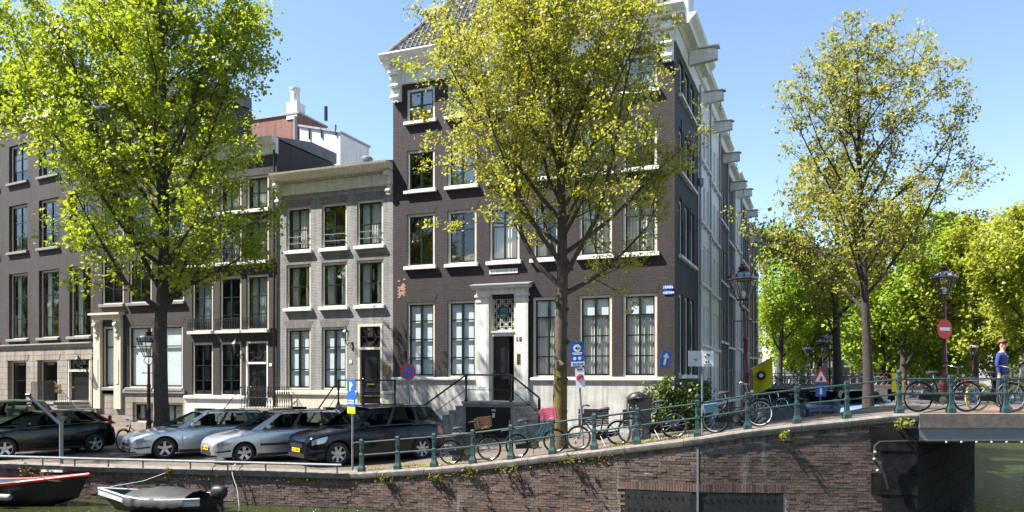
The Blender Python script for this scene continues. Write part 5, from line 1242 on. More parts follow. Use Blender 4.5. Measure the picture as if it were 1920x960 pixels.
PLAN = [(0, .70), (.02, .82), (.05, .91), (.10, .965), (.2, .99), (.4, 1), (.7, 1), (.85, .975), (.93, .93), (.98, .86), (1, .76)]
SILV = paint('silver_blue_paint', (.46, .50, .55), .55, .28); SILV2 = paint('silver_paint', (.47, .49, .51), .55, .28); BLK = paint('dark_blue_black_paint', (.004, .005, .011), .0, .15, coat=.25, spec=.3); BLK2 = paint('black_paint_car', (.0035, .0035, .005), .0, .15, coat=.25, spec=.3); OLIVE = paint('olive_paint', (.22, .23, .12), .2, .3); LBLUE = paint('light_blue_paint', (.20, .33, .52), .3, .3); DBLU = paint('dark_teal_paint', (.03, .06, .09), .2, .25)
HW = [(0, .60), (.04, .66), (.12, .72), (.35, .78), (.8, .86), (1.15, .93), (1.4, .97)]
# black SUV
car('suv', 'black sport utility car with silver seven-spoke wheels and roof rails', BLK, carpos(632, 874, HD, 2.80, 1.85), HD, 4.57, 1.85, 1.67, 2.80, .84, .345,
    [(0, .72), (.04, .80), (.12, .87), (.4, .95), (1.0, 1.03), (1.3, 1.06), (1.6, 1.05), (3.9, 1.10), (4.35, 1.08), (4.5, .98), (4.57, .80)], PLAN, (1.06, 1.12), (1.22, 1.98, 4.10, 4.48), [(.10, .36), (.40, .68), (.72, .92)], 'ten', True, True, tail='low', sill=.27)
# silver estate with orange trim line
car('estate_car', 'silver estate car with black side trim and yellow front plate', SILV2, carpos(457, 869, HD-.05, 2.62, 1.70), HD-.05, 4.45, 1.70, 1.50, 2.62, .85, .30,
    [(0, .58), (.04, .66), (.12, .73), (.4, .82), (.9, .92), (1.15, .97), (1.5, .96), (4.0, .99), (4.3, .98), (4.40, .85), (4.45, .68)], PLAN, (.96, 1.01), (1.05, 1.85, 3.95, 4.36), [(.10, .36), (.40, .66), (.70, .93)], 'double', True, True, tail='high', trim=True)
# silver-blue estate with big five-spoke wheels
car('estate_car', 'pale silver-blue estate car with large five-spoke wheels and slim headlights', SILV, carpos(308, 861, HD, 2.81, 1.82), HD, 4.70, 1.82, 1.44, 2.81, .90, .335,
    [(0, .60), (.04, .68), (.12, .74), (.4, .82), (1.0, .91), (1.3, .95), (1.7, .94), (4.2, .98), (4.5, .97), (4.63, .86), (4.70, .68)], PLAN, (.94, .99), (1.25, 2.10, 4.10, 4.58), [(.09, .37), (.41, .68), (.72, .93)], 'five', False, True, tail='high')
# black hatchback
car('hatchback', 'black three-door hatchback with red wraparound tail lights', BLK2, carpos(8, 861, HD+.20, 2.64, 1.78), HD+.20, 4.25, 1.78, 1.45, 2.64, .87, .32,
    [(0, .58), (.04, .66), (.12, .73), (.4, .82), (.9, .90), (1.2, .94), (1.5, .93), (3.7, 1.02), (4.0, 1.0), (4.17, .86), (4.25, .66)], PLAN, (.93, 1.03), (1.10, 1.98, 3.55, 4.12), [(.10, .50), (.55, .88)], 'five', False, False, tail='high')
# olive hatchback beyond, mostly hidden
x, y = at(-10, 29.5)
car('small_car', 'pale olive-green small car with roof bars half hidden behind the black hatchback', OLIVE, (x, y, .05), HD+.1, 4.1, 1.72, 1.62, 2.6, .82, .31,
    [(0, .62), (.04, .70), (.12, .78), (.4, .88), (.9, .97), (1.2, 1.0), (3.6, 1.05), (3.95, 1.02), (4.05, .9), (4.1, .7)], PLAN, (1.0, 1.06), (1.05, 1.75, 3.65, 4.0), [(.10, .45), (.50, .90)], 'five', True, False, tail='high')
# cars in the side street
sh = R(-90)
x, y = at(1606, 30.0); car('blue_car', 'light blue hatchback facing the bridge beside the slim elm trunk', LBLUE, (x+.1, y, gz(x, y)+.01), sh+R(4), 4.0, 1.70, 1.48, 2.5, .8, .30,
    [(0, .60), (.04, .68), (.12, .75), (.4, .84), (.8, .92), (1.05, .97), (3.6, 1.0), (3.9, .98), (3.96, .85), (4.0, .66)], PLAN, (.96, 1.02), (.95, 1.7, 3.5, 3.9), [(.10, .45), (.50, .88)], 'five', True, False, group='cars in the side street')
x, y = at(1527, 34.0); car('dark_teal_car', 'dark blue-grey hatchback parked beyond the light blue one', DBLU, (x+.4, y, gz(x, y)+.01), sh, 4.1, 1.72, 1.46, 2.55, .8, .30,
    [(0, .60), (.04, .68), (.12, .75), (.4, .84), (.8, .92), (1.05, .97), (3.6, 1.0), (3.9, .98), (4.03, .85), (4.1, .66)], PLAN, (.96, 1.02), (.95, 1.7, 3.5, 3.95), [(.10, .45), (.50, .88)], 'five', True, False, group='cars in the side street')
# ================================================================= bicycles
def bike(name, label, rear, front, frame='black', crate=None, stepthru=True, tyre='rubber', bag=False, seat='rubber', chain=True, rackbox=None, group='parked bicycles', yellow=False, rim='chrome', child=False, lean=.06):
    """rear / front: ground points (x, y, z) under the two wheels"""
    a, b = Vector(rear), Vector(front); L = (b-a).length; k = min(1.15, max(.9, L/1.08)); t = thing(name, label, 'bicycle', tuple(a)); d = (b-a).normalized()
    t.rotation_euler = Matrix((d, Vector((0, 0, 1)).cross(d).normalized(), d.cross(Vector((0, 0, 1)).cross(d).normalized()))).transposed().to_euler(); t['group'] = group
    t.rotation_euler.rotate_axis('X', lean)
    rw = .335*k; wb = L; fm = M[frame]
    for i, x in enumerate((0, wb)):
        m = MB(); m.tube([((rw-.018)*math.cos(q), 0, (rw-.018)*math.sin(q)) for q in np.linspace(0, 2*math.pi, 33)[:-1]], .020, 6, closed=True); w_ = m.build('wheel', M['yellow' if yellow else tyre], t, smooth=50, loc=(x, 0, rw))
        m = MB(); m.tube([((rw-.045)*math.cos(q), 0, (rw-.045)*math.sin(q)) for q in np.linspace(0, 2*math.pi, 29)[:-1]], .010, 4, closed=True); m.build('rim', M[rim], w_, smooth=50)
        m = MB()
        for s in range(14): q = s*2*math.pi/14; m.tube([(.02*math.cos(q+.8), .02*(-1)**s, .02*math.sin(q+.8)), ((rw-.045)*math.cos(q), 0, (rw-.045)*math.sin(q))], .0025, 3, cap=False)
        m.build('spokes', M['chrome'], w_); m = MB(); m.lathe([(.022, -.045), (.03, -.03), (.022, 0), (.03, .03), (.022, .045)], (0, 0, 0), 8, 'y'); m.build('hub', M['chrome'], w_)
        m = MB(); q0, q1 = (.15, 2.6) if i == 0 else (.55, 2.5)
        P = [[((rw+.03)*math.cos(q), yy, (rw+.03)*math.sin(q)+(-.008 if yy else 0)) for yy in (-.028, 0, .028)] for q in np.linspace(q0, q1, 14)]; m.grid(P); m.build('mudguard', fm, t, smooth=60, loc=(x, 0, rw))
    bb = (.46*wb, 0, .29); st_ = (.30*wb, 0, .80); hd0, hd1 = (.80*wb, 0, .88), (.835*wb, 0, .70); ft = (wb, 0, rw)
    m = MB(); m.tube([bb, st_], .017, 6); 
    if stepthru: m.tube([bb, (.60*wb, 0, .36), (.75*wb, 0, .60), hd1], .019, 6); m.tube([(.375*wb, 0, .55), (.58*wb, 0, .52), (.80*wb, 0, .80)], .015, 6)
    else: m.tube([bb, hd1], .019, 6); m.tube([(.315*wb, 0, .75), (.81*wb, 0, .82)], .016, 6)
    m.tube([hd0, hd1], .022, 6)
    for s in (-.05, .05): m.tube([bb, (0, s, rw)], .011, 5); m.tube([(.33*wb, 0, .70), (0, s, rw)], .009, 5)
    f = m.build('frame', fm, t, smooth=50)
    m = MB()
    for s in (-.045, .045): m.tube([hd1, (.87*wb, s, .60), ft], .012, 5)
    m.build('fork', fm, t, smooth=50)
    m = MB(); m.tube([st_, (.285*wb, 0, .90)], .013, 6); m.build('seat_post', M['chrome'], t)
    m = MB(); P = []
    for x, w_, z in ((-.14, .085, .935), (-.08, .10, .95), (0, .07, .945), (.08, .03, .935), (.13, .018, .92)): P.append([(.28*wb+x, -w_, z-.02), (.28*wb+x, -w_*.6, z+.012), (.28*wb+x, 0, z+.02), (.28*wb+x, w_*.6, z+.012), (.28*wb+x, w_, z-.02), (.28*wb+x, 0, z-.055)])
    m.grid(P, closed_v=True); m.f += [tuple(range(5, -1, -1)), tuple(24+j for j in range(6))]; m.m += [0, 0]; m.build('saddle', M[seat], t, smooth=60, fixn=True)
    m = MB(); m.tube([hd0, (.785*wb, 0, 1.02)], .012, 6); m.tube([(.63*wb, -.29, 1.06), (.74*wb, -.27, 1.08), (.80*wb, -.13, 1.05), (.80*wb, 0, 1.03), (.80*wb, .13, 1.05), (.74*wb, .27, 1.08), (.63*wb, .29, 1.06)], .012, 6); hb = m.build('handlebar', M['chrome'], t, smooth=60)
    for s in (-1, 1): m = MB(); m.tube([(.63*wb, s*.29, 1.06), (.70*wb, s*.278, 1.072)], .018, 6); m.build('grip', M['rubber'], hb)
    m = MB(); m.tube([(-.32, -.06, .74), (.22*wb, -.05, .74)], .008, 4); m.tube([(-.32, .06, .74), (.22*wb, .05, .74)], .008, 4)
    for x in (-.32, -.2, -.08, .04): m.tube([(x, -.06, .74), (x, .06, .74)], .006, 4)
    for s in (-.06, .06): m.tube([(-.12, s, .74), (0, s, rw)], .007, 4)
    m.build('rear_rack', fm, t)
    if chain: m = MB(); m.prism([(-.03, rw-.06), (.30*wb, rw-.09), (bb[0]+.02, .17), (bb[0]+.11, .22), (bb[0]+.12, .34), (bb[0]+.03, .40), (.30*wb, rw+.06), (-.03, rw+.05)], -.075, -.045, 'y'); m.build('chain_case', M['black'], t)
    m = MB(); m.lathe([(0, -.09), (.09, -.088), (.09, -.08), (0, -.078)], bb, 14, 'y'); cr = m.build('crank', M['chrome'], t)
    for s, ang in ((-1, -.6), (1, 2.54)): m = MB(); e = (bb[0]+.17*math.cos(ang), s*.1, bb[2]+.17*math.sin(ang)); m.tube([(bb[0], s*.09, bb[2]), e], .011, 5); m.box(e[0]-.045, e[0]+.045, e[1]-.05 if s < 0 else e[1], e[1] if s < 0 else e[1]+.05, e[2]-.012, e[2]+.012); m.build('pedal', M['rubber'], cr)
    m = MB(); m.lathe([(0, .0), (.03, .01), (.035, .05), (.02, .08)], (.86*wb, 0, .86), 8, 'x'); m.build('headlight', M['chrome'], t)
    m = MB(); m.box(-.345, -.325, -.03, .03, .70, .76); m.build('tail_reflector', M['redlight'], t)
    m = MB(); m.tube([bb, (bb[0]-.1, .16, .02)], .010, 5); m.build('kickstand', M['galv'], t)
    if crate:
        m = MB(); c = (.93*wb, 0, .86); w_, h_ = .21, .24
        for z in np.linspace(0, h_, 5): m.box(c[0]-.17, c[0]+.17, -w_, -w_+.012, c[2]+z, c[2]+z+.03); m.box(c[0]-.17, c[0]+.17, w_-.012, w_, c[2]+z, c[2]+z+.03); m.box(c[0]-.17, c[0]-.158, -w_+.012, w_-.012, c[2]+z, c[2]+z+.03); m.box(c[0]+.158, c[0]+.17, -w_+.012, w_-.012, c[2]+z, c[2]+z+.03)
        m.box(c[0]-.165, c[0]+.165, -w_+.012, w_-.012, c[2], c[2]+.012)
        for sx in (-.165, .165):
            for sy in (-w_+.006, w_-.006): m.box(c[0]+sx-.02, c[0]+sx+.02, sy-.008, sy+.008, c[2], c[2]+h_+.03)
        m.build('crate', M[crate], t)
    if child: m = MB(); P = [[(.5*wb-.33+x, s, z) for s in (-.13, 0, .13)] for x, z in ((-.24, .98), (-.27, .84), (-.22, .74), (-.05, .72))]; m.grid(P); m.build('child_seat', M['plastic'], t, smooth=60)
    if bag:
        rg = random.Random(2); m = MB(); P = []
        for i in range(7):
            v = i/6*math.pi; P.append([(.76*wb+.26*math.sin(v)*math.cos(q)*(1+.25*rg.uniform(-1, 1)), .26*math.sin(v)*math.sin(q)*(1+.2*rg.uniform(-1, 1)), 1.08+.14*math.cos(v)+.03*rg.uniform(-1, 1)) for q in np.linspace(0, 6.2832, 11)[:-1]])
        m.grid(P, closed_v=True); m.build('plastic_bag', M['plastic'], t, smooth=80)
    if rackbox: m = MB(); m.box(-.24, .08, -.15, .15, .52, .72); m.build('pannier', M[rackbox], t)
    return t
M['teal'] = paint('teal_frame', (.006, .10, .095), .1, .3); M['pinkframe'] = paint('dusty_pink_frame', (.22, .09, .11), .1, .35); M['pinkcrate'] = pm('pink_crate', (.55, .11, .19), .5); M['wood'] = pm('crate_wood', (.11, .055, .025), .7, var=.4, scale=12); M['bluebag'] = pm('light_blue_bag', (.06, .13, .19), .7); M['greyframe'] = paint('grey_frame', (.12, .13, .13), .3, .3); M['redframe'] = paint('red_frame', (.3, .02, .02), .1, .3); M['whiteframe'] = paint('white_frame', (.6, .6, .58), .0, .35)
def gp(px, py):                                   # ground point seen at a pixel on the sloping quay
    d = 18.0
    for _ in range(30):
        x, y = at(px, d); z = gz(x, y)+.006 if px < 1690 else 1.69; d2 = (CH-z)*F/max(8, py-HY); d = .6*d+.4*min(30, max(16, d2))
    x, y = at(px, d); return (x, y, gz(x, y)+.004 if px < 1690 else 1.69)
def gd(px, d):
    x, y = at(px, d); return (x, y, gz(x, y)+.004 if px < 1690 else 1.694)
bike('bicycle', 'black bicycle with dark wooden front crate by the low end of the railing', gd(848, 20.35), gd(920, 20.15), 'black', 'wood')
bike('bicycle', 'teal bicycle with pink front crate and child seat beside the mossy elm', gd(973, 19.75), gd(1044, 19.6), 'teal', 'pinkcrate', child=True)
bike('bicycle', 'black bicycle with pale wheel rims right of the mossy elm trunk', gd(1163, 19.15), gd(1088, 19.3), 'black')
bike('bicycle', 'black bicycle with a black plastic bag over its handlebars', gd(1267, 18.75), gd(1186, 18.95), 'black', bag=True)
bike('bicycle', 'black bicycle with light blue pannier before the maroon lamp post', gd(1345, 18.5), gd(1428, 18.4), 'black', rackbox='bluebag', rim='whiteframe')
bike('bicycle', 'black bicycle parked at the start of the bridge beside the no-entry sign', gd(1721, 18.3), gd(1812, 18.35), 'black')
bike('bicycle', 'bicycle with yellow tyres on the bridge in front of the man', gd(1832, 18.75), gd(1908, 18.9), 'greyframe', yellow=True, stepthru=False)
bike('bicycle', 'grey bicycle with curved handlebars at the railing below the man', gd(1985, 18.3), gd(1898, 18.25), 'greyframe')
bike('bicycle', 'dusty pink bicycle standing between the black hatchback and the silver-blue estate', (*at(300, 28.2), .02), (*at(233, 26.2), .01), 'pinkframe', group='parked bicycles')
bike('bicycle', 'dark bicycle leaning against the lamp post behind the pink bicycle', (*at(318, 29.0), .03), (*at(284, 28.2), .03), 'black')
# ================================================================= street lamps
def street_lamp(label, loc, h=4.05, tilt=0.0, group='maroon street lamps', glow=False, sc=1.0, name='street_lamp'):
    t = thing(name, label, 'street lamp', loc, group=group); t.scale = (sc,)*3
    m = MB(); m.lathe([(.24, -.05), (.24, .10), (.20, .12), (.20, .22), (.16, .26), (.14, .55), (.16, .58), (.16, .63), (.10, .72), (.085, .85)], (0,0,0), 8, rot=R(22)); m.build('base', M['maroon'], t)
    hp = h-1.02
    m = MB(); m.lathe([(.085, .85), (.10, .90), (.075, .95), (.068, 1.3), (.085, 1.33), (.085, 1.38), (.062, 1.42), (.055, hp*.72), (.075, hp*.73), (.075, hp*.75), (.05, hp*.77), (.042, hp-.05), (.06, hp-.03), (.06, hp)], (0,0,0), 12); m.build('post', M['maroon'], t, smooth=40)
    m = MB(); m.tube([(-.26, 0, hp-.30), (.26, 0, hp-.30)], .014, 6)
    for s in (-1, 1): m.lathe([(0, -.035), (.035, 0), (0, .035)], (s*.27, 0, hp-.30), 8)
    m.build('ladder_bar', M['maroon'], t)
    m = MB()
    for k in range(4):
        a = R(45)+k*R(90); c, s = math.cos(a), math.sin(a); m.tube([(0, 0, hp-.04), (.10*c, .10*s, hp+.04), (.16*c, .16*s, hp+.14), (.11*c, .11*s, hp+.22), (.13*c, .13*s, hp+.27)], .013, 5)
    m.build('lantern_bracket', M['maroon'], t, smooth=50)
    z0, z1 = hp+.26, hp+.78; n = 6; r0, r1 = .17, .36
    m = MB(); m.tube([(r0*math.cos(k*R(60)), r0*math.sin(k*R(60)), z0) for k in range(n)], .018, 5, closed=True); m.tube([(r1*math.cos(k*R(60)), r1*math.sin(k*R(60)), z1) for k in range(n)], .024, 5, closed=True)
    for k in range(n): c, s = math.cos(k*R(60)), math.sin(k*R(60)); m.tube([(r0*c, r0*s, z0), (r1*c, r1*s, z1)], .013, 5)
    m.build('lantern_frame', M['maroon'], t)
    for k in range(n):
        a, b = k*R(60), (k+1)*R(60); q = [(r0*.99*math.cos(a), r0*.99*math.sin(a), z0+.01), (r0*.99*math.cos(b), r0*.99*math.sin(b), z0+.01), (r1*.99*math.cos(b), r1*.99*math.sin(b), z1-.01), (r1*.99*math.cos(a), r1*.99*math.sin(a), z1-.01)]
        m = MB(); m.add(q, [(0, 1, 2, 3)]); m.build('lantern_pane', M['lampglass'], t)
    m = MB(); m.lathe([(.39, z1+.01), (.39, z1+.05), (.33, z1+.07), (.22, z1+.15), (.13, z1+.19), (.12, z1+.21)], (0,0,0), 6); m.build('lantern_roof', M['lead'], t)
    m = MB()
    for k in range(12): a = k*R(30); m.lathe([(.028, 0), (.035, .04), (0, .10)], (.375*math.cos(a), .375*math.sin(a), z1+.05), 5)
    m.build('crown_points', M['maroon'], t)['kind'] = 'stuff'
    m = MB(); m.lathe([(.12, z1+.20), (.14, z1+.23), (.09, z1+.25), (.11, z1+.29), (.12, z1+.32), (.07, z1+.36), (.05, z1+.38), (.055, z1+.41), (0, z1+.44)], (0,0,0), 10); m.build('finial', M['maroon'], t, smooth=50)
    m = MB(); m.lathe([(.03, z0), (.03, z0+.08), (.05, z0+.1), (.05, z0+.2), (0, z0+.24)], (0,0,0), 8); m.build('bulb', M['signwhite'], t, smooth=50)
    return t
x, y = at(279, 27.0); street_lamp('maroon crowned street lamp beside the lime trunk among the parked cars', (x, y, .03), 3.95)
x, y = at(1404, 20.6); l2 = street_lamp('maroon street lamp leaning slightly at the corner of the side street', (x, y, gz(x, y)), 4.05); l2.rotation_euler = (0, R(-2.2), R(10))
x, y = at(1771, 24.2); street_lamp('maroon street lamp on the bridge carrying the round no-entry sign', (x, y, 1.66), 4.15)
for px, d, lb in ((1515, 62, 'small street lamp far off on the distant bridge beside the forked tree'), (1541, 44, 'dark street lamp in the side street behind the warning triangle'), (1556, 40, 'dark street lamp in the side street left of the forked trunk'), (1824, 58, 'street lamp on the far bank between the far trees')):
    x, y = at(px, d); street_lamp(lb, (x, y, gz(x, y) if y < 62 else .75), 4.2)
# ================================================================= signs
def sign_root(name, label, loc, rz, cat='sign'): return thing(name, label, cat, loc, rz)
def disc(mb, c, r, y0, y1, n=28): mb.lathe([(0, y0), (r, y0), (r, y1), (0, y1)], c, n, 'y')
face = lambda px: YAW*1.0                                       # plates turned square to the view axis unless tilted
# no-entry plate hangs on the lamp
x, y = at(1770.5, 24.0); s = sign_root('no_entry_sign', 'round red no-entry sign with white bar on the maroon lamp post', (x, y, 1.66), YAW+R(20))
zc = zat(617, 24.0)-1.66
m = MB(); disc(m, (0, 0, zc), .30, -.02, 0); pl = m.build('plate', M['signred'], s); m = MB(); m.box(-.21, .21, -.028, -.021, zc-.05, zc+.05); m.build('white_bar', M['signwhite'], pl); m = MB(); m.box(-.03, .03, .0, .15, zc-.1, zc-.07); m.box(-.03, .03, .0, .15, zc+.07, zc+.1); m.build('clamp', M['galv'], s)
# direction and zone signs on a tilted pole
dS = 20.6; x, y = at(1094, dS); zb = gz(x, y); s = sign_root('sign_post', 'tilted pole with blue museum direction sign above a round zone sign', (x, y, zb), YAW); s.rotation_euler = (0, R(-3.5), YAW)
m = MB(); m.cyl((0, 0, -.1), (0, 0, zat(640, dS)-zb), .028, n=8); m.build('pole', M['galv'], s, smooth=40)
z0, z1 = zat(686, dS)-zb, zat(641, dS)-zb
m = MB(); m.box(-.19, .16, -.045, -.03, z0, z1); pl = m.build('direction_plate', M['signblue'], s)
m = MB(); disc(m, (-.01, 0, z1-.16), .10, -.05, -.046, 20); pw = m.build('white_roundel', M['signwhite'], pl)
m = MB(); m.prism([(-.075, z1-.16), (-.02, z1-.115), (-.02, z1-.145), (.06, z1-.145), (.06, z1-.175), (-.02, z1-.175), (-.02, z1-.205)], -.055, -.051, 'y'); m.build('arrow', M['black'], pw)
m = MB(); m.box(-.15, .12, -.05, -.046, z1-.30, z1-.275); m.box(-.13, .10, -.05, -.046, z1-.335, z1-.315); m.build('white_lines', M['signwhite'], pl)
for k in (-.09, .04): m = MB(); disc(m, (k, 0, z1-.43), .045, -.05, -.046, 12); m.build('pictogram', M['signwhite'], pl)
m = MB(); m.box(-.19, .16, -.052, -.046, z0, z0+.11); pw = m.build('name_strip', M['signwhite'], pl); text(pw, 'MUSEUM', -.015, -.052, z0+.025, .06, 'signblue')
z0, z1 = zat(727, dS)-zb, zat(689, dS)-zb
m = MB(); m.box(-.10, .14, -.045, -.03, z0, z1); pl = m.build('zone_plate', M['signwhite'], s); m = MB(); m.tube([(.02+.085*math.cos(q), -.048, (z0+z1)/2+.085*math.sin(q)) for q in np.linspace(0, 6.2832, 21)[:-1]], .014, 5, closed=True); m.build('red_ring', M['signred'], pl); text(pl, '30', .02, -.046, (z0+z1)/2-.045, .085, 'black'); text(pl, 'ZONE', .02, -.046, z1-.075, .05, 'black')
# parking pay sign on the quay
x, y = at(661, 21.2); s = sign_root('parking_sign', 'narrow blue and yellow parking sign on a grey post by the black SUV', (x, y, 0), YAW-R(48))
m = MB(); m.cyl((0, 0, -.1), (0, 0, zat(712, 21.2)), .03, n=8); m.build('pole', M['galv'], s, smooth=40)
m = MB(); m.box(-.2, .2, -.045, -.03, zat(762, 21.2), zat(711, 21.2)); pl = m.build('blue_plate', M['signblue'], s); text(pl, 'P', 0, -.046, zat(733, 21.2), .24, 'signwhite')
m = MB(); m.box(-.2, .2, -.045, -.03, zat(775, 21.2), zat(763, 21.2)); m.build('yellow_plate', M['yellow'], s)
m = MB(); m.box(-.14, .14, -.048, -.0455, zat(752, 21.2), zat(750, 21.2)); m.box(-.14, .14, -.048, -.0455, zat(757, 21.2), zat(755, 21.2)); m.build('text_lines', M['signwhite'], pl)
# no-parking sign by the stairs
x, y = at(774, 25.6); s = sign_root('no_parking_sign', 'round blue no-parking sign with red rim on a leaning pole behind the SUV', (x, y, gz(x, y)), YAW+R(20)); s.rotation_euler = (0, R(-4), YAW+R(30))
zb = gz(x, y); m = MB(); m.cyl((0, 0, -.1), (0, 0, zat(682, 25.6)-zb), .028, n=8); m.build('pole', M['galv'], s, smooth=40); zc = zat(697, 25.6)-zb
m = MB(); disc(m, (0, 0, zc), .27, -.045, -.03); pl = m.build('plate', M['signred'], s); m = MB(); disc(m, (0, 0, zc), .21, -.05, -.046); pb = m.build('blue_field', M['signblue'], pl)
m = MB(); m.box(-.035, .035, -.056, -.051, -.20, .20, M=Matrix.Translation((0, 0, zc)) @ Matrix.Rotation(R(-45), 4, 'Y')); m.build('red_bar', M['signred'], pl)
# one-way arrow board on the corner house
s = sign_root('one_way_sign', 'slanted blue one-way arrow sign fixed to the house corner above the ivy', (fx(1252), YF-.45, zat(673, 27.4)), R(35)); s.rotation_euler = (0, R(14), R(35))
m = MB(); m.box(-.19, .19, -.012, 0, -.29, .29); pl = m.build('plate', M['signblue'], s); m = MB(); m.prism([(-.04, -.22), (.04, -.22), (.04, .06), (.12, .06), (0, .23), (-.12, .06), (-.04, .06)], -.018, -.0125, 'y'); m.build('arrow', M['signwhite'], pl); m = MB(); m.tube([(0, .0, -.1), (.1, .2, -.15), (.1, .35, -.35)], .02, 6); m.build('bracket', M['iron'], s)
# twin white/grey boards on a thin pole
dB = 19.2; x, y = at(1316.5, dB); zb = gz(x, y); s = sign_root('info_board', 'thin pole with a grey sign back and a white pictogram board side by side', (x, y, zb), YAW)
m = MB(); m.cyl((0, 0, -.1), (0, 0, zat(655, dB)-zb), .025, n=8); m.build('pole', M['galv'], s, smooth=40); z0, z1 = zat(687, dB)-zb, zat(658, dB)-zb
m = MB(); m.box(-.345, -.03, -.04, -.025, z0, z1); pl = m.build('grey_board', M['signgrey'], s); m = MB(); m.box(-.22, -.14, -.044, -.041, (z0+z1)/2-.02, (z0+z1)/2); m.build('blue_mark', M['signblue'], pl)
m = MB(); m.box(-.02, .27, -.04, -.025, z0, z1); pl = m.build('white_board', M['signwhite'], s)
m = MB(); m.tube([(.12+.06*math.cos(q), -.043, z1-.13+.05*math.sin(q)) for q in np.linspace(.6, 3.9, 9)], .012, 4); m.tube([(.13, -.043, z1-.12), (.2, -.043, z1-.12)], .008, 4)
for k in (.09, .15): disc(m, (k, 0, z0+.11), .022, -.046, -.041, 10)
m.box(.02, .23, -.044, -.041, z0+.03, z0+.045); m.build('pictogram', M['black'], pl)
# warning triangle
dT = 30; x, y = at(1538, dT); zb = gz(x, y); s = sign_root('warning_sign', 'red-rimmed triangular warning sign above a small blue plate in the side street', (x, y, zb), YAW+R(8))
m = MB(); m.cyl((0, 0, 0), (0, 0, zat(700, dT)-zb), .03, n=8); m.build('pole', M['galv'], s, smooth=40); z0, z1 = zat(719, dT)-zb, zat(703, dT)-zb
z1 = z0+.62; m = MB(); m.prism([(-.36, z0), (.36, z0), (0, z1)], -.045, -.03, 'y'); pl = m.build('triangle', M['signred'], s); m = MB(); m.prism([(-.24, z0+.07), (.24, z0+.07), (0, z1-.14)], -.05, -.046, 'y'); pw = m.build('white_field', M['signwhite'], pl); m = MB(); m.box(-.07, .07, -.055, -.051, z0+.1, z0+.16); m.box(-.03, .05, -.055, -.051, z0+.16, z0+.26); m.build('pictogram', M['black'], pw)
m = MB(); m.box(-.22, .22, -.045, -.03, z0-.5, z0-.04); pl = m.build('blue_plate', M['signblue'], s); m = MB(); m.box(-.05, .05, -.05, -.046, z0-.42, z0-.15); m.build('white_mark', M['signwhite'], pl)
# yellow board on the bridge, yellow banners
x, y = at(1683, 26.5); s = sign_root('yellow_sign', 'plain yellow board hanging behind the railing ball post', (x, y, 1.5), YAW); m = MB(); m.box(-.2, .2, -.02, 0, zat(735, 26.5)-1.5, zat(700, 26.5)-1.5); m.build('plate', M['yellow'], s); m = MB(); m.cyl((0, .02, -1.0), (0, .02, zat(700, 26.5)-1.5), .02, n=6); m.build('pole', M['galv'], s)
x = XA1+.05; y = py(1402); s = thing('yellow_banner', 'yellow banner with dark round emblem on a slanted flagpole in the side street', 'banner', (x, y, 3.0), 0)
m = MB(); m.tube([(0, 0, 0), (1.7, -.2, .9)], .03, 6); m.build('flagpole', M['white'], s)
m = MB(); P = [[(.25+1.3*u+.05*math.sin(v*3), -.05-.12*u+.08*math.sin(u*5+v*2), .2+.7*u-2.0*v) for v in np.linspace(0, 1, 7)] for u in np.linspace(0, 1, 7)]; m.grid(P); fl = m.build('cloth', M['yellow'], s, smooth=60)
m = MB(); disc(m, (.85, -.24, -.35), .30, -.02, 0, 20); m.build('emblem', M['black'], fl); m = MB(); disc(m, (.85, -.27, -.35), .14, -.02, 0, 16); m.build('emblem_core', M['signwhite'], fl)
# ================================================================= hoist pole, bollards, bins, plants
x, y = at(115, 22.7); s = thing('slanted_pole', 'grey steel pole with a long slanted arm beside the black hatchback', 'pole', (x, y, 0), YAW)
m = MB(); m.cyl((0, 0, -.1), (0, 0, 1.15), .055, n=10); m.build('post', M['galv'], s, smooth=40)
m = MB(); m.cyl((0, 0, 1.12), (-.98, .05, 1.98), .048, .04, n=10); m.lathe([(.055, -.06), (.055, .06)], (-.99, .05, 1.99), 10, 'x'); m.build('arm', pm('blue_grey_steel', (.10, .13, .17), .4, .4), s, smooth=40)
m = MB(); m.tube([(-.93+.09*math.cos(q), .0, 1.72+.045*math.sin(q)) for q in np.linspace(0, 6.2832, 15)[:-1]], .006, 4, closed=True); m.build('wire_loop', M['iron'], s)
def bollard(label, loc, h=.95, r=.075):
    t = thing('bollard', label, 'bollard', loc, group='maroon kerb bollards'); m = MB(); m.lathe([(r*1.3, 0), (r*1.3, .1), (r, .14), (r*.85, h*.75), (r*1.05, h*.76), (r*1.05, h*.8), (r*.8, h*.82), (r*.85, h*.95), (0, h)], (0,0,0), 10); m.build('post', M['maroon'], t, smooth=40); return t
x, y = at(206, 30.0); bollard('maroon bollard at the foot of the weathered stone stairs', (x, y, .08), 1.0)
def bin_box(label, loc, w_, d_, h, mat, rz, hood=False):
    t = thing('utility_box', label, 'utility box', loc, rz); m = MB(); m.box(-w_/2, w_/2, -d_/2, d_/2, 0, h); m.build('cabinet', M[mat], t); m = MB(); m.box(-w_/2-.02, w_/2+.02, -d_/2-.02, d_/2+.02, h, h+.04); m.build('lid', M[mat], t)
    for k in range(9): m = MB(); m.box(-w_/2+.04+k*(w_-.08)/9, -w_/2+.06+k*(w_-.08)/9, -d_/2-.008, -d_/2, .08, h-.12); m.build('rib', M[mat], t)
    if hood: m = MB(); m.prism([(-d_/2, h+.04), (d_/2, h+.04), (d_/2, h+.32), (-d_/2-.15, h+.42)], -w_/2-.08, w_/2+.02, 'x'); m.build('hood', M[mat], t, fixn=True)
    return t
M['binGreen'] = pm('grey_green_cabinet', (.055, .075, .07), .6, var=.2); M['binGrey'] = pm('dark_grey_cabinet', (.085, .09, .095), .6, var=.2)
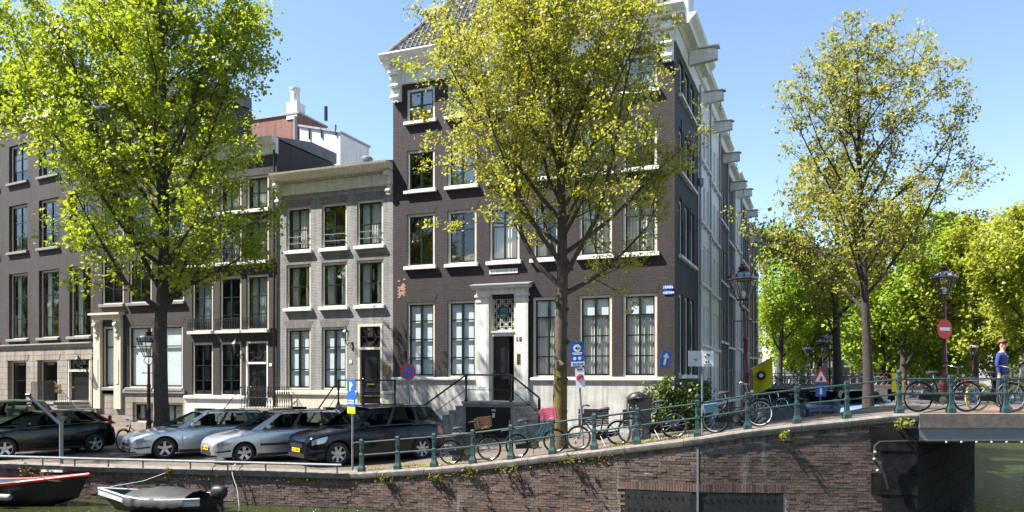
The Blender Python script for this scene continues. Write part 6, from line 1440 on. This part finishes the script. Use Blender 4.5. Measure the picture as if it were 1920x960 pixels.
x, y = at(868, 21.4); bin_box('grey-green ribbed cabinet behind the bicycle with the wooden crate', (x, y, gz(x, y)), .56, .5, .72, 'binGreen', YAW)
x, y = at(1200, 20.6); bin_box('dark grey litter bin with slanted hood beside the black bag bicycle', (x, y, gz(x, y)), .5, .45, .72, 'binGrey', YAW, True)
def planter_shrub(label, loc, h, r, lf=None, pot=True):
    rg = random.Random(int(loc[0]*100)); pts = []
    while len(pts) < 60:
        p = Vector((rg.uniform(-1, 1), rg.uniform(-1, 1), rg.uniform(-1, 1)))
        if p.length < 1: pts.append((p.x*r, p.y*r, h-r+p.z*r))
    t = bush('planter_shrub', label, loc, pts, 10, .06, .06, lf or LEAF_IVY, 'plant')
    if pot: m = MB(); m.lathe([(.17, 0), (.24, .35), (.26, .35), (.26, .4)], (0,0,0), 12); m.build('pot', M['stone'], t, smooth=40)
    return t
q = hl(ex(122), -.75); planter_shrub('pale green shrub in a pot before the brass plates of the stone front', (q[0], q[1], .05), 1.35, .42, LEAF_ELM2)
q = hl(ex(12), -.6); planter_shrub('small round topiary in a pot beneath the left stone-front window', (q[0], q[1], .05), 1.25, .28)
# plants growing out of the quay wall
LEAF_WEED = leafmat('wall_weed', [(0, (.09, .09, .02)), (.6, (.17, .16, .03)), (1, (.25, .19, .04))], .3)
for px, py_, r, lb in ((722, 897, .16, 'tuft of weed growing from the wall joint below the second railing post'), (885, 882, .15, 'weed tuft on the quay wall below the fourth railing post'), (958, 880, .20, 'rusty weed tuft on the quay wall below the teal bicycle'), (1077, 862, .26, 'broad brown-green weed clump on the wall below the pale-rimmed bicycle'), (1466, 815, .12, 'small green weed under the coping before the side street'), (1690, 790, .16, 'sprig of yellow-green leaves at the abutment corner'), (62, 885, .30, 'leafy weeds hanging over the wall behind the red-edged boat'), (95, 892, .22, 'weeds around the white ledge on the wall'), (322, 882, .12, 'weed tuft on the wall above the covered boat'), (820, 893, .16, 'dry weed hanging along the coping by the third railing post')):
    s_ = spx(px); p, e, n = qpos(s_); d = (p[0]*FW[0]+p[1]*FW[1]); z = zat(py_, d); rg = random.Random(px)
    pts = [(n[0]*abs(rg.gauss(0, r*.5))+e[0]*rg.gauss(0, r*.6), n[1]*abs(rg.gauss(0, r*.5))+e[1]*rg.gauss(0, r*.6), rg.gauss(0, r*.4)) for _ in range(26)]
    bush('wall_weed', lb, (p[0]+n[0]*.05, p[1]+n[1]*.05, z), pts, 7, .02, .038, LEAF_WEED if py_ > 830 else LEAF_ELM2, 'plant', stem=False, group='weeds on the quay wall')
mb = MB(); rg = random.Random(8); A = []
for k in range(900):
    s_ = rg.uniform(spx(0), spx(1180)); p, e, n = qpos(s_)
    if rg.random() < .55+.45*math.sin(s_*1.7): A.append((p[0]+n[0]*.03, p[1]+n[1]*.03, qz(s_)-.17-rg.random()**2*.10))
me = leaf_mesh('moss', A, 2, .02, .04, LEAF_WEED, np.random.default_rng(3)); tag(put('moss', me), 'dry rusty moss clinging under the coping stones', 'moss', kind='stuff')
A = []
for k in range(1500):
    s_ = rg.uniform(spx(640), spx(1300)); p, e, n = qpos(s_); q = rg.random()**1.6*1.3+.42
    if math.sin(s_*2.3)+math.sin(s_*.9+1) > .1: A.append((p[0]-n[0]*q, p[1]-n[1]*q, gz(p[0]-n[0]*q, p[1]-n[1]*q)+.01))
me = leaf_mesh('ground_weeds', A, 2, .03, .035, LEAF_ELM2, np.random.default_rng(4)); tag(put('ground_weeds', me), 'sparse weeds between the paving along the coping', 'weeds', kind='stuff')
# ================================================================= boats
def hull(L, B, D, sheer=.12, bow=2.2, transom_=.6, n=22, flare=.75, rake=.35):
    P = []
    for i in range(n+1):
        u = i/n; x = L*u; w_ = B/2*min(1, (transom_+(1-transom_)*math.sin(min(1, u/.45)*math.pi/2)))*(1-max(0, (u-.45)/.55)**bow); w_ = max(w_, .01); zt = D+sheer*(abs(u-.4)/.6)**2*(2.2 if u > .4 else 1); rk = rake*max(0, (u-.8)/.2)**1.5
        row = []
        for a, b in ((0, 0), (.45, .04), (.75*flare+.2, .22), (.95, .62), (1, 1)): row.append((x+rk*b-(.0), w_*a, zt*b+(D*.55*max(0, (u-.72)/.28)**2)*(1-b)))
        P.append([(x_, -y_, z_) for x_, y_, z_ in row[::-1]]+row[1:])
    return P
def boat_base(name, label, bowxy, sternxy, z, P, mats, rim_r=.035):
    ax, ay = sternxy; t = thing(name, label, 'boat', (ax, ay, z), math.atan2(bowxy[1]-ay, bowxy[0]-ax), 'boats moored at the quay')
    m = MB(); m.grid(P); m.f.append(tuple(range(len(P[0])-1, -1, -1))); m.m.append(0); h = m.build('hull', mats[0], t, smooth=50)
    m = MB(); m.grid([[(x, y*.94, zz) for x, y, zz in r] for r in P]); m.v = [(v[0], v[1], v[2]+.02) for v in m.v]; m.build('inner_lining', mats[1], t, smooth=50)
    for sd in (0, -1): m = MB(); m.tube([r[sd] for r in P], rim_r, 6); m.build('gunwale', mats[2], t, smooth=60)
    return t
BH = pm('black_hull_paint', (.010, .010, .013), .35, var=.3); RG = pm('red_gunwale', (.42, .035, .025), .4, var=.15); TE = pm('teal_inside', (.03, .09, .09), .6); WH = pm('white_hull_stripe', (.40, .42, .44), .45, var=.12); TARP = pm('grey_tarpaulin', (.020, .021, .024), .65, var=.5, scale=2.2, bmp=.3)
def bxy(px, d): return at(px, d)
P = hull(6.6, 1.7, .62, .16, 2.0, .7, rake=.35)
b1 = boat_base('open_boat', 'long black open boat with red gunwale moored at the wall', bxy(212, 20.9), bxy(-225, 22.5), ZW-.12, P, (BH, TE, RG), .045)
for k in (1.2, 2.4, 3.6, 4.8): m = MB(); m.box(k, k+.2, -.70, .70, .42, .46); m.build('thwart', TE, b1)
m = MB(); m.tube([r[0] for r in P], .012, 4); 
for xx, yy in ((3.8, -.88), (5.0, -.80)):
    m = MB(); m.lathe([(0, -.26), (.07, -.24), (.085, -.2), (.085, .2), (.07, .24), (0, .26)], (xx, yy-.02, .42), 10, 'x'); m.build('fender', pm('grey_fender', (.20, .20, .21), .6), b1, smooth=50)
    m = MB(); m.tube([(xx-.15, yy+.03, .64), (xx-.2, yy-.02, .42)], .008, 4); m.tube([(xx+.15, yy+.03, .64), (xx+.2, yy-.02, .42)], .008, 4); m.build('fender_line', pm('orange_rope', (.35, .12, .04), .9), b1)
m = MB(); m.tube([(6.3, .02, .75), (6.2, -.55, .85), (6.05, -1.05, 1.12)], .01, 5); m.build('mooring_line', pm('tan_rope', (.30, .20, .13), .9), b1)
P = hull(3.0, 1.35, .46, .07, 2.0, .75, rake=.3)
b2 = boat_base('tarp_boat', 'black and white dinghy under a dark grey tarpaulin with outboard motor', bxy(214, 20.75), bxy(396, 20.2), ZW-.10, P, (BH, TE, WH), .03)
m = MB()
for sd in (-1, 1):
    Q = [[(r[0][0], sd*(abs(r[0][1])*.985+.012), r[0][2]-.02-.15*q) for q in (0, .5, 1)] for r in P]; m.grid(Q)
m.build('white_strake', WH, b2, smooth=50)
m = MB(); Q = []; rg = random.Random(6)
for i in range(15):
    u = i/14; k = 3+u*13; r = P[int(k)]; w_ = abs(r[0][1])+.03; zt = r[0][2]; hgt = .20*math.sin(math.pi*(.12+.8*u))+.04
    Q.append([(r[0][0], w_*c, zt+hgt*(1-abs(c)**1.7)+(-.17-.04*rg.random() if abs(c) == 1 and e_ else 0)+rg.uniform(-.03, .03)) for c, e_ in ((-1, 1), (-1, 0), (-.75, 0), (-.5, 0), (-.25, 0), (0, 0), (.25, 0), (.5, 0), (.75, 0), (1, 0), (1, 1))])
m.grid(Q); m.build('tarpaulin', TARP, b2, smooth=70)
m = MB(); P2 = []
for i in range(8):
    v = i/7*math.pi; P2.append([(-.22+.21*(abs(math.sin(v))**.55)*math.copysign(abs(math.cos(q))**.6, math.cos(q)), .14*(abs(math.sin(v))**.55)*math.copysign(abs(math.sin(q))**.6, math.sin(q)), .60-.17*math.cos(v)) for q in np.linspace(0, 6.2832, 13)[:-1]])
m.grid(P2, closed_v=True); ob = m.build('outboard_motor', M['plastic'], b2, smooth=60); m = MB(); m.box(-.32, -.2, -.05, .05, -.25, .56); m.build('motor_leg', M['plastic'], ob); m = MB(); m.tube([(-.05, 0, .62), (.22, .05, .88)], .02, 6); m.build('tiller', M['plastic'], ob)
m = MB(); m.tube([(2.95, 0, .66), (2.4, -.6, .75), (1.9, -1.1, .98)], .006, 5); m.build('mooring_line', M['curtain'], b2)
for px0, d0, lb in ((437, 21.0, 'pale rope loop hanging down the wall beside the outboard motor'), (452, 20.9, 'dark cable hanging down the wall right of the outboard motor'), (402, 21.2, 'dark rope hanging in a curve behind the tarpaulin boat')):
    s_ = spx(px0); p, e, n = qpos(s_); t = thing('mooring_rope', lb, 'rope', (p[0]+n[0]*.07, p[1]+n[1]*.07, 0), math.atan2(e[1], e[0])); sgn = -1 if px0 == 402 else 1
    m = MB(); m.tube([(0, .3, .2), (0, 0, .05), (.05*sgn, -.02, -.15), (.18*sgn, -.02, -.5), (.25*sgn, -.03, -.98)], .012, 5); m.build('rope', M['curtain'] if px0 == 437 else M['plastic'], t, smooth=60)
# ================================================================= person on the bridge
def person(loc, rz):
    t = thing('person', 'person in a blue V-neck sweater and dark trousers standing on the bridge', 'person', loc, rz)
    SK = pm('skin', (.50, .30, .22), .5, var=.05); SW = pm('blue_sweater', (.022, .045, .20), .85, var=.2, scale=14, bmp=.15); JE = pm('dark_jeans', (.018, .024, .05), .85, var=.3, scale=10); HR = pm('brown_curly_hair', (.16, .08, .035), .8, var=.5, scale=30)
    V = [(0, 0, .95), (0, 0, 1.12), (0, 0, 1.30), (0, .0, 1.44), (0, -.005, 1.50), (0, -.015, 1.56), (0, -.02, 1.64), (0, -.02, 1.74),
         (.17, 0, 1.42), (.235, .03, 1.18), (.21, -.04, .96), (.19, -.10, .88), (-.17, 0, 1.42), (-.245, .03, 1.18), (-.25, -.02, .96), (-.24, -.04, .87),
         (.09, 0, .90), (.10, -.01, .50), (.11, .02, .09), (.12, -.12, .04), (-.09, 0, .90), (-.12, .04, .50), (-.13, .08, .09), (-.15, -.06, .04)]
    E = [(0,1),(1,2),(2,3),(3,4),(4,5),(5,6),(6,7),(3,8),(8,9),(9,10),(10,11),(3,12),(12,13),(13,14),(14,15),(0,16),(16,17),(17,18),(18,19),(0,20),(20,21),(21,22),(22,23)]
    RD = [(.175, .12), (.175, .125), (.195, .13), (.165, .10), (.06, .06), (.052, .055), (.075, .09), (.068, .085), (.068, .07), (.05, .052), (.037, .037), (.035, .02), (.068, .07), (.05, .052), (.037, .037), (.035, .02), (.088, .095), (.062, .065), (.045, .05), (.035, .03), (.088, .095), (.062, .065), (.045, .05), (.035, .03)]
    me = bpy.data.meshes.new('body'); me.from_pydata(V, E, []); o = put('body', me, t)
    for mt in (SW, SK, JE, M['black']): me.materials.append(mt)
    md = o.modifiers.new('skin', 'SKIN'); sv = me.skin_vertices[0].data
    for k, r in enumerate(RD): sv[k].radius = r
    sv[0].use_root = True; md.use_smooth_shade = True; s2 = o.modifiers.new('sub', 'SUBSURF'); s2.levels = 2; s2.render_levels = 2
    dg = bpy.context.evaluated_depsgraph_get(); dg.update(); m2 = bpy.data.meshes.new_from_object(o.evaluated_get(dg)); o.modifiers.clear(); o.data = m2
    m2.materials.clear()
    for mt in (SW, SK, JE, M['black']): m2.materials.append(mt)
    for p in m2.polygons:
        c = p.center; vneck = c.y < -.03 and abs(c.x) < (c.z-1.37)*.55
        p.material_index = 1 if (c.z > 1.485 or (vneck and c.z > 1.37) or (c.z < .93 and abs(c.x) > .165 and c.z > .78)) else (3 if c.z < .1 else (2 if c.z < .96 and abs(c.x) < .19 else 0)); p.use_smooth = True
    m = MB(); rg = random.Random(3)
    for k in range(60):
        th = rg.uniform(0, 6.28); ph = rg.uniform(0, 1.35); c = (.088*math.sin(ph)*math.cos(th), -.005+.105*math.sin(ph)*math.sin(th), 1.70+.105*math.cos(ph))
        if c[1] < -.075 and c[2] < 1.76: continue
        r_ = rg.uniform(.026, .044); m.lathe([(0, -r_), (r_*.8, -r_*.5), (r_, 0), (r_*.8, r_*.5), (0, r_)], c, 7)
    m.build('hair', HR, t, smooth=70)
    m = MB(); m.prism([(-.012, 1.665), (.012, 1.665), (.005, 1.71), (-.005, 1.71)], -.135, -.10, 'y'); m.build('nose', SK, t, smooth=60)
    m = MB(); m.box(-.075, -.008, -.122, -.108, 1.695, 1.725); m.box(.008, .075, -.122, -.108, 1.695, 1.725); m.box(-.078, -.072, -.11, .0, 1.708, 1.716); m.box(.072, .078, -.11, .0, 1.708, 1.716); m.box(-.008, .008, -.12, -.112, 1.708, 1.716); m.build('sunglasses', M['black'], t)
    m = MB(); m.box(-.028, .028, -.108, -.098, 1.632, 1.640); m.build('mouth', pm('lips', (.35, .14, .12), .5), t)
    for s in (-1, 1): m = MB(); m.lathe([(0, -.01), (.03, 0), (0, .01)], (s*.082, -.01, 1.685), 8, 'x'); m.build('ear', SK, t, smooth=60)
    for s, c in ((1, (.19, -.10, .88)), (-1, (-.24, -.04, .87))):
        for k in range(5):
            a = c[0]+(k-2)*.016 if k < 4 else c[0]-s*.05; L_ = (.075, .085, .08, .065, .05)[k]
            m = MB(); m.tube([(a, c[1]-.01, c[2]), (a, c[1]-.025, c[2]-L_*.5), (a-s*.008, c[1]-.015, c[2]-L_)], [.010, .009, .007], 6); m.build('finger', SK, t, smooth=60)
    m = MB(); m.box(.06, .085, -.118, -.112, 1.36, 1.375); m.build('chest_logo', M['signwhite'], t)
    return t
x, y = at(1879, 20.9); person((x, y, 1.69), YAW+R(35))
# ================================================================= far bridge, far quay houses
fb = thing('distant_bridge', 'distant low bridge lined with parked bicycles at the end of the side street', 'bridge', (*at(1425, 60), 0), YAW)
wf = (1705-1425)/F*60
m = MB(); m.box(0, wf, 0, 6, 1.62, 1.92); m.build('deck', M['conc'], fb); m = MB(); m.box(0, wf, .3, .7, .4, 1.615); m.build('side_wall', M['quoin'], fb)  # dark wall stands in for the shadow below the deck
for k in range(12): m = MB(); m.box(k*wf/12, k*wf/12+.08, .1, .18, 1.92, 2.85); m.build('rail_post', M['rail'], fb)
for z in (2.4, 2.8): m = MB(); m.box(0, wf, .11, .16, z, z+.05); m.build('rail', M['rail'], fb)
for px in (1640, 1680): m = MB(); x = (px-1425)/F*60; m.box(x, x+.9, -.2, .3, -.9, 1.61); m.build('stone_pier', M['ashlar'], fb)
def far_bike(): 
    m = MB()
    for x in (0, 1.05): m.tube([(x+.33*math.cos(q), 0, .34+.33*math.sin(q)) for q in np.linspace(0, 6.2832, 17)[:-1]], .03, 4, closed=True)
    m.tube([(0, 0, .34), (.45, 0, .3), (.85, 0, .8), (1.05, 0, .34)], .025, 4); m.tube([(.45, 0, .3), (.3, 0, .9)], .02, 4); m.tube([(.85, 0, .8), (.8, 0, 1.08), (.7, .25, 1.1)], .02, 4); m.tube([(.8, 0, 1.08), (.7, -.25, 1.1)], .02, 4); m.box(.18, .42, -.07, .07, .9, .96); return m.v, m.f
fv, ff = far_bike(); fms = []
for nm in ('black', 'greyframe', 'chrome', 'redframe', 'teal', 'bluebag'):
    me = bpy.data.meshes.new('far_bicycle'); me.from_pydata(fv, [], ff); me.materials.append(M[nm]); fms.append(me)
rg = random.Random(12); L0 = c2w((1425-HX)/F*60, 60); e = RT
for k in range(24):
    u = .2+k*(wf-1.3)/24; o = put('far_bicycle', fms[rg.choice((0, 0, 0, 1, 1, 2, 3, 4, 5))], None, (L0[0]+e[0]*u-FW[0]*-.9, L0[1]+e[1]*u+FW[1]*.9, 1.925), (0, R(0), YAW+rg.uniform(-.5, .5)+(math.pi if rg.random() < .5 else 0)))
    tag(o, 'one of the tiny bicycles packed along the distant bridge railing', 'bicycle', 'bicycles on the distant bridge')
for k in range(7):
    x, y = at(1432+k*14, 48+k*.5); o = put('far_bicycle', fms[4 if k == 3 else rg.choice((0, 1, 0, 2))], None, (x, y, gz(x, y)+.01), (0, 0, rg.uniform(0, 3))); tag(o, 'small turquoise bicycle parked far down the side street' if k == 3 else 'one of the small bicycles parked far down the side street', 'bicycle', 'bicycles far down the side street')
fq = thing('far_quay_wall', 'pale stone quay wall closing the side canal under the far-bank trees', 'quay wall', (AB1[0], 61.9, ZW))
m = MB(); m.box(0, 120, 0, .4, -.4, 1.65); m.build('wall', pm('green_reflection_stone', (.05, .062, .026), .9, var=.5, scale=1.2), fq)  # dark green colour chosen so the water mirrors green
for k in range(30): m = MB(); m.box(k*2.0+.01, k*2.0+1.99, -.06, .45, 1.65, 1.8); m.build('coping_stone', M['coping'], fq)
for k in range(12):
    x, y = at(1712+k*19, 63.5); o = put('far_bicycle', fms[rg.choice((0, 0, 1, 2, 3))], None, (x, y, .85), (0, 0, rg.uniform(0, 3))); tag(o, 'one of the small bicycles parked on the far bank under the trees', 'bicycle', 'bicycles on the far bank')
def far_house(px0, px1, d, ztop, mat, label, cols, rows, gable=None):
    a, b = at(px0, d), at(px1, d); W_ = math.dist(a, b); t = thing('far_house', label, 'house', (*a, .6), YAW, 'houses beyond the trees'); H = ztop-.6; ww = W_/cols*.5; hh = (H-1.0)/rows*.6
    ops = [(W_/cols*(c+.5)-ww/2, .8+r*(H-1)/rows, ww, hh) for r in range(rows) for c in range(cols)]
    shell(wall_mesh(W_, -.4, H, ops, .3), W_, 8, -.4, H).build('wall', M[mat], t); m = MB(); m.box(0.1, W_-.1, .6, .65, 0, H); m.build('room_dark_sheet', M['dark'], t)
    for q in ops:
        m = MB(); x, z, w_, h_ = q
        for bx_ in ((0, .09, 0, h_), (w_-.09, w_, 0, h_), (.09, w_-.09, h_-.09, h_), (.09, w_-.09, 0, .07), (.09, w_-.09, h_*.5-.03, h_*.5+.03)): m.box(bx_[0], bx_[1], .05, .12, bx_[2], bx_[3])
        o = m.build('window', M['white'], t, loc=(x, 0, z)); m = MB(); m.box(.05, w_-.05, .1, .11, .05, h_-.05); m.build('pane', M['skyglass'], o)
    cornice(t, W_, H, [(.05, 0), (.15, .2), (.4, .4), (.45, .55)], 'white'); m = MB(); m.prism([(0, H+.55), (8, H+.55), (4, H+3.5)], 0, W_, 'x'); m.build('roof', M['tile'], t, fixn=True)
    if gable: m = MB(); m.prism([(W_*.35, H+.4), (W_*.65, H+.4), (W_*.6, H+2.2), (W_*.55, H+2.4), (W_*.5, H+3.4), (W_*.45, H+2.4), (W_*.4, H+2.2)], -.15, .3, 'y'); m.build('gable', M['white'], t)
for px0, px1, d, zt, mt, lb, c, r, gb in ((1380, 1452, 110, 11, 'brickSide', 'dark house far off behind the bright green street-end tree', 4, 4, 0), (1452, 1530, 105, 10.5, 'offwhite', 'pale grey house far off beyond the distant bridge', 5, 4, 0), (1530, 1600, 105, 11.5, 'brickC', 'brown house far off behind the warning sign', 4, 4, 0), (1600, 1690, 110, 11, 'brickB', 'grey brick house far off behind the slim elm', 5, 4, 0), (1690, 1790, 105, 12, 'brickRs', 'red-brown house far off behind the bridge lamp', 5, 4, 0), (1790, 1875, 100, 12.5, 'brickC', 'dark brown house far off behind the far-bank trees', 4, 4, 0), (1875, 1990, 95, 16.0, 'brickB', 'tall far house with white ornamental gable above the right-hand trees', 5, 5, 1)):
    far_house(px0, px1, d, zt, mt, lb, c, r, gb)
# ================================================================= opposite quay behind the camera (seen only as reflections)
mb = MB(); mb.box(-120, 90, -60, -2.5, -1.6, .8); tag(mb.build('opposite_quay', M['paving']), kind='structure')
for k in range(21):
    t = thing('opposite_house', 'plain brick house on the opposite quay', 'house', (-170+k*9.5, -30, .8), 0, 'houses on the opposite quay')
    m = MB(); H = 13+(k*37 % 5)*.8; m.box(0, 9.4, -8, 0, 0, H); m.build('wall', M[('brickC', 'brickB', 'brickRs')[k % 3]], t); m = MB(); m.prism([(-8, H), (0, H), (-4, H+3.5)], 0, 9.4, 'x'); m.build('roof', M['tile'], t, fixn=True)
    for r in range(4):
        for c in range(4): m = MB(); m.box(.8+c*2.2, 2.0+c*2.2, .0, .05, 1.2+r*3, 3.2+r*3); m.build('window', M['white'], t)
for k in range(6):  # unseen houses added so left windows stop mirroring the bright horizon
    t = thing('reflection_end_house', 'brick house closing the view along the canal', 'house', (-150-k*1.5, 30-k*9.5, .3), R(-90), 'houses at the canal bend')
    m = MB(); H = 12+(k*29 % 4)*.9; m.box(0, 9.4, 0, 8, -1.5, H); m.build('wall', M[('brickC', 'brickRs', 'brickC')[k % 3]], t); m = MB(); m.prism([(0, H), (8, H), (4, H+3.5)], 0, 9.4, 'x'); m.build('roof', M['tile'], t, fixn=True)
for k in range(6):
    o = copy_tree(t2); o.location = (-70+k*17, -11, .8); o.rotation_euler = (0, 0, k*1.3); o['label'] = 'leafy elm on the opposite quay'; o['group'] = 'elms on the opposite quay'; o.scale = (1.15,)*3
for k, (x, y) in enumerate(((-54, 14.5), (-70, 12.5), (-88, 10.5), (-95, -10), (-115, -10))):  # unseen lime copies added for reflections in the left windows and for shade
    o = copy_tree(t1); o.location = (x, y, 0.02 if y > 0 else .8); o.rotation_euler = (0, 0, 1+k*1.3); o['label'] = 'leafy lime farther along the canal'; o['group'] = 'limes farther along the canal'
